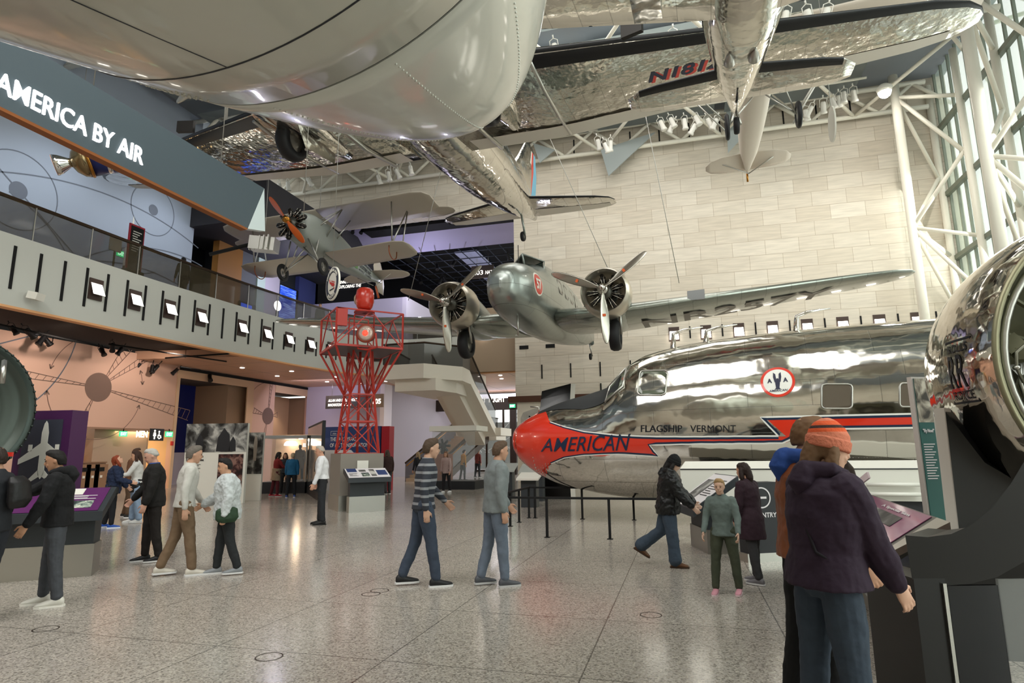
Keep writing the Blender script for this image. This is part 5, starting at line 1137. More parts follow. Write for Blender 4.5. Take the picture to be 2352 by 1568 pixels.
# ================================================================ railing round the nose
def post_px(px, py): p = atz(px, py, 0); return Vector((p.x, p.y, 0))
xl = atz(1123, 1226, 0).x*.5+atz(1222, 1190, 0).x*.5; yf = atz(1330, 1236, 0).y; yb = atz(1300, 1191, 0).y
rail_ = thing('barrier_rail', 'low black metal barrier rail around the airliner nose', 'barrier', (xl, yf, 0)); RH_ = .72
front = [post_px(px, 1232) for px in (1260, 1401, 1552)]; d_ = 1.17
pts = [Vector((xl, yf+d_*k*.78, 0)) for k in range(5)]+[Vector((xl+d_*k, yf, 0)) for k in range(1, 10)]+[Vector((xl+d_*k, yb, 0)) for k in range(1, 4)]
pts = [Vector((xl, yf, 0)), Vector((xl, yf+.75, 0)), Vector((xl, yf+1.5, 0)), Vector((xl, yf+2.25, 0)), Vector((xl, yb, 0))]+[Vector((front[0].x+d_*k, yf, 0)) for k in range(0, 4)]+[Vector((xl+.15, yb, 0)), Vector((xl+1.3, yb, 0)), Vector((xl+2.5, yb, 0))]
for p in pts: MB().beam(p, p+Vector((0, 0, RH_)), .045, .045).bb(p.x-.05, p.x+.05, p.y-.05, p.y+.05, 0, .01).build('post', M_black, rail_)
MB().beam((xl, yf, RH_), (xl, yb, RH_), .05, .04).build('top_bar', M_black, rail_)
MB().beam((xl, yf, RH_), (front[0].x+3*d_, yf, RH_), .05, .04).build('top_bar', M_black, rail_); MB().beam((xl, yb, RH_), (xl+2.6, yb, RH_), .05, .04).build('top_bar', M_black, rail_)
# ================================================================ AIRWAY BEACON TOWER
Dt = 17.9; c0 = CAMP+ray(820, 1040)*Dt; c0.z = 0; ph = math.radians(45)
def tw(x, y, z): return Vector((c0.x+x*math.cos(ph)-y*math.sin(ph), c0.y+x*math.sin(ph)+y*math.cos(ph), z))
pz = 1.6-.02
pl_ = thing('tower_plinth', 'grey plinth under the red beacon tower', 'plinth', c0)
zP = (CAMP+ray(820, 1041)*Dt).z
def rbox(mb, x0, x1, y0, y1, z0, z1, f=tw):
    v = [f(x, y, z) for x in (x0, x1) for y in (y0, y1) for z in (z0, z1)]; return mb.add(v, [(0, 1, 3, 2), (4, 6, 7, 5), (0, 4, 5, 1), (2, 3, 7, 6), (0, 2, 6, 4), (1, 5, 7, 3)])
rbox(MB(), -.62, .62, -.6, .6, .42, zP).build('plinth_body', mat('warm grey panel', '8b857c', .6), pl_, fix=True); rbox(MB(), -.64, .64, -.62, .62, 0, .42).build('steel_base', M_steel, pl_, fix=True)
rbox(MB(), -.16, .16, -.65, -.62, zP-.42, zP-.2).build('label_plate', M_white, pl_, fix=True)
twr = thing('beacon_tower', 'red lattice airway beacon tower standing on a grey plinth', 'beacon tower', tw(0, 0, zP))
M_tred = mat('tower red', 'b5352b', .4)
def zz(py): return (CAMP+ray(825, py)*Dt).z
zW, zD, zC, zM = zz(905), zz(800), zz(716), zz(968)
def sq(h, z, off=(0, 0)): return [tw(x*h+off[0], y*h+off[1], z) for x, y in ((-1, -1), (1, -1), (1, 1), (-1, 1))]
b0, bm_, b1, b2_ = sq(.5, zP), sq(.425, zM), sq(.35, zW), sq(.28, zD-.02)
lf = []
for k in range(4): MB().beam(b0[k], b1[k], .055).beam(b1[k], b2_[k], .05).build('leg', M_tred, twr)
m = MB()
for A_, B_ in ((b0, bm_), (bm_, b1), (b1, b2_)):
    for k in range(4): j = (k+1) % 4; MB().beam(A_[k], B_[j], .028).beam(A_[j], B_[k], .028).build('cross_brace', M_tred, twr)
for R4 in (b0, bm_, b1): MB().beam(R4[0], R4[1], .04).beam(R4[1], R4[2], .04).beam(R4[2], R4[3], .04).beam(R4[3], R4[0], .04).build('horizontal_frame', M_tred, twr)
PL, PT = sq(.98, zD), sq(.98, zC)
for k in range(4):
    j = (k+1) % 4; MB().beam(b1[k], PL[k], .045).build('outrigger', M_tred, twr); mid = (PL[k]+PL[j])/2; MB().beam(b1[k], mid, .04).beam(b1[j], mid, .04).build('outrigger', M_tred, twr)
    MB().beam(PL[k], PT[k], .045).build('cage_post', M_tred, twr); MB().beam(PT[k], PT[j], .04).build('cage_rail', M_tred, twr); MB().beam(PL[k], PL[j], .06).build('deck_edge', M_tred, twr)
    MB().beam(PL[j], (PT[k]+PT[j])/2, .03).beam(PL[k], (PT[k]+PT[j])/2, .03).build('cage_brace', M_tred, twr)
MB().prism([(-.96, -.96), (.96, -.96), (.96, .96), (-.96, .96)], tw(0, 0, zD-.02), tw(1, 0, 0)-tw(0, 0, 0), tw(0, 1, 0)-tw(0, 0, 0), (0, 0, .03)).build('deck', mat('deck plate', '6f6b66', .5, .3), twr, fix=True)
rbox(MB(), -.98, -.68, -1.0, -.86, zD+.55, zC+.02).build('control_box', M_tred, twr, fix=True)
LB = sq(.3, zC, (.0, .0)); MB().beam(sq(.3, zD)[0], LB[0], .03).beam(sq(.3, zD)[1], LB[1], .03).beam(sq(.3, zD)[2], LB[2], .03).beam(sq(.3, zD)[3], LB[3], .03).beam(LB[0], LB[1], .04).beam(LB[2], LB[3], .04).build('lamp_frame', M_tred, twr)
lc2 = CAMP+ray(838, 687)*Dt; r_l = .30
MB().lathe([(.0, -.33), (.16, -.32), (.22, -.26), (.265, -.1), (.27, .08), (.24, .26), (.18, .32), (0, .335)], lc2, 'Z', 28).build('beacon_head', mat('beacon red', 'c0301f', .25, coat=.5), twr)
MB().lathe([(.0, -.275), (.16, -.27), (.2, -.2)], lc2, 'X', 24).build('beacon_lens', mat('aged lens', 'a98f78', .15), twr)
MB().lathe([(.06, -.42), (.06, -.28), (.16, -.36), (.3, -.38), (.3, -.42)], lc2, 'Z', 20).build('beacon_pivot', M_tred, twr)
l3 = CAMP+ray(841, 766)*(Dt-.55); dd = (Vector((.25, -1, 0))).normalized(); QQ = Matrix.Translation(l3) @ dd.to_track_quat('Z', 'Y').to_matrix().to_4x4()
def lz(nm, prof, mt, n=28): m = MB(); m.M = QQ; m.lathe(prof, (0, 0, 0), 'Z', n); return m.build(nm, mt, twr)
lz('course_light_housing', [(0, -.5), (.14, -.48), (.2, -.2), (.24, .0), (.27, .02), (.27, .06), (.24, .06)], mat('rust red housing', '8a3a26', .4, .3)); lz('course_light_lens', [(.24, .05), (.15, .09), (0, .11)], mat('clear lens', 'd8c0b4', .05, spec=.9, metal=.3)); lz('course_light_bulb', [(0, .112), (.08, .112), (.05, .125), (0, .13)], mat('red glow', 'ff2a1c', .4, emit=4))
MB().tube([l3+Vector((.3, 0, 0)), l3+Vector((.3, .1, -.4)), l3+Vector((0, .1, -.45)), l3+Vector((-.3, .1, -.4)), l3+Vector((-.3, 0, 0))], .03, 6).build('course_light_yoke', M_tred, twr)
MB().tube([tw(0, 0, zP), tw(0, 0, zD)], .04, 8).build('conduit', M_tred, twr)
# ================================================================ READER RAILS AND PANELS
def frame_px(c, W_, Dp, z0, z1, yaw_, name, label, cat, top, body, base, items, lean=.0, foot=.42, parts_only=None):
    """slanted reading desk: c = centre of the front foot, yaw_ = facing direction (front normal angle)"""
    f = Vector((math.cos(yaw_), math.sin(yaw_), 0)); r = Vector((-f.y, f.x, 0)); c = Vector((c[0], c[1], 0)); t = thing(name, label, cat, c)
    P = lambda a, b, z: c+r*a-f*b+Vector((0, 0, z))
    def bx(a0, a1, b0, b1, za, zb): v = [P(a, b, z) for a in (a0, a1) for b in (b0, b1) for z in (za, zb)]; return MB().add(v, [(0, 1, 3, 2), (4, 6, 7, 5), (0, 4, 5, 1), (2, 3, 7, 6), (0, 2, 6, 4), (1, 5, 7, 3)])
    h = W_/2; bx(-h+.12, h-.12, .12, Dp-.1, foot, z0).build('body', body, t, fix=True); bx(-h+.1, h-.1, .1, Dp-.08, 0, foot).build('base', base, t, fix=True)
    v = [P(-h, -.12, z0-.12), P(h, -.12, z0-.12), P(h, Dp, z1-.12), P(-h, Dp, z1-.12), P(-h, -.12, z0), P(h, -.12, z0), P(h, Dp, z1), P(-h, Dp, z1)]
    MB().add(v, [(3, 2, 1, 0), (4, 5, 6, 7), (0, 1, 5, 4), (1, 2, 6, 5), (2, 3, 7, 6), (3, 0, 4, 7)]).build('top_tray', body, t, fix=True)
    o = P(-h, -.12, z0); u = (P(h, -.12, z0)-o).normalized(); vv = (P(-h, Dp, z1)-o).normalized(); L_ = (P(-h, Dp, z1)-o).length; n = u.cross(vv)
    if n.z < 0: n = -n
    sgn = 1 if u.cross(vv).z > 0 else -1
    def rect(nm, x0, x1, y0, y1, mt, g=.004, par=t): return MB().prism([(x0*W_, y0*L_), (x1*W_, y0*L_), (x1*W_, y1*L_), (x0*W_, y1*L_)], o+n*g, u, vv, n*.004).build(nm, mt, par, fix=True)
    tp = rect('graphic_top', .02, .98, .03, .97, top)
    for it in items:
        if it[0] == 'r': rect(it[1], *it[2:6], it[6], it[7] if len(it) > 7 else .009, tp)
        elif it[0] == 'l':
            m = MB()
            for k in range(it[5]): m.prism([(it[1]*W_, (it[3]-k*(it[3]-it[4])/it[5])*L_), ((it[2]-(.12 if k % 3 == 2 else .03*(k % 2)))*W_, (it[3]-k*(it[3]-it[4])/it[5])*L_), ((it[2]-(.12 if k % 3 == 2 else .03*(k % 2)))*W_, (it[3]-k*(it[3]-it[4])/it[5]+.018)*L_), (it[1]*W_, (it[3]-k*(it[3]-it[4])/it[5]+.018)*L_)], o+n*.011, u, vv, n*.002)
            m.build('text_lines', it[6], tp, fix=True)
        elif it[0] == 't': m = MB(); put_text(m, it[1], o+u*it[2]*W_+vv*it[3]*L_+n*.012, u, vv, it[4]*L_, it[5]*W_, .02, depth=.003); m.build('heading', it[6], tp)
    return t, P, o, u, vv, n, L_
M_desk = mat('desk slate', '33383c', .45); M_purp = mat('purple graphic', '5e2460', .35); M_lp = mat('light purple band', '9a5aa8', .4); M_txt = mat('printed white', 'e6e2e4', .5)
def photo_mat(name, c1, c2, c3, sc, seed=0):
    m = mat(name, c1, .5); nt = m.node_tree; b = nt.nodes['Principled BSDF']; N = nt.nodes.new; L = nt.links.new
    tc = N('ShaderNodeTexCoord'); mp = N('ShaderNodeMapping'); mp.inputs['Location'].default_value = (seed, seed*1.7, seed*.3); no = N('ShaderNodeTexNoise'); no.inputs['Scale'].default_value = sc; no.inputs['Detail'].default_value = 7; no.inputs['Distortion'].default_value = .6
    rp = N('ShaderNodeValToRGB'); rp.color_ramp.elements[0].position = .38; rp.color_ramp.elements[0].color = lin(c1); rp.color_ramp.elements[1].position = .62; rp.color_ramp.elements[1].color = lin(c3); e = rp.color_ramp.elements.new(.5); e.color = lin(c2)
    L(tc.outputs['Object'], mp.inputs[0]); L(mp.outputs[0], no.inputs[0]); L(no.outputs['Fac'], rp.inputs[0]); L(rp.outputs[0], b.inputs['Base Color']); return m
M_ph1 = photo_mat('street photo print', '2f3a3a', '7f8f86', 'd8dccb', 9, 2); M_ph2 = photo_mat('grey archive print', '1c1c1c', '6d6d6b', 'c9c8c2', 2.2, 5); M_ph3 = photo_mat('map print', '3e6b5d', '9fb9a8', 'e8e6da', 14, 1)
# purple desk at the left
pR, pL = atz(215, 1325, 0), atz(0, 1341, 0)
fv = Vector((pR.x-pL.x, pR.y-pL.y, 0)).normalized(); yw = math.atan2(-fv.x, fv.y)+0; yw = math.atan2(-fv.x*1.0, fv.y*1.0) if False else math.atan2(-fv.x, fv.y)
fn_ = Vector((fv.y, -fv.x, 0)); yw = math.atan2(fn_.y, fn_.x)
Wd = 3.4; cc = Vector((pR.x, pR.y, 0))-fv*(Wd/2-.05)
frame_px(cc, Wd, .62, .86, 1.14, yw, 'reading_desk', 'long purple slanted reading desk with yellow and photo graphics at the left edge', 'reading desk', M_purp, M_desk, M_steel,
         [('r', 'yellow_strip', .785, .835, .5, .95, mat('yellow graphic', 'cfc23a', .5)), ('r', 'round_seal', .85, .895, .68, .93, M_white), ('r', 'photo', .86, .95, .14, .42, M_ph1), ('r', 'side_photo', .77, .82, .04, .45, M_txt, .01), ('l', .86, .95, .62, .46, 5, M_txt), ('l', .3, .6, .85, .7, 4, M_txt), ('r', 'light_band', .2, .7, .05, .42, M_lp), ('l', .35, .65, .36, .12, 6, M_txt)])
# panel with plane icon behind it
q = CAMP+ray(98, 1040)*8.9; u2 = Vector((.93, .28, 0)).normalized()
def board(name, label, px0, px1, py0, py1, depth, ang, frame_m, face_m, th=.25, fr=.08, cat='exhibit board', z0=0):
    a, b_ = CAMP+ray(px0, (py0+py1)/2)*depth, None; n_ = Vector((math.sin(ang), -math.cos(ang), 0)); r = ray(px1, (py0+py1)/2); k = ((a-CAMP).dot(n_))/r.dot(n_); b_ = CAMP+r*k; u = Vector((b_.x-a.x, b_.y-a.y, 0)); W_ = u.length; u.normalize()
    zt = (CAMP+ray(px0, py0)*depth).z; t = thing(name, label, cat, (a.x, a.y, z0)); o = Vector((a.x, a.y, 0)); n = Vector((u.y, -u.x, 0))
    MB().prism([(0, z0), (W_, z0), (W_, zt), (0, zt)], o, u, (0, 0, 1), -n*th).build('frame', frame_m, t, fix=True)
    if face_m: MB().prism([(fr, z0+.3 if z0 == 0 else z0+fr), (W_-fr, z0+.3 if z0 == 0 else z0+fr), (W_-fr, zt-fr), (fr, zt-fr)], o+n*.012, u, (0, 0, 1), -n*.01).build('face', face_m, t, fix=True)
    return t, o, u, n, W_, zt
t, o, u, n, W_, zt = board('exhibit_board', 'tall purple-framed panel with a white aeroplane silhouette at the left', 30, 155, 943, 1150, 9.4, .12, mat('purple frame', '4a2350', .4), mat('slate graphic', '3a3d4a', .5), .3, .14)
m = MB(); cx_, cz_ = W_*.56, zt-.62; q = lambda pts: m.prism([(cx_+x, cz_+z) for x, z in pts], o+n*.016, u, (0, 0, 1), -n*.004)
q([(-.055, -.35), (-.06, .28), (-.03, .42), (.0, .46), (.03, .42), (.06, .28), (.055, -.35), (0, -.42)]); q([(-.06, .12), (-.42, -.12), (-.42, -.2), (-.06, -.06)]); q([(.06, .12), (.42, -.12), (.42, -.2), (.06, -.06)])
q([(-.05, -.28), (-.2, -.42), (-.2, -.48), (-.02, -.38)]); q([(.05, -.28), (.2, -.42), (.2, -.48), (.02, -.38)]); q([(-.27, .0), (-.2, .0), (-.2, .1), (-.27, .1)]); q([(.2, 0), (.27, 0), (.27, .1), (.2, .1)])
m.build('aeroplane_silhouette', M_white, t, fix=True)
m = MB(); m.prism([(.25, zt-1.55), (.55, zt-1.55), (.55, zt-1.25), (.25, zt-1.25)], o+n*.016, u, (0, 0, 1), -n*.004); m.build('small_label', M_lp, t, fix=True)
# archive photo wall
t, o, u, n, W_, zt = board('photo_wall', 'large black and white archive photo panel about the first scheduled airline', 425, 566, 973, 1090, 20.5, .18, M_white, None, .12)
MB().prism([(0, zt-.95), (W_, zt-.95), (W_, zt), (0, zt)], o+n*.012, u, (0, 0, 1), -n*.01).build('archive_photo', M_ph2, t, fix=True)
m = MB(); rr = random.Random(5)
for x, w_, h_ in ((.35, .3, .6), (1.1, .5, .78), (1.55, .25, .5)): m.prism([(x, zt-.93), (x+w_, zt-.93), (x+w_*.9, zt-.93+h_*.7), (x+w_*.5, zt-.93+h_), (x+w_*.1, zt-.93+h_*.6)], o+n*.016, u, (0, 0, 1), -n*.003)
m.build('photo_figures', M_dark, t, fix=True)
m = MB(); put_text(m, 'The World\'s First', o+u*.08+n*.015+Vector((0, 0, zt-1.12)), u, (0, 0, 1), .075, .6, .02); put_text(m, 'Scheduled Airline', o+u*.08+n*.015+Vector((0, 0, zt-1.24)), u, (0, 0, 1), .085, .62, .02)
for k in range(9): m.prism([(.08, zt-1.36-.04*k), (.6-.05*(k % 3), zt-1.36-.04*k), (.6-.05*(k % 3), zt-1.347-.04*k), (.08, zt-1.347-.04*k)], o+n*.016, u, (0, 0, 1), -n*.003)
m.build('text', M_ink, t, fix=True)
MB().prism([(W_-.95, .5), (W_-.08, .5), (W_-.08, zt-1.02), (W_-.95, zt-1.02)], o+n*.016, u, (0, 0, 1), -n*.003).build('screen_photo', photo_mat('dark red print', '1a1012', '4a2a28', '8d6a60', 5, 9), t, fix=True)
t, o, u, n, W_, zt = board('photo_wall', 'narrow grey archive photo panel of a man at a workbench', 567, 604, 993, 1066, 21.5, .18, M_white, None, .1)
MB().prism([(0, .9), (W_, .9), (W_, zt), (0, zt)], o+n*.012, u, (0, 0, 1), -n*.01).build('archive_photo', photo_mat('workbench print', '141414', '4f4f4d', 'a5a49e', 3, 7), t, fix=True)
MB().prism([(W_*.45, 1.35), (W_*.62, 1.35), (W_*.66, zt-.35), (W_*.6, zt-.12), (W_*.48, zt-.12), (W_*.42, zt-.4)], o+n*.016, u, (0, 0, 1), -n*.003).build('photo_figure', M_steel, t, fix=True)
# glass display room with mannequin
a = CAMP+ray(606, 1000)*25; b_ = CAMP+ray(706, 1000)*25; zt = a.z
t = thing('display_case', 'large glass display case with a grey top band beside the archive photos', 'display case', (a.x, a.y, 0)); uu = Vector((b_.x-a.x, b_.y-a.y, 0)); Wc = uu.length; uu.normalize(); nb = Vector((-uu.y, uu.x, 0)); a0 = Vector((a.x, a.y, 0))
MB().prism([(0, zt-.12), (Wc, zt-.12), (Wc, zt), (0, zt)], a0, uu, (0, 0, 1), nb*2.2).build('top_band', mat('pale grey metal', 'a9adae', .4, .5), t, fix=True)
MB().prism([(0, 0), (Wc, 0), (Wc, .45), (0, .45)], a0, uu, (0, 0, 1), nb*2.2).build('base', M_dark, t, fix=True)
for x in (0, Wc): MB().prism([(x-.03, .45), (x+.03, .45), (x+.03, zt-.12), (x-.03, zt-.12)], a0, uu, (0, 0, 1), nb*.06).build('corner_post', M_steel, t, fix=True)
MB().prism([(0, .45), (Wc, .45), (Wc, zt-.12), (0, zt-.12)], a0+nb*.02, uu, (0, 0, 1), nb*.01).build('glass_front', mat('case glass', 'dfe8ea', .03, alpha=.12), t, fix=True)
e = a0+uu*.75+nb*2.6; o_ = MB(); put_text(o_, 'ELEVATOR', e+Vector((0, 0, zt-.45)), uu, (0, 0, 1), .16, .85, .03); tag(o_.build('wall_lettering', MATS['lit white letters']), 'white lit ELEVATOR lettering seen through the glass display case', 'lettering')
o_ = MB().lathe([(0, -.02), (.3, 0), (.28, .1), (.2, .18), (0, .22)], e+uu*-.55+Vector((0, 0, zt-.38)), 'Z', 16).build('dome_lamp', M_lamp); tag(o_, 'half-round glowing lamp left of the ELEVATOR lettering', 'lamp')
w_ = MB().prism([(-.6, 0), (Wc+.8, 0), (Wc+.8, zt+.1), (-.6, zt+.1)], a0+nb*2.9, uu, (0, 0, 1), nb*.1); struct('wall_elevator', w_, mat('peach lit', 'd9b593', .7))
w_ = MB().prism([(.4, 0), (1.1, 0), (1.1, zt-.65), (.4, zt-.65)], a0+nb*2.88, uu, (0, 0, 1), nb*.02).build('door_elevator', mat('brass doors', 'a77d4d', .3, .8), None, fix=True); w_.name = 'door_1'; w_['kind'] = 'structure'
glow('case_glow', e+Vector((.5, -.9, 2.2)), 40, (1, .75, .5))
# slanted dark side case and the blue heading panel behind the tower
t, o, u, n, W_, zt = board('exhibit_board', 'dark glass side panel left of the blue air transportation panel', 705, 738, 980, 1120, 25.5, -.9, M_dark, mat('dark showcase glass', '4a5054', .08), .1, .08)
t, o, u, n, W_, zt = board('exhibit_board', 'blue wall panel headed THE EARLY YEARS OF AIR TRANSPORTATION behind the tower', 740, 872, 980, 1130, 26.5, .08, mat('navy panel', '2c4071', .5), None, .3)
MB().prism([(0, 0), (W_, 0), (W_, zt-1.12), (W_*.55, zt-1.12), (W_*.5, zt-1.0), (0, zt-1.0)], o+n*.012, u, (0, 0, 1), -n*.01).build('lower_field', M_txt, t, fix=True)
m = MB(); put_text(m, 'THE EARLY YEARS', o+u*.35+n*.012+Vector((0, 0, zt-.62)), u, (0, 0, 1), .17, 1.2, .01); put_text(m, 'OF AIR TRANSPORTATION', o+u*.35+n*.012+Vector((0, 0, zt-.88)), u, (0, 0, 1), .17, 1.78, .01); put_text(m, '1914 - 1927', o+u*.46+n*.012+Vector((0, 0, zt-.34)), u, (0, 0, 1), .08, .4, .01)
for (x0, x1, z0_, z1_) in ((.36, .96, .38, .37), (.36, .96, .2, .19), (.36, .37, .38, .2), (.95, .96, .38, .2)): m.prism([(x0, zt-z0_), (x1, zt-z0_), (x1, zt-z1_+.002), (x0, zt-z1_+.002)], o+n*.014, u, (0, 0, 1), -n*.004)
m.build('heading_text', M_txt, t, fix=True)
for k in range(3): o_ = MB().prism([(.35+.9*k, zt-1.3), (.95+.9*k, zt-1.3), (.95+.9*k, zt-1.1-.05*k-.05), (.35+.9*k, zt-1.1-.05*k-.05)], o+n*.016, u, (0, 0, 1), -n*.003) if False else None
t, o, u, n, W_, zt = board('exhibit_board', 'tall crimson panel edge right of the blue heading panel', 875, 893, 978, 1130, 26.0, .05, mat('crimson panel', 'a81424', .5), None, .5)
# white panel desk in front of the plinth
cw = tw(.0, -1.3, 0); frame_px(cw, 1.2, .45, .92, 1.16, math.radians(-90)+ph, 'reading_desk', 'white slanted reading desk with small photos in front of the tower plinth', 'reading desk', M_txt, M_desk, M_steel,
    [('r', 'blue_block', .05, .27, .6, .95, mat('navy panel', '2c4071', .5)), ('r', 'blue_block', .72, .95, .25, .75, MATS['navy panel']), ('r', 'photo', .32, .48, .62, .82, M_ph2), ('r', 'photo', .34, .52, .1, .5, M_ph1), ('r', 'beacon_drawing', .56, .68, .15, .85, M_ph2), ('l', .06, .26, .45, .12, 5, M_ink)], foot=.42)
# ================================================================ PEOPLE
def rdir(fwd, side):
    f, s = math.radians(fwd), math.radians(side); return Vector((math.sin(s), math.sin(f)*math.cos(s), -math.cos(f)*math.cos(s)))
def bake(mb, name, m, parent, vox, sm=3, noise=0, nscale=.1):
    me = bpy.data.meshes.new(name); me.from_pydata([tuple(v) for v in mb.v], [], mb.f); b = bmesh.new(); b.from_mesh(me); bmesh.ops.recalc_face_normals(b, faces=b.faces); b.to_mesh(me); b.free()
    o = bpy.data.objects.new(name, me); COL.objects.link(o)
    r = o.modifiers.new('r', 'REMESH'); r.mode = 'VOXEL'; r.voxel_size = vox; s = o.modifiers.new('s', 'SMOOTH'); s.factor = .5; s.iterations = sm
    if noise:
        tx = bpy.data.textures.get('folds') or bpy.data.textures.new('folds', 'CLOUDS'); tx.noise_scale = nscale; tx.noise_depth = 2; d = o.modifiers.new('d', 'DISPLACE'); d.texture = tx; d.strength = noise; d.mid_level = .5; d.texture_coords = 'LOCAL'
    dg = bpy.context.evaluated_depsgraph_get(); nm = bpy.data.meshes.new_from_object(o.evaluated_get(dg)); bpy.data.objects.remove(o); bpy.data.meshes.remove(me)
    nm.materials.clear(); [nm.materials.append(x) for x in (m if isinstance(m, list) else [m])]; nm.polygons.foreach_set('use_smooth', [True]*len(nm.polygons)); nm.name = name
    q = bpy.data.objects.new(name, nm); COL.objects.link(q); q.parent = parent; return q
def limb(mb, pts, rs, n=12):
    """rounded chain"""
    P = [Vector(p) for p in pts]; d0 = (P[0]-P[1]).normalized(); d1 = (P[-1]-P[-2]).normalized()
    mb.tube([P[0]+d0*rs[0]*.8, P[0]+d0*rs[0]*.45]+P+[P[-1]+d1*rs[-1]*.45, P[-1]+d1*rs[-1]*.8], [rs[0]*.35, rs[0]*.8]+list(rs)+[rs[-1]*.8, rs[-1]*.35], n)
def ell(mb, sec, lean=None, n=20):
    """torso stack: (centre, half-width, half-depth, side vector, forward vector)"""
    rings = [[c+u*(w*math.cos(t))+f*(d*math.sin(t)) for t in [2*math.pi*k/n for k in range(n)]] for c, w, d, u, f in sec]; mb.loft(rings)
def hand(mb, w, d, side, curl=35, spread=1, palm=None, s=1.0):
    """palm + five fingers from wrist w along d; side=+1 right hand; palm = direction the palm faces"""
    d = d.normalized(); pn = palm or Vector((-side, 0, 0)); pn = (pn-d*pn.dot(d)).normalized(); u = d.cross(pn)*1.0
    if u.dot(Vector((0, 1, 0))) < 0: u = -u      # thumb side points forward
    c = [w-d*.01*s, w+d*.03*s, w+d*.075*s, w+d*.095*s]
    ell(mb, [(p, a*s, b*s, u, pn) for p, a, b in zip(c, (.026, .036, .042, .036), (.019, .017, .015, .011))], n=12)
    for i, (o, L_) in enumerate(((.031, .072), (.0105, .08), (-.0105, .075), (-.031, .058))):
        p = w+d*.09*s+u*o*s; q = d; pts = [p]; 
        for j in range(3):
            a = math.radians(curl*(.55+.35*j)); q = (d*math.cos(a*(j+.7)/1.4)+pn*math.sin(a*(j+.7)/1.4)+u*o*1.2*spread).normalized(); p = p+q*L_*s*(.42, .32, .26)[j]; pts.append(p)
        limb(mb, pts, [r*s for r in (.0092, .0088, .0082, .0072)], 8)
    p = w+d*.025*s+u*.028*s; q = (u*.75+d*.65+pn*.25).normalized(); p2 = p+q*.038*s; q2 = (u*.2+d*.9+pn*.45).normalized(); p3 = p2+q2*.03*s; limb(mb, [p, p2, p3, p3+q2*.018*s], [r*s for r in (.013, .011, .0095, .008)], 8)
SKIN = {}
def skin(c='c99a80'): return mat('skin '+c, c, .5, var=.05, scale=6)
def cloth(c, name='cloth', rough=.85, sc=14, b=.25): return mat(f'{name} {c}', c, rough, bump=(b, .02), scale=sc, var=.10)
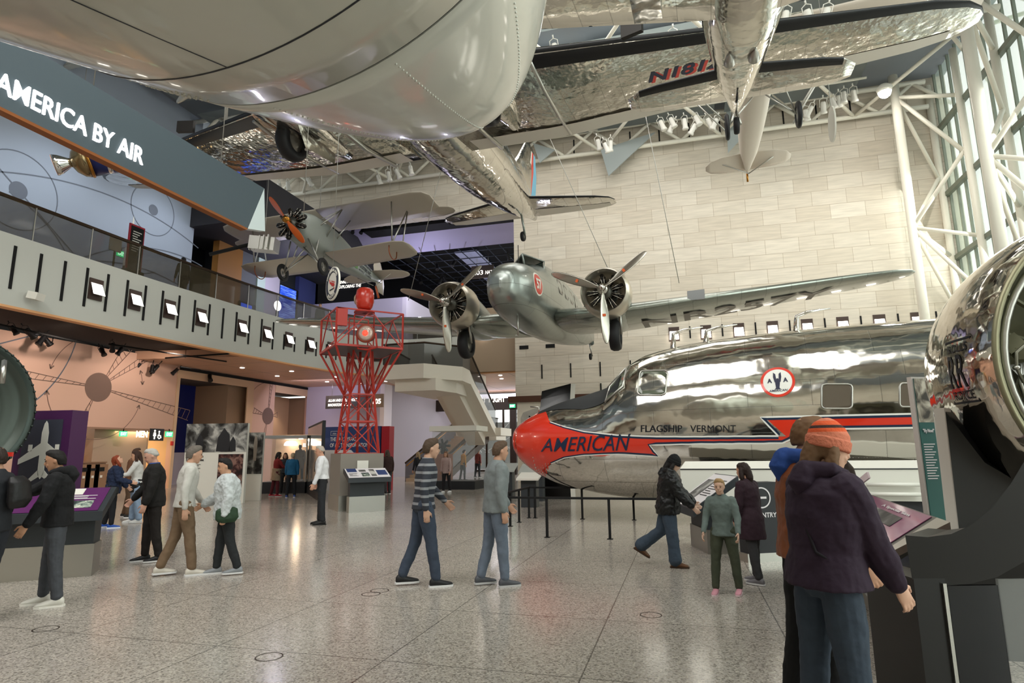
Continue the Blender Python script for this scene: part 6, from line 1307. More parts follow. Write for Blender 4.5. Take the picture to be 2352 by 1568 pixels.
def person(label, px, yf, yt, hd, outfit, pose=None, z=0, near=0, name='person', group=None, dist=None, cat='person'):
    P_ = dict(lean=4, twist=0, legs=((6, 2, 6), (-6, 2, 4)), arms=((-4, 9, 12), (4, 9, 12)), head=(0, 8), curl=35)
    P_.update(pose or {}); O = dict(skin='c99a80', hair='2a1c14', style='short', top='333333', hem=.86, thick=.0, pants='2c3038', leg=1.0, shoe='222222', sole='dddddd', hood=None, coat=None, sleeve=1, puffy=0)
    O.update(outfit)
    if dist: base = CAMP+ray(px, yf)*dist; base.z = z
    else: base = atz(px, yf, z)
    hz = Vector((base.x, base.y, 0)); r = ray(px, yt); k = hz.length/math.hypot(r.x, r.y); top_z = (CAMP+r*k).z
    Ht = (top_z-z) if yt else 1.7; sc = Ht/1.75/(1.02 if O['style'] != 'beanie' else 1.04)
    vd = hz.normalized(); a = math.atan2(vd.y, vd.x)+math.radians(hd); root = thing(name, label, cat, base, group=group)
    root.matrix_basis = Matrix.Translation(base) @ Matrix.Rotation(a-math.pi/2, 4, 'Z') @ Matrix.Scale(sc, 4)
    X, Y, Z = Vector((1, 0, 0)), Vector((0, 1, 0)), Vector((0, 0, 1)); vox = .0065 if near else .0105
    # legs (right = +x first)
    hips = [Vector((.09, 0, .0)), Vector((-.09, 0, .0))]; feet = []
    for hip, (fw, sd, kn), s in zip(hips, P_['legs'], (1, -1)):
        knee = hip+rdir(fw, sd*s)*.43; ank = knee+rdir(fw-kn, sd*s*.6)*.42; feet.append((hip, knee, ank, fw-kn, kn))
    hipz = .085-min(f[2].z for f in feet); mv = Vector((0, -(feet[0][2].y+feet[1][2].y)/2*(0 if P_.get('plant') else 1), hipz))
    feet = [(a_+mv, b_+mv, c_+mv, d_, e_) for a_, b_, c_, d_, e_ in feet]; pel = mv.copy()
    ln, tws = math.radians(P_['lean']), math.radians(P_['twist']); up = Vector((0, math.sin(ln), math.cos(ln))); fwv = Vector((0, math.cos(ln), -math.sin(ln)))
    tu = Vector((math.cos(tws), math.sin(tws), 0)); tf = Vector((-math.sin(tws), math.cos(tws), 0)); tf = (tf-up*tf.dot(up)).normalized()
    waist, chest, neck = pel+up*.14, pel+up*.34, pel+up*.53; hy, hp = math.radians(P_['head'][0]), math.radians(P_['head'][1])
    hf = Vector((-math.sin(tws+hy)*math.cos(hp), math.cos(tws+hy)*math.cos(hp), -math.sin(hp))); hu_ = Vector((math.cos(tws+hy), math.sin(tws+hy), 0)); hup = hu_.cross(hf).normalized()
    hc = neck+up*.085+hf*.025+hup*.055
    sh = [chest+up*.135+tu*.175*s for s in (1, -1)]; arms = []
    for p, (fw, sd, el), s in zip(sh, P_['arms'], (1, -1)):
        R3 = Matrix((tu, tf, Z)).transposed(); d1 = R3 @ rdir(fw, sd*s); d2 = R3 @ rdir(fw+el, sd*s*.35); e_ = p+d1*.285; w_ = e_+d2*.25; arms.append((p, e_, w_, d2))
    b = MB()   # one continuous body: head, neck, trunk, arms, hands, legs
    for (p, e_, w_, d2), s in zip(arms, (1, -1)):
        limb(b, [p, p.lerp(e_, .5), e_, e_.lerp(w_, .35), w_], [.045, .042, .036, .036, .024]); hand(b, w_, d2, s, P_['curl'], 1, s=1.0)
    for h, kn_, an, _, _ in feet: limb(b, [h, h.lerp(kn_, .4), kn_, kn_.lerp(an, .35), an], [.075, .07, .05, .052, .036]); 
    ell(b, [(pel-Z*.05, .10, .08, X, Y), (pel+Z*.03, .15, .1, X, Y), (waist, .125, .09, tu, tf), (chest, .155, .105, tu, tf), (chest+up*.12, .16, .09, tu, tf), (chest+up*.175, .07, .06, tu, tf)])
    limb(b, [chest+up*.14, neck+up*.04, hc-hup*.05], [.06, .054, .05])
    prof = [(-.118, .02, .022, .045), (-.108, .036, .04, .04), (-.085, .05, .055, .03), (-.05, .062, .075, .014), (-.01, .069, .088, .004), (.03, .073, .094, -.002), (.065, .069, .09, -.006), (.095, .052, .068, -.008), (.112, .025, .033, -.008), (.118, .006, .008, -.008)]
    ell(b, [(hc+hup*zz_+hf*off, w_, d_, hu_, hf) for zz_, w_, d_, off in prof], n=24)
    q = lambda x, y, z_: hc+hu_*x+hf*y+hup*z_
    limb(b, [q(0, .088, .012), q(0, .104, -.018), q(0, .1, -.027)], [.008, .011, .01], 8)
    for s in (1, -1): b.ball(q(.074*s, -.008, -.01), .022, 8, sq=(.45, .8, 1.2)); b.ball(q(.034*s, .078, .026), .014, 8, sq=(1.3, .7, .55)); b.ball(q(.03*s, .07, -.035), .02, 8)
    limb(b, [q(-.022, .086, -.052), q(0, .093, -.051), q(.022, .086, -.052)], [.006, .0085, .006], 8)
    body = bake(b, 'body', skin(O['skin']), root, vox if near else .009, 2)
    if not P_.get('noface'):
        m = MB()
        for s in (1, -1): m.ball(q(.032*s, .088, .012), .0075, 8, sq=(1.3, .8, .8))
        m.build('eyes', mat('eye dark', '1c1512', .2), body, world=False)
        m = MB()
        for s in (1, -1): m.tube([q(.016*s, .093, .032), q(.034*s, .092, .036), q(.05*s, .078, .03)], [.003, .0035, .002], 6)
        m.build('eyebrows', mat('hair '+O['hair'], O['hair'], .7), body, world=False)
    # hair
    hm_ = mat('hair '+O['hair'], O['hair'], .6, bump=(.5, .02), scale=24, stretch=(3, 3, .5)); h = MB(); st = O['style']
    if st in ('short', 'long', 'bob', 'pony', 'beanie', 'grey', 'messy'):
        g = .003 if st in ('grey',) else .006; low = {'grey': -.02}.get(st, -.06)
        hfT = (hf*math.cos(.22)+hup*math.sin(.22)) if st in ('short', 'grey', 'messy', 'pony') else hf; hs_ = hf; ell(h, [(q(0, -.045, low), .058, .05, hu_, hfT), (q(0, -.036, .0), .078, .074, hu_, hfT), (q(0, -.02, .045), .075+g, .086+g, hu_, hfT), (q(0, -.01, .078), .069+g, .086+g, hu_, hfT), (q(0, -.008, .105), .054+g, .074+g, hu_, hfT), (q(0, -.006, .122+g*.7), .03, .045, hu_, hfT)], n=20)
        if st in ('long', 'bob', 'beanie'):
            L_ = {'long': .3, 'bob': .17, 'beanie': .15}[st]
            for s in (1, -1): limb(h, [q(.06*s, -.01, .04), q(.078*s, -.01, -.03), q(.085*s, -.012, -.09), q(.08*s, -.02, -L_)], [.03, .034, .036, .022])
            limb(h, [q(0, -.07, .04), q(0, -.085, -.06), q(0, -.09, -L_*.7), q(0, -.085, -L_-.01)], [.055, .055, .052, .035])
        if st == 'pony': limb(h, [q(0, -.09, .04), q(0, -.13, 0), q(0, -.13, -.12)], [.03, .035, .018])
        bake(h, 'hair', hm_, body, .008, 3, .012, .03)
    if st == 'beanie':
        h = MB(); ell(h, [(q(0, -.01, .022), .09, .106, hu_, hf), (q(0, -.012, .05), .094, .11, hu_, hf), (q(0, -.013, .085), .09, .105, hu_, hf), (q(0, -.018, .125), .07, .08, hu_, hf), (q(0, -.024, .155), .035, .04, hu_, hf), (q(0, -.026, .165), .01, .01, hu_, hf)], n=28)
        hat = bake(h, 'beanie', O.get('hatmat') or cloth(O['hat'], 'knit', .9, 60, .5), root, .006, 2)
        h = MB(); ell(h, [(q(0, -.008, -.004), .094, .11, hu_, hf), (q(0, -.01, .005), .099, .116, hu_, hf), (q(0, -.011, .05), .1, .118, hu_, hf), (q(0, -.012, .06), .092, .108, hu_, hf)], n=28); bake(h, 'folded_brim', cloth(O.get('brim', O.get('hat', '222222')), 'knit', .9, 60, .5), hat, .006, 1)
    # trousers
    lw = O['leg']; m = MB()
    for h_, kn_, an, _, _ in feet: limb(m, [h_+Z*.02, h_.lerp(kn_, .35), kn_, kn_.lerp(an, .5), an+Z*.02], [.1, .098*(1+.4*(lw-1)), .072*lw, .068*lw, .058*lw*lw], 14)
    ell(m, [(pel-Z*.09, .1, .085, X, Y), (pel-Z*.03, .165, .12, X, Y), (pel+Z*.04, .155, .11, X, Y), (pel+Z*.07, .14, .1, X, Y)])
    bake(m, 'trousers', cloth(O['pants'], 'denim', .85, 20, .2), root, vox, 3, .022, .12)
    # top / jacket
    th = O['thick']; m = MB(); hz_ = O['hem']; e0 = pel+Z*(hz_-.93) if hz_ < .93 else pel+up*(hz_-.93); fl = O.get('flare', .0)
    sec = [(e0, .19+th*.6+fl, .138+th*.8+fl, X, Y)]
    if hz_ < .86: sec.append((pel-Z*.02, .192+th*.7+fl*.4, .138+th+fl*.4, X, Y))
    sec += [(waist, .152+th, .118+th, tu, tf), (chest-up*.04, .175+th, .132+th, tu, tf), (chest+up*.08, .19+th, .128+th*.8, tu, tf), (chest+up*.15, .165+th*.6, .1+th*.5, tu, tf), (chest+up*.195, .085+th*.4, .075+th*.3, tu, tf), (chest+up*.215, .07, .066, tu, tf)]
    ell(m, sec, n=28)
    for (p, e_, w_, d2), s in zip(arms, (1, -1)):
        t2 = th*.55; en = w_ if O['sleeve'] > .9 else e_; limb(m, [p-tu*.02*s-up*.01, p.lerp(e_, .45), e_, e_.lerp(w_, .5), w_-d2*.01] if O['sleeve'] > .9 else [p-tu*.02*s-up*.01, p.lerp(e_, .5), e_-(e_-p)*.2], ([.072+t2, .062+t2, .054+t2, .048+t2, .038+t2*.7] if O['sleeve'] > .9 else [.07, .062, .058]))
    tm = O.get('topmat') or cloth(O['top'], 'cloth', O.get('trough', .85)); jk = bake(m, O.get('topname', 'jacket'), tm, root, vox, 3, .02+.02*O['puffy'], .1 if not O['puffy'] else .06)
    if O['hood']:
        h = MB(); h.tube([neck+tu*.085+tf*.07-up*.0, neck+tu*.11-tf*.03+up*.02, neck-tf*.115+up*.0, neck-tu*.11-tf*.03+up*.02, neck-tu*.085+tf*.07], [.03, .045, .065, .045, .03], 12); limb(h, [neck-tf*.1+up*.01, neck-tf*.13-up*.06, neck-tf*.12-up*.12], [.07, .075, .04]); bake(h, 'hood', cloth(O['hood'], 'cloth'), jk, .009, 3, .012, .06)
    if O.get('collar'):
        h = MB(); h.tube([neck+(tu*math.cos(t)+tf*math.sin(t)*.95)*.07+up*.01 for t in [2*math.pi*k/16 for k in range(16)]], .02, 8, close=True); bake(h, 'collar', cloth(O['collar'], 'cloth'), jk, .008, 2)
    # shoes
    for i, (h_, kn_, an, fa, kn2) in enumerate(feet):
        f = Vector((0, 1, 0)); tip = 0
        lift = an.z-.085
        if lift > .03: f = Vector((0, math.cos(math.radians(min(60, kn2*.9))), -math.sin(math.radians(min(60, kn2*.9)))))
        n_ = X.cross(f); a0 = an-f*.055+n_*-.0; m = MB(); sz = O.get('shoesize', 1)
        ell(m, [(an-f*.075-n_*.045, .03, .035, X, n_), (an-f*.05-n_*.03, .04*sz, .052*sz, X, n_), (an+f*.0-n_*.03, .042*sz, .052*sz, X, n_), (an+f*.07-n_*.045, .045*sz, .036*sz, X, n_), (an+f*.13-n_*.053, .048*sz, .028*sz, X, n_), (an+f*.18-n_*.058, .038*sz, .02, X, n_), (an+f*.2-n_*.062, .02, .012, X, n_)], n=14)
        so = bake(m, 'shoe', cloth(O['shoe'], 'leather', .5, 8, .1), root, .008, 2)
        ol = [(.0, -.088), (.034, -.075), (.038, 0), (.046, .08), (.048, .14), (.03, .195), (0, .208), (-.03, .195), (-.048, .14), (-.046, .08), (-.038, 0), (-.034, -.075)]
        MB().prism([(x*sz, y) for x, y in ol], an-n_*.085, X, f, n_*.022).build('sole', mat('sole '+O['sole'], O['sole'], .6), so, world=False, fix=True)
    root['_h'] = 1; del root['_h']
    return dict(root=root, arms=arms, neck=neck, chest=chest, waist=waist, pel=pel, tu=tu, tf=tf, up=up, q=q, jacket=jk, body=body, feet=feet)
def bag(R, m, kind='back', side=1, name='bag', parent=None):
    c, tu, tf, up = R['chest'], R['tu'], R['tf'], R['up']; mb = MB()
    if kind == 'back': ell(mb, [(c-tf*.2-up*.2, .12, .05, tu, tf), (c-tf*.22-up*.12, .15, .09, tu, tf), (c-tf*.21+up*.06, .14, .08, tu, tf), (c-tf*.18+up*.13, .1, .04, tu, tf)])
    else: p = R['pel']+tu*.24*side; ell(mb, [(p-up*.16, .05, .11, tu, tf), (p-up*.1, .075, .16, tu, tf), (p+up*.03, .06, .15, tu, tf), (p+up*.06, .03, .1, tu, tf)])
    o = bake(mb, name, m, None, .012, 3, .01, .08); o.parent = R['root']; return o
def strap(R, side, m, name='strap', w=.012):
    c, tu, tf, up = R['chest'], R['tu'], R['tf'], R['up']; p = R['pel']
    pts = [p+tu*.2*side+tf*.02+up*.06, p+tu*.1*side+tf*.145+up*.12, c+tf*.15, c-tu*.12*side+tf*.12+up*.12, c-tu*.13*side+up*.19, c-tu*.11*side-tf*.1+up*.15, c-tf*.155, p+tu*.12*side-tf*.15+up*.14, p+tu*.2*side-tf*.02+up*.06]
    MB().tube(pts, w, 6).build(name, m, R['jacket'], world=False)
M_bk = cloth('121214', 'nylon', .5)
# --- left foreground
R = person('man in black hooded jacket, grey trousers and white trainers at the purple desk', 112, 1390, 1018, 82, dict(hair='120e0c', top='101114', hood='101114', thick=.025, pants='474a50', shoe='d9d6cc', sole='efece4', shoesize=1.15, skin='b98a6c'), dict(legs=((8, 3, 6), (-4, 3, 4)), arms=((62, 10, 22), (16, 12, 14)), head=(0, 14), lean=5), near=1)
R = person('person with a dark backpack cut off by the left edge of the picture', -34, 1425, 1010, 60, dict(top='23262b', pants='2b2e35'), dict(noface=1)); bag(R, M_bk, 'back', name='backpack')
# --- washroom group
R = person('red-haired woman in navy quilted jacket looking up, near the waste cabinet', 246, 1212, 1040, -95, dict(hair='8a3a1c', style='bob', top='1f2b47', puffy=1, thick=.04, pants='17181c', shoe='1f4fa8', sole='dfe6f2', hem=.8, skin='d8a78c'), dict(head=(0, -32), arms=((20, 8, 60), (10, 8, 40)))); bag(R, M_bk, 'side', 1, 'handbag'); strap(R, 1, M_bk)
R = person('woman in white jumper with long brown hair and pale jeans, facing the red-haired woman', 310, 1200, 1029, 85, dict(hair='3a2418', style='long', top='d9d8d4', pants='93a9c4', shoe='e8e8e6', hem=.95, leg=1.15, skin='d2a184', topname='jumper'), dict(arms=((30, 10, 60), (35, 10, 50)))); m = MB(); ell(m, [(R['pel']-Vector((0, 0, .2)), .2, .15, R['tu'], R['tf']), (R['pel'], .19, .15, R['tu'], R['tf']), (R['pel']+Vector((0, 0, .1)), .165, .13, R['tu'], R['tf'])]); bake(m, 'tied_jacket', M_bk, R['root'], .012, 3, .03, .08)
R = person('person in brown jacket standing behind the woman in the white jumper', 288, 1188, 1023, -110, dict(hair='4a3020', top='6a4630', pants='5c4634', skin='c99878'))
# --- centre left
R = person('grey-haired man in black jacket with blue collar and striped black trainers', 347, 1289, 1018, 95, dict(hair='b9b5ae', style='grey', top='191716', collar='2a4a8c', hood=None, thick=.03, pants='211c1a', shoe='1a1b1f', sole='e9e9e9', hem=.82, skin='d2a08a'), dict(head=(0, 22), arms=((12, 9, 30), (6, 9, 10))))
R = person('walking person in white shirt and tan trousers with light trainers', 402, 1322, 1010, -85, dict(hair='6a625a', top='c9c7c0', pants='76604a', shoe='cfc8bc', skin='c79a80', hem=.9, topname='shirt'), dict(legs=((12, 2, 5), (-9, 2, 12)), arms=((-12, 9, 16), (14, 9, 24)), head=(0, 10)))
R = person('black-haired person in white padded jacket with a green bag', 520, 1318, 1040, 88, dict(hair='14100e', style='messy', top='c4cacb', thick=.06, puffy=1, hem=.8, pants='26292b', shoe='8b8f93', skin='c99a7c'), dict(legs=((10, 2, 6), (-8, 2, 10)), arms=((22, 14, 40), (-10, 14, 20)), head=(10, 14))); bag(R, cloth('253d28', 'nylon', .7), 'side', -1, 'shoulder_bag')
# --- far group
R = person('woman in red jacket and beige coat, leftmost of three by the display case', 629, 1140, 1034, -70, dict(hair='1d1512', style='bob', top='7c2424', pants='5b1f28', shoe='c0283a', skin='b98868'), dict(arms=((30, 8, 50), (30, 8, 50)))); m = MB(); ell(m, [(R['pel']-Vector((0, 0, .32)), .22, .17, R['tu'], R['tf']), (R['pel']+Vector((0, 0, .15)), .17, .15, R['tu'], R['tf'])]); bake(m, 'coat_skirt', cloth('a08c74'), R['root'], .014, 3, .03, .08)
R = person('person in dark jacket, middle of the three by the display case', 652, 1134, 1036, 170, dict(hair='4a3222', style='bob', top='22262c', pants='1c1e22', skin='c99a80'))
R = person('person in bright blue jacket seen from behind by the display case', 667, 1142, 1036, -10, dict(hair='a39178', top='17587f', pants='191b20', shoe='2f4f9a', thick=.02, skin='c99a80'), dict(noface=1, legs=((4, 4, 2), (-3, 4, 2))))
R = person('man in white shirt with black lanyard and dark trousers standing in profile', 737, 1204, 1016, 85, dict(hair='b6ada2', style='grey', top='e6e7ea', pants='26282c', shoe='141414', sole='1a1a1a', hem=.98, thick=.015, skin='cf9c82', topname='shirt', leg=1.05), dict(arms=((6, 9, 12), (6, 9, 16)), legs=((3, 2, 2), (-2, 2, 2)), head=(0, 12)))
c, tu, tf, up = R['chest'], R['tu'], R['tf'], R['up']; MB().tube([R['neck']+tu*.07-tf*.0+up*.02, c+tu*.07+tf*.14+up*.08, c+tu*.02+tf*.165-up*.12, c-tu*.02+tf*.165-up*.12, c-tu*.07+tf*.14+up*.08, R['neck']-tu*.07+up*.02], .006, 6).build('lanyard', M_bk, R['jacket'], world=False)
# --- centre walkers
sm_ = mat('striped knit', '3b3e46', .85); nt = sm_.node_tree; bs = nt.nodes['Principled BSDF']; tc = nt.nodes.new('ShaderNodeTexCoord'); sx = nt.nodes.new('ShaderNodeSeparateXYZ'); mm_ = nt.nodes.new('ShaderNodeMath'); mm_.operation = 'PINGPONG'; mm_.inputs[1].default_value = .045; g_ = nt.nodes.new('ShaderNodeMath'); g_.operation = 'GREATER_THAN'; g_.inputs[1].default_value = .03; mx = nt.nodes.new('ShaderNodeMix'); mx.data_type = 'RGBA'; mx.inputs[6].default_value = lin('33363f'); mx.inputs[7].default_value = lin('8d8f93')
for a_, b_ in ((tc.outputs['Object'], sx.inputs[0]), (sx.outputs[2], mm_.inputs[0]), (mm_.outputs[0], g_.inputs[0]), (g_.outputs[0], mx.inputs[0]), (mx.outputs[2], bs.inputs['Base Color'])): nt.links.new(a_, b_)
R = person('striding man in dark grey striped jumper and blue jeans, centre of the floor', 962, 1346, 992, -80, dict(hair='4b3a2c', topmat=sm_, pants='3d4758', shoe='1c1c1e', sole='e8e8e8', hem=.88, topname='jumper', skin='caa088'), dict(legs=((11, 2, 3), (-9, 2, 12)), arms=((-16, 8, 22), (18, 8, 30)), lean=5))
R = person('walking person in grey jacket and pale jeans just right of the striped jumper', 1132, 1345, 1000, -70, dict(hair='5a4636', top='7f8687', pants='6b7686', shoe='54565c', sole='c9c9c9', thick=.02, skin='c99a80'), dict(legs=((7, 2, 3), (-6, 2, 8)), arms=((-10, 8, 20), (14, 8, 26))))
R = person('person in dark brown jacket facing the crimson panel', 890, 1134, 1029, 25, dict(hair='4a3a2e', style='bob', top='3a2522', pants='3c3a3c', thick=.02), dict(noface=1))
R = person('person in pinkish top and black leggings with white trainers, in front of the stairs', 1026, 1131, 1033, 150, dict(hair='7a5a44', style='bob', top='b59c98', pants='1e1c20', shoe='eeeeee', hem=.8))
R = person('fair-haired person in black coat left of the small glass display case', 962, 1124, 1034, 40, dict(hair='9a8260', style='long', top='1c1d20', pants='1b1b1f'), dict(noface=1))
R = person('dark-haired person in mustard yellow top by the far windows', 1062, 1103, 1030, -60, dict(hair='221612', style='short', top='b7812a', pants='33363c'))
R = person('person in pale red top farthest away by the far windows', 1096, 1096, 1030, -40, dict(hair='2e1f18', top='9c5552', pants='3a3c42'))
# --- right of centre
R = person('person in black padded jacket and black beanie, wide jeans and brown clogs', 1512, 1299, 1031, -92, dict(style='beanie', hat='0e0f11', brim='0e0f11', hair='151110', top='0c0d0f', trough=.45, puffy=1, thick=.06, hem=.8, hood='0c0d0f', pants='3b4857', leg=1.35, shoe='5c3a1f', sole='3a2818', shoesize=1.2, skin='d8b49e'), dict(legs=((6, 3, 2), (-18, 3, 34)), arms=((26, 8, 22), (30, 8, 24)), head=(0, 26), lean=8), near=0)
R = person('blond child in olive trousers and pink patterned clogs facing the camera', 1672, 1364, 1088, 170, dict(hair='a98a5e', top='6c7a76', pants='4a5040', shoe='d99aa8', sole='efd7dc', hem=.86, skin='dcb49c'), dict(legs=((4, 6, 4), (-4, 6, 4)), arms=((8, 12, 30), (10, 12, 30))), cat='child')
R = person('woman in dark maroon coat beside the blond child', 1742, 1340, 1052, 60, dict(hair='2a1a16', style='bob', top='33202a', hem=.62, flare=.03, thick=.02, pants='3a3a3c', shoe='77757a', skin='c99a80'), dict(noface=1))
R = person('person in dark brown coat beyond the woman in the orange beanie', 1962, 1262, 992, 100, dict(hair='6a4c34', top='35261c', hem=.7, thick=.03, pants='26241f', skin='c08f74'), dict(arms=((20, 8, 90), (10, 8, 60))), dist=7.1)
# --- foreground pair
R = person('man in brown leather jacket over a blue hood, behind the woman in the orange beanie', 1836, 1262, 931, -72, dict(hair='6b4c30', top='7f4420', trough=.4, hood='24468c', thick=.03, hem=.90, pants='0f1012', shoe='1a1a1a', leg=.95, skin='d9a88a'), dict(arms=((12, 8, 20), (10, 8, 20)), head=(-8, 12)), near=1, dist=3.75)
hm2 = mat('striped beanie knit', 'c8745a', .9, bump=(.5, .01), scale=60); nt = hm2.node_tree; bs = nt.nodes['Principled BSDF']; tc = nt.nodes.new('ShaderNodeTexCoord'); sx = nt.nodes.new('ShaderNodeSeparateXYZ'); rp = nt.nodes.new('ShaderNodeValToRGB'); rp.color_ramp.interpolation = 'CONSTANT'; mr = nt.nodes.new('ShaderNodeMapRange'); mr.inputs['From Min'].default_value = 1.60; mr.inputs['From Max'].default_value = 1.80
es = rp.color_ramp.elements; es[0].position = 0; es[0].color = lin('cf7a5f'); es[1].position = .42; es[1].color = lin('d4572c')
for p_, c_ in ((.52, '3a2622'), (.60, 'd4572c'), (.72, 'cf7a5f')): e = es.new(p_); e.color = lin(c_)
for a_, b_ in ((tc.outputs['Object'], sx.inputs[0]), (sx.outputs[2], mr.inputs['Value']), (mr.outputs[0], rp.inputs[0]), (rp.outputs[0], bs.inputs['Base Color'])): nt.links.new(a_, b_)
R = person('woman in dark purple jacket, orange striped beanie and blue jeans, large at the right', 1890, 1345, 933, -52, dict(style='beanie', hatmat=hm2, brim='cf7a5f', hair='6b4e34', top='2a1a2c', hood='2a1a2c', thick=.045, hem=.90, flare=.02, pants='36414f', leg=1.02, shoe='333333', skin='d8ab92'), dict(arms=((24, -3, 8), (8, 12, 12)), head=(-16, 14), lean=5, curl=25, legs=((3, 3, 3), (-3, 3, 3))), near=1, dist=3.15)
strap(R, 1, cloth('17121a'), 'cross_strap', .008)
# --- upstairs
person('dark figure leaning at the balcony rail upstairs, left of the ochre wall', 421, 648, 585, 30, dict(top='17181b', pants='17181b', hair='1a1412'), dict(noface=1), z=8.05, dist=26.3)
person('person in black jacket on the balcony above the red tower', 735, 735, 695, 170, dict(top='17181b', pants='1f2226', hair='2a1d16'), z=8.05, dist=34)
person('dark figure partly hidden behind the tower top on the balcony', 768, 742, 708, 30, dict(top='202430', pants='1f2226', hair='1a1412'), dict(noface=1), z=8.05, dist=35)
# mannequin in the case
mp_ = CAMP+ray(690, 1040)*26.3
R = person('black-headed mannequin in a brown leather flying coat behind the glass', 690, 1040, 1017, 170, dict(skin='0c0c0c', style='none', top='4a321c', trough=.45, hem=.55, flare=.03, pants='1a1a1a'), dict(noface=1), z=.45, dist=26.3, name='mannequin', cat='mannequin')
# ================================================================ BIG ENGINE COWLING AT THE RIGHT
Cc = CAMP+ray(2715, 818)*4.35; vw = (Cc-CAMP); vw.z = 0; vw.normalize(); rt_ = Vector((vw.y, -vw.x, 0)); al = math.radians(38)
nx = (-vw*math.cos(al)+rt_*math.sin(al)).normalized(); QM = Matrix.Translation(Cc) @ nx.to_track_quat('Z', 'Y').to_matrix().to_4x4() @ Matrix.Scale(1.08, 4)
V_ = thing('engine_cowling', 'huge polished jet engine cowling with open front and visible pipes at the right edge', 'jet engine', (Cc.x, Cc.y, 0))
def lq(nm, prof, mt, par=None, n=72): m = MB(); m.M = QM; m.lathe(prof, (0, 0, 0), 'Z', n, cap=False); return m.build(nm, mt, par or V_, fix=False)
M_cowl = mat('polished cowl', 'd9d2c6', .07, 1, bump=(.12, .3), scale=1.2)
cw_ = lq('outer_skin', [(.98, -1.3), (1.06, -1.1), (1.12, -.85), (1.155, -.6), (1.165, -.4), (1.155, -.2), (1.13, -.05), (1.11, 0)], M_cowl)
lq('rim', [(1.115, -.01), (1.12, .015), (1.08, .02), (1.075, -.06)], mat('olive rim', '8a866c', .4, .6))
M_oliv = mat('olive interior', '77775f', .5, .1, var=.2, scale=6)
lq('inner_wall', [(1.08, 0), (1.06, -.35), (.98, -.5), (.55, -.52)], M_oliv); lq('core_drum', [(.55, -.5), (.55, -.1), (.5, .05), (.35, .12), (.0, .14)], mat('core metal', '6d6a60', .35, .8))
rr = random.Random(11)
def PQ(r, a, t): return QM @ Vector((r*math.cos(a), r*math.sin(a), t))
for k in range(14):
    a0 = rr.uniform(1.6, 5.0); r0 = rr.uniform(.62, 1.0); L_ = rr.uniform(.5, 1.4); t0 = rr.uniform(-.34, -.05); pts = [PQ(r0+.05*math.sin(j*.9+k)+(.0 if j < 7 else .06), a0+L_*j/9, t0+.02*math.sin(j+k)) for j in range(10)]
    p = MB().tube(pts, rr.choice((.012, .016, .022, .03)), 8).build('pipe', [M_steel, mat('dull pipe', '8b8a7c', .45, .7), mat('black hose', '1c1c1a', .6)][k % 3], V_)
    for j in (2, 5, 8): MB().ball(pts[j], .03, 8, sq=(1, 1, .7)).build('clamp', M_steel, p)
for k in range(20):
    a = 2*math.pi*k/20; MB().beam(PQ(.56, a, -.42), PQ(1.05, a+.02, -.3), .035, .02).build('rib', M_oliv, V_)
for k in range(9):
    a = rr.uniform(2.0, 4.6); r = rr.uniform(.66, .98); MB().box(PQ(r, a, -.25), (.13, .1, .12), (rr.random(), rr.random(), a)).build('valve_box', [M_steel, M_dark, M_oliv][k % 3], V_)
m = MB(); m.M = QM; m.tube([(1.0*math.cos(a), 1.0*math.sin(a), -.08) for a in [2*math.pi*k/60 for k in range(60)]], .028, 8, close=True); m.build('manifold_ring', M_steel, V_)
prf = [(1.3, .98), (1.1, 1.06), (.85, 1.12), (.6, 1.155), (.4, 1.165), (.2, 1.155), (0, 1.12)]
def skin_pt(t, v, g=.004):
    r = interp([(a, b) for a, b in prf], t)[1]+g; aL = math.atan2(0, -1); d_left = QM.to_3x3().inverted() @ (-rt_); a0 = math.atan2(d_left.y, d_left.x); up_l = QM.to_3x3().inverted() @ Vector((0, 0, 1)); s_ = 1 if (math.cos(a0+math.pi/2)*up_l.x+math.sin(a0+math.pi/2)*up_l.y) > 0 else -1
    return PQ(r, a0+s_*v/r, -t)
def sk_text(txt, t0, v0, w, h, bold): m = MB(); letters_on(m, txt, lambda a, b: skin_pt(t0-a, v0+b), h, w, bold, 0, 1); return m
m = sk_text('ROLLS', .50, .13, .26, .065, .01); letters_on(m, 'RR', lambda a, b: skin_pt(.50-a, -.14+b), .25, .22, .0, 0, 1); letters_on(m, 'ROYCE', lambda a, b: skin_pt(.50-a, -.23+b), .065, .26, .01, 0, 1)
for (a0, a1, v0, v1) in ((.54, .20, .23, .215), (.54, .20, -.245, -.26), (.54, .53, .23, -.26), (.21, .20, .23, -.26)): grid(m, lambda u, w_: skin_pt(a0+(a1-a0)*u, v0+(v1-v0)*w_, .005), 10, 1)
m.build('maker_badge', M_ink, cw_, fix=True)
# cradle and stand
def pxd(px, py, d): return CAMP+ray(px, py)*d
def slab(nm, pts, d, th, mt, par, back=None): P0 = [pxd(x, y, d) for x, y in pts]; bk = (back or vw)*th; n = len(P0); return MB().add(P0+[p+bk for p in P0], [list(range(n)), list(range(n, 2*n))[::-1]]+[(i, (i+1) % n, n+(i+1) % n, n+i) for i in range(n)]).build(nm, mt, par, fix=True)
M_satin = mat('satin black', '131313', .32)
st2 = thing('engine_stand', 'black curved cradle and stand carrying the big engine cowling', 'stand', tuple(pxd(2200, 1568, 3.5)[:2])+(0,))
zf_ = lambda px, d: None
slab('cradle_arm', [(2079, 1229), (2130, 1233), (2185, 1226), (2235, 1203), (2280, 1165), (2322, 1110), (2352, 1060), (2440, 900), (2520, 1180), (2420, 1262), (2352, 1290), (2290, 1325), (2230, 1340), (2165, 1345), (2095, 1330)], 3.5, .45, M_satin, st2)
g0 = pxd(2082, 1300, 3.5); g1 = pxd(2165, 1300, 3.5)
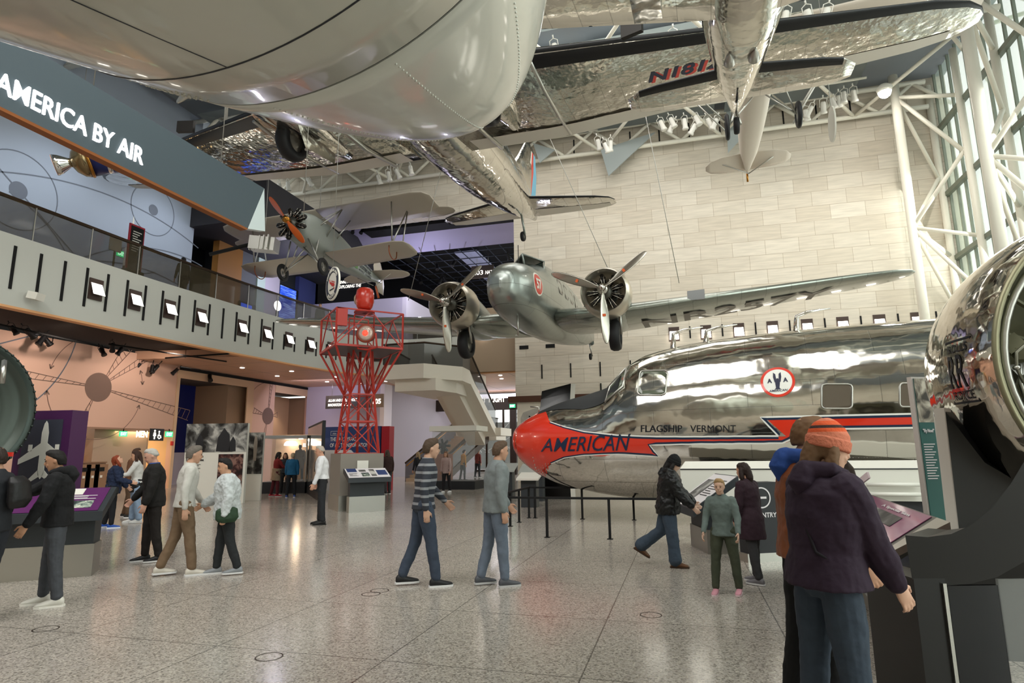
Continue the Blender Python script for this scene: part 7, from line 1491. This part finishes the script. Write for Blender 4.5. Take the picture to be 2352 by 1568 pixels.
def post(x0, x1, d, top, nm, mt, th=.12):
    a, b_ = pxd(x0, top, d), pxd(x1, top, d); u = Vector((b_.x-a.x, b_.y-a.y, 0)); f = Vector((-u.y, u.x, 0)).normalized(); return MB().prism([(0, 0), (1, 0), (1, a.z), (0, a.z)], (a.x, a.y, 0), u, (0, 0, 1), f*th).build(nm, mt, st2, fix=True)
post(2098, 2170, 3.5, 1328, 'front_post', M_satin, .5); post(2166, 2174, 3.48, 1340, 'steel_edge', M_steel, .04); post(2176, 2292, 3.52, 1345, 'dark_panel', mat('dark smoked panel', '14161a', .12), .03); post(2292, 2560, 3.52, 1330, 'glass_panel', mat('clear stand glass', 'd8dcda', .04, alpha=.15), .02)
slab('side_plate', [(2166, 938), (2262, 1062), (2352, 1115), (2470, 1160), (2470, 1300), (2215, 1300), (2186, 1215)], 4.9, .25, M_satin, st2); slab('side_plate_edge', [(2144, 938), (2168, 936), (2203, 1240), (2178, 1240)], 4.88, .2, mat('warm white edge', 'cfc6bf', .5), st2)
a = pxd(2190, 1240, 4.9); MB().bb(a.x-.1, a.x+.9, a.y-.1, a.y+.3, 0, a.z).build('base_block', M_satin, st2)
# teal information panel
t, o, u, n, W_, zt = board('exhibit_board', 'teal information panel with a photo on top, left of the engine cowling', 2110, 2152, 862, 1150, 6.6, .45, mat('warm white edge', 'cfc6bf', .5), mat('teal panel', '1f5c56', .5), .06, .02, z0=.55)
MB().prism([(.02, zt-.5), (W_-.02, zt-.5), (W_-.02, zt-.02), (.02, zt-.02)], o+n*.014, u, (0, 0, 1), -n*.003).build('photo', photo_mat('boarding photo', '3c352c', '9c9282', 'd9d2c0', 6, 3), t, fix=True)
m = MB(); put_text(m, '"Fly Now!"', o+u*.05+n*.016+Vector((0, 0, zt-.62)), u, (0, 0, 1), .05, W_*.6, .02)
for k in range(14): m.prism([(.04, zt-.74-.028*k), (W_-.05-.02*(k % 3), zt-.74-.028*k), (W_-.05-.02*(k % 3), zt-.73-.028*k), (.04, zt-.73-.028*k)], o+n*.016, u, (0, 0, 1), -n*.003)
m.build('text', M_txt, t, fix=True); MB().prism([(.0, 0), (W_, 0), (W_, .55), (0, .55)], o, u, (0, 0, 1), -n*.3).build('plinth', M_dark, t, fix=True)
# pink desk
A1, B1, C1 = atz(1950, 1118, 1.12), atz(2152, 1188, 1.12), atz(2030, 1268, .88)
ue = (B1-A1); ue.z = 0; Wd = ue.length; ue.normalize(); nd = Vector((ue.y, -ue.x, 0)); dp = abs((C1-B1).dot(nd)); nd = nd if (C1-B1).dot(nd) > 0 else -nd
cf = B1+nd*(dp-.12)-ue*(Wd/2); M_pink = mat('mauve graphic', '8d4a72', .3, coat=.3)
t, P, o, u, vv, n, L_ = frame_px(cf, Wd, dp-.12, .88, 1.12, math.atan2(nd.y, nd.x), 'reading_desk', 'mauve slanted reading desk under the hand of the woman in the orange beanie', 'reading desk', M_pink, mat('desk metal', '55524e', .4), mat('satin steel', 'a09a90', .4, .3),
    [('r', 'plane_photo', .3, .86, .45, .72, M_ph2), ('r', 'badge', .1, .2, .1, .25, mat('olive badge', 'a9a070', .5)), ('l', .5, .85, .36, .1, 7, M_txt), ('t', 'A Special Sim', .62, .78, .08, .26, M_txt)], foot=.5)
MB().prism([(0, 0), (.42, 0), (.5, .26), (.06, .34)], P(-Wd/2+.02, dp*.55, 1.06)+Vector((0, 0, .02)), (P(1, 0, 0)-P(0, 0, 0)), (-nd*.75+Vector((0, 0, .66))), nd*.02).build('raised_panel', mat('pale mauve panel', 'b8a3ac', .35), t, fix=True)
m = MB(); e0, e1 = P(Wd/2, -.12, .88), P(Wd/2, dp-.12, 1.12); ex = ue*.28; m.add([e0, e1, e1+ex, e0+ex*.4, e0-Vector((0, 0, .05)), e1-Vector((0, 0, .05)), e1+ex-Vector((0, 0, .05)), e0+ex*.4-Vector((0, 0, .05))], [(0, 1, 2, 3), (7, 6, 5, 4), (0, 4, 5, 1), (1, 5, 6, 2), (2, 6, 7, 3), (3, 7, 4, 0)]); m.build('end_tray', M_steel, t, fix=True)
MB().add([P(-Wd/2, -.12, .84), P(Wd/2+.1, -.12, .84), P(Wd/2+.1, -.16, .46), P(-Wd/2, -.16, .46)], [(0, 1, 2, 3), (3, 2, 1, 0)]).build('glass_front', mat('desk glass', 'b9c4c8', .04, alpha=.35), t)
MB().prism([(Wd*.5, .02), (Wd*.62, .02), (Wd*.62, .1), (Wd*.5, .1)], P(-Wd/2, -.14, .56), (P(1, 0, 0)-P(0, 0, 0)), (0, 0, 1), nd*.015).build('control_screen', mat('small blue screen', '2a4a9c', .3, emit=.8), t, fix=True)
# side-on reader and NO ENTRY post
c = atz(1592, 1262, 0); frame_px(c, 1.1, .62, .68, 1.18, math.atan2(-CR.y, -CR.x), 'reading_desk', 'dark tilted reading desk seen edge-on, touched by the person in the black beanie', 'reading desk', M_txt, M_desk, M_steel, [('r', 'photo', .1, .5, .2, .8, M_ph2), ('l', .55, .9, .8, .3, 8, M_ink)], foot=.36)
a, b_ = atz(1722, 1292, 0), atz(1798, 1288, 0); u = Vector((b_.x-a.x, b_.y-a.y, 0)); W_ = u.length; u.normalize(); zt = aty(1722, 1108, a.y).z; n = Vector((u.y, -u.x, 0)); t = thing('sign_post', 'black box sign reading NO ENTRY with a white no-entry circle', 'sign', a)
MB().prism([(0, .12), (W_, .12), (W_, zt), (0, zt)], a, u, (0, 0, 1), -n*.22).build('box_body', M_dark, t, fix=True); MB().prism([(-.02, 0), (W_+.02, 0), (W_+.02, .12), (-.02, .12)], a, u, (0, 0, 1), -n*.24).build('base', M_steel, t, fix=True)
m = MB(); ring(m, a+u*W_*.5+Vector((0, 0, zt-.22)), u, (0, 0, 1), .13, .15, d=.006); m.prism([(W_*.5-.08, zt-.235), (W_*.5+.08, zt-.235), (W_*.5+.08, zt-.205), (W_*.5-.08, zt-.205)], a+n*.008, u, (0, 0, 1), -n*.004); put_text(m, 'NO ENTRY', a+u*.04+n*.004+Vector((0, 0, zt-.5)), u, (0, 0, 1), .07, W_-.08, .02, depth=.004); m.build('lettering', M_txt, t)
# white equipment cabinet under the airliner
yb_ = 12.0; a, b_ = aty(1562, 1075, yb_), aty(2118, 1075, yb_); z1, z0 = aty(1600, 1076, yb_).z, aty(1600, 1146, yb_).z; t = thing('equipment_cabinet', 'long white riveted cabinet running under the airliner fuselage', 'cabinet', (a.x, yb_, 0))
MB().bb(a.x, b_.x+1.5, yb_, yb_+.6, z0, z1).build('cabinet_body', mat('white enamel', 'd9d8cf', .35), t); MB().add([(a.x, yb_, z1), (b_.x+1.5, yb_, z1), (b_.x+1.5, yb_+.25, z1+.13), (a.x+.1, yb_+.25, z1+.13), (a.x, yb_+.6, z1), (b_.x+1.5, yb_+.6, z1)], [(0, 1, 2, 3), (3, 2, 5, 4), (0, 3, 4), (1, 5, 2)]).build('sloped_top', MATS['white enamel'], t, fix=True)
MB().bb(a.x, b_.x+1.5, yb_-.01, yb_+.0, z1-.02, z1).build('dark_seam', M_dark, t); MB().bb(a.x+.15, b_.x+1.5, yb_+.1, yb_+.55, 0, z0).build('plinth', M_dark, t)
for zz_ in (z0+.12, z0+.28): MB().tube([(b_.x-.9, yb_-.09, zz_), (b_.x-.1, yb_-.09, zz_)], .035, 8).build('pipe_handle', MATS['white enamel'], t)
# ================================================================ FAN CASE AT THE LEFT
Cl = CAMP+ray(-112, 938)*8.1; v2 = Cl-CAMP; v2.z = 0; v2.normalize(); r2_ = Vector((v2.y, -v2.x, 0)); n2 = (-v2*math.cos(.5)+r2_*math.sin(.5)).normalized(); Q2 = Matrix.Translation(Cl) @ n2.to_track_quat('Z', 'Y').to_matrix().to_4x4()
t = thing('fan_case', 'dark green ribbed jet engine fan case cut off by the left edge', 'jet engine', (Cl.x, Cl.y, 0)); M_fan = mat('fan case green', '3d4642', .35, .6)
def l2(nm, prof, mt): m = MB(); m.M = Q2; m.lathe(prof, (0, 0, 0), 'Z', 64, cap=False); return m.build(nm, mt, t)
l2('outer_ring', [(.86, -.7), (.9, -.66), (.86, -.6), (.86, -.45), (.92, -.42), (.92, -.36), (.88, -.33), (.9, -.15), (.97, -.13), (.97, -.08), (.92, -.06), (.93, .05), (.99, .07), (.99, .12), (.95, .13), (.9, .1)], M_fan); l2('inner_ring', [(.9, .1), (.84, .05), (.82, .0), (.76, .03), (.74, -.02), (.66, .0), (.64, -.06), (.5, -.05), (.2, .1), (0, .14)], mat('fan case light', '4e5650', .45, .5))
for k in range(60): a_ = 2*math.pi*k/60; MB().ball(Q2 @ Vector((.975*math.cos(a_), .975*math.sin(a_), .135)), .018, 6).build('bolt', M_fan, t)
MB().box(pxd(23, 1043, 7.3), (.09, .02, .05)).build('red_tag', M_red, t); MB().tube([pxd(10, 830, 7.6), pxd(8, 850, 7.3), pxd(5, 880, 7.3)], .03, 6).build('bracket', M_steel, t); b0_ = Cl-Vector((0, 0, 0)); MB().bb(Cl.x-.5, Cl.x+.4, Cl.y-.1, Cl.y+.5, 0, Cl.z-.9).build('stand', M_dark, t)
# ================================================================ DISTANT EXHIBITS NEAR THE STAIR
a = aty(986, 985, 25); b_ = aty(1094, 985, 25); t = thing('display_case', 'small glass display case with a white roof slab holding an engine on a wooden block', 'display case', (a.x, 25, 0)); zt = a.z
MB().bb(a.x, b_.x, 25, 26.6, zt-.1, zt+.12).build('roof_slab', M_white, t); MB().bb(a.x+.1, b_.x-.1, 25.1, 26.5, 0, .35).build('base', M_dark, t)
MB().bb(a.x+.1, b_.x-.1, 25.1, 25.12, .35, zt-.1).build('glass_front', MATS['case glass'], t); MB().bb(a.x+.1, a.x+.12, 25.1, 26.5, .35, zt-.1).build('glass_side', MATS['case glass'], t)
xw = aty(1018, 1030, 25.8).x; w_ = MB().bb(xw-.35, xw+.35, 25.5, 26.1, .36, 1.5).build('wood_block', mat('orange wood block', '8a4a26', .5)); tag(w_, 'orange-brown wooden block inside the small glass display case', 'plinth')
t = thing('model_engine', 'small dark radial engine on the wooden block inside the glass case', 'engine', (xw, 25.8, 1.5)); MB().lathe([(.1, 1.5), (.1, 1.75), (.14, 1.8), (.14, 1.95), (0, 2.0)], (xw, 25.8, 0), n=12).build('crankcase', M_eng, t)
for k in range(7): a_ = 2*math.pi*k/7; MB().tube([(xw+.1*math.cos(a_), 25.8, 1.86+.1*math.sin(a_)), (xw+.34*math.cos(a_), 25.8, 1.86+.3*math.sin(a_))], [.05, .06], 8).build('cylinder', M_eng, t)
def table_panel(px0, px1, py, Y, h, label, mt):
    a, b_ = aty(px0, py, Y), aty(px1, py, Y); t = thing('reading_desk', label, 'reading desk', ((a.x+b_.x)/2, Y, 0)); MB().add([(a.x, Y, a.z-h), (b_.x, Y, a.z-h), (b_.x, Y+.6, a.z), (a.x, Y+.6, a.z), (a.x, Y, a.z-h-.05), (b_.x, Y, a.z-h-.05), (b_.x, Y+.6, a.z-.05), (a.x, Y+.6, a.z-.05)], [(0, 1, 2, 3), (7, 6, 5, 4), (0, 4, 5, 1), (1, 5, 6, 2), (2, 6, 7, 3), (3, 7, 4, 0)]).build('graphic_top', mt, t, fix=True)
    MB().bb(a.x+.1, b_.x-.1, Y+.15, Y+.5, 0, a.z-h).build('body', M_desk, t)
table_panel(1190, 1250, 1066, 19.5, .25, 'pale slanted reading desk left of the red airliner nose, nearer one', mat('pale print', 'b9bdb8', .4)); table_panel(1120, 1180, 1064, 21, .25, 'pale slanted reading desk left of the red airliner nose, farther one', MATS['pale print']); table_panel(1185, 1236, 1086, 17.3, .16, 'small white reading desk by the barrier left of the red airliner nose', M_white)
# black curved display fin and grey tail with registration behind the nose
p0, p1 = aty(1237, 960, 21), aty(1303, 878, 21); zt = p1.z; t = thing('curved_display_fin', 'tall glossy black curved display panel with a pale edge behind the red nose', 'exhibit board', (p0.x, 21, 0)); pts = []
for k in range(13): f = k/12; pts.append((p0.x+(p1.x-p0.x)*.0-.12*math.sin(f*1.6), 21+.0, f*(zt-.25)))
vs = []
for k in range(13):
    f = k/12; z = f*zt; yb2 = .9*(f-.35)**2; vs += [(p0.x-.05+.2*(f-.5)*(f > .5), 21+yb2, z*(1-.06)), (p1.x+.12*(f-.5)*(f > .5), 21+yb2, z)]
MB().add(vs, [(2*k, 2*k+1, 2*k+3, 2*k+2) for k in range(12)]).build('black_sheet', mat('glossy black', '0d0c0c', .18), t); MB().add([v for k in range(13) for v in ((vs[2*k+1]), (vs[2*k+1][0]+.16, vs[2*k+1][1]+.02, vs[2*k+1][2]-.02))], [(2*k, 2*k+1, 2*k+3, 2*k+2) for k in range(12)]).build('pale_edge', M_white, t)
p = aty(1205, 940, 28); t = thing('tail_panel', 'pale grey aircraft tail piece lettered N8 behind the curved black panel', 'aircraft part', (p.x, 28, 0)); MB().prism([(0, -2.4), (2.2, -2.4), (2.2, .25), (.9, .1), (.12, -.15), (0, -.4)], (p.x-.2, 28, p.z), (1, 0, 0), (0, 0, 1), (0, .15, 0)).build('skin', mat('pale grey skin', 'b9b5ad', .4), t, fix=True); m = MB(); MB().bb(p.x+.3, p.x+1.6, 28, 28.3, 0, p.z-2.3).build('stand', M_dark, t); put_text(m, 'N8', (p.x+.2, 27.99, p.z-.55), (1, 0, 0), (0, 0, 1), .25, .5, .02); m.build('lettering', M_ink, t)
# ================================================================ SMALL FIXTURES
for i, (px, py, lab) in enumerate(((105, 1444, 'bottom left of the floor'), (618, 1508, 'bottom, left of centre'), (1495, 1412, 'right of centre beside the bright reflections'), (852, 1364, 'centre, left one of two'), (872, 1356, 'centre, right one of two'))):
    c = atz(px, py, 0); m = MB(); N_ = 32; vs = [(c.x+r*math.cos(2*math.pi*k/N_), c.y+r*math.sin(2*math.pi*k/N_), .002) for r in (.098, .108) for k in range(N_)]; m.add(vs, [(k, N_+k, N_+(k+1) % N_, (k+1) % N_) for k in range(N_)]); tag(m.build('floor_ring', M_bronze), 'thin dark ring of a floor outlet, '+lab, 'floor outlet')
p = onsign(0, 0)
pz_ = atx(70, 680, -18.85); t = thing('security_camera', 'white box camera bracket mounted low on the grey balcony front', 'camera', pz_); MB().box(pz_+Vector((.22, 0, -.02)), (.3, .34, .22), (0, .2, .3)).build('housing', M_white, t); MB().tube([pz_+Vector((0, 0, .1)), pz_+Vector((.2, 0, .08))], .04, 8).build('arm', M_white, t)
def fixture(name, mt, lens, label, group, s=1.0):
    t = thing(name, label, 'spotlight', (0, 0, 0), group=group)
    MB().lathe([(.05, .16), (.075, .12), (.08, -.12), (.1, -.14), (.1, -.2), (.085, -.2)], (0, 0, -.3), 'Z', 14).build('can', mt, t, world=False); MB().lathe([(0, -.19), (.085, -.19)], (0, 0, -.3), 'Z', 14, cap=False).build('lens', lens, t, world=False)
    MB().tube([(.1, 0, -.3), (.1, 0, -.08), (0, 0, -.03), (-.1, 0, -.08), (-.1, 0, -.3)], .012, 5).tube([(0, 0, -.03), (0, 0, .05)], .02, 6).build('yoke', mt, t, world=False); t.matrix_basis = Matrix.Scale(s, 4); return t
M_beam = mat('lit lens', 'fff4e0', .4, emit=7)
def place_fix(proto, locs, tilt=(.5, .6)):
    for i, (p, r, s) in enumerate(locs):
        M_ = Matrix.Translation(p) @ Euler(r).to_matrix().to_4x4() @ Matrix.Scale(s, 4)
        if i == 0: proto.matrix_basis = M_
        else: dup(proto, M_)
rr = random.Random(4)
wf = fixture('track_spotlight', mat('white fixture', 'e6e4dc', .45), M_beam, 'white theatre spotlight hanging from the white roof truss', 'white spotlights on the roof truss')
L1 = [(px, py, 29.2) for px, py in ((1512, 268), (1535, 262), (1552, 270), (1570, 262), (1592, 258), (1603, 274), (1620, 262), (1650, 262), (1370, 310), (1385, 318), (1402, 312), (1848, 240), (1870, 232), (1890, 222), (1905, 214), (1925, 208), (1938, 200), (1958, 195), (700, 400), (660, 408), (640, 412), (865, 392), (890, 385), (905, 380), (940, 372))]
place_fix(wf, [(aty(px, py, Y), (rr.uniform(.1, .7), rr.uniform(-.4, .4), rr.uniform(-1, 1)), 1.55) for px, py, Y in L1]+[(aty(px, py, 17.5), (rr.uniform(.1, .6), rr.uniform(-.3, .3), 0), 1.3) for px, py in ((1810, 8), (1790, 2), (1850, 6), (1905, 2), (1270, 85), (1545, 60), (2130, 5))])
MB_ = MB(); q0, q1 = aty(1480, 262, 29.2), aty(1990, 178, 29.2); MB_.tube([q0, q1], .06, 8); tag(MB_.build('light_bar', M_trusspaint), 'white pipe carrying spotlights near the top of the stone wall', 'light bar'); 
bf = fixture('stage_spotlight', mat('black fixture', '121214', .5), M_beam, 'black theatre spotlight under the lilac ceiling band or the balcony', 'black theatre spotlights')
Lb = [(aty(px, py, 33.0), (rr.uniform(-.7, .7), rr.uniform(-.4, .4), 0), 1.25) for px, py in ((735, 534), (752, 532), (775, 528), (812, 524), (838, 520), (868, 512), (890, 515), (905, 505), (930, 512), (950, 505), (965, 502), (990, 498), (1010, 500), (1030, 495), (1045, 492))]
for k in range(28): px = 20+17*k+rr.uniform(-6, 6); q_ = atz(px, 742+.21*px+rr.uniform(-14, 22), 6.2); q_.z = 6.22 if q_.y < 19.4+(q_.x+25)*.5 else 5.87; Lb.append((q_, (rr.uniform(-.9, .9), rr.uniform(-.6, .6), rr.uniform(0, 3)), rr.uniform(.9, 1.25)))
for k in range(26): Lb.append((Vector((rr.uniform(-18, -9), rr.uniform(35, 48), 14.05)), (rr.uniform(-.5, .5), rr.uniform(-.5, .5), 0), 1.3))
place_fix(bf, Lb); bf['label'] = 'black theatre spotlight clamped to a dark pipe or lighting grid'
for o_ in COL.objects:
    if o_.name.startswith('stage_spotlight'): o_['label'] = bf['label']
t = thing('lighting_pipe', 'black pipes and hanging ducts in the open ceiling under the balcony', 'lighting pipe', (-21, 14, 6))
for (pa, pb) in (((0, 745), (250, 800)), ((60, 800), (460, 850)), ((250, 790), (520, 830)), ((0, 800), (340, 850)), ((380, 822), (525, 812))): MB().tube([atz(*pa, 5.87), atz(*pb, 5.87)], .035, 6).build('pipe', M_black, t)
g = aty(2032, 212, 28.5); t = thing('floodlight', 'intensely bright floodlight where the truss column meets the roof', 'floodlight', g); MB().ball(g, .26, 14).build('bulb', mat('very bright bulb', 'fffaf0', .5, emit=60), t); MB().lathe([(.28, .0), (.34, .2), (.2, .35)], g, 'Z', 16).build('hood', M_white, t)
MB().tube([g+Vector((0, 0, .2)), Vector((10.5, 29.8, 18.5))], .04, 6).build('bracket', M_trusspaint, t)
for (x, tx, pw) in ((-6, -5, 300), (-1, 0, 650), (4, 4.5, 1000), (9, 9, 1600)): spot('wall_wash', (x, 22.5, 18.0), (tx, 31.4, 9.5), pw, 75, (1, .95, .87), 1, .3)
for (x, y, tx, ty, tz, pw) in ((-2, 4, 3, 13, 2.5, 900), (5, 5, 5, 13, 2.5, 900), (-4, 10, -5, 18, 6, 600), (2, 16, -3, 26, 0, 900)): spot('track_beam', (x, y, 17.5), (tx, ty, tz), pw, 60, (1, .95, .88), .8, .15)
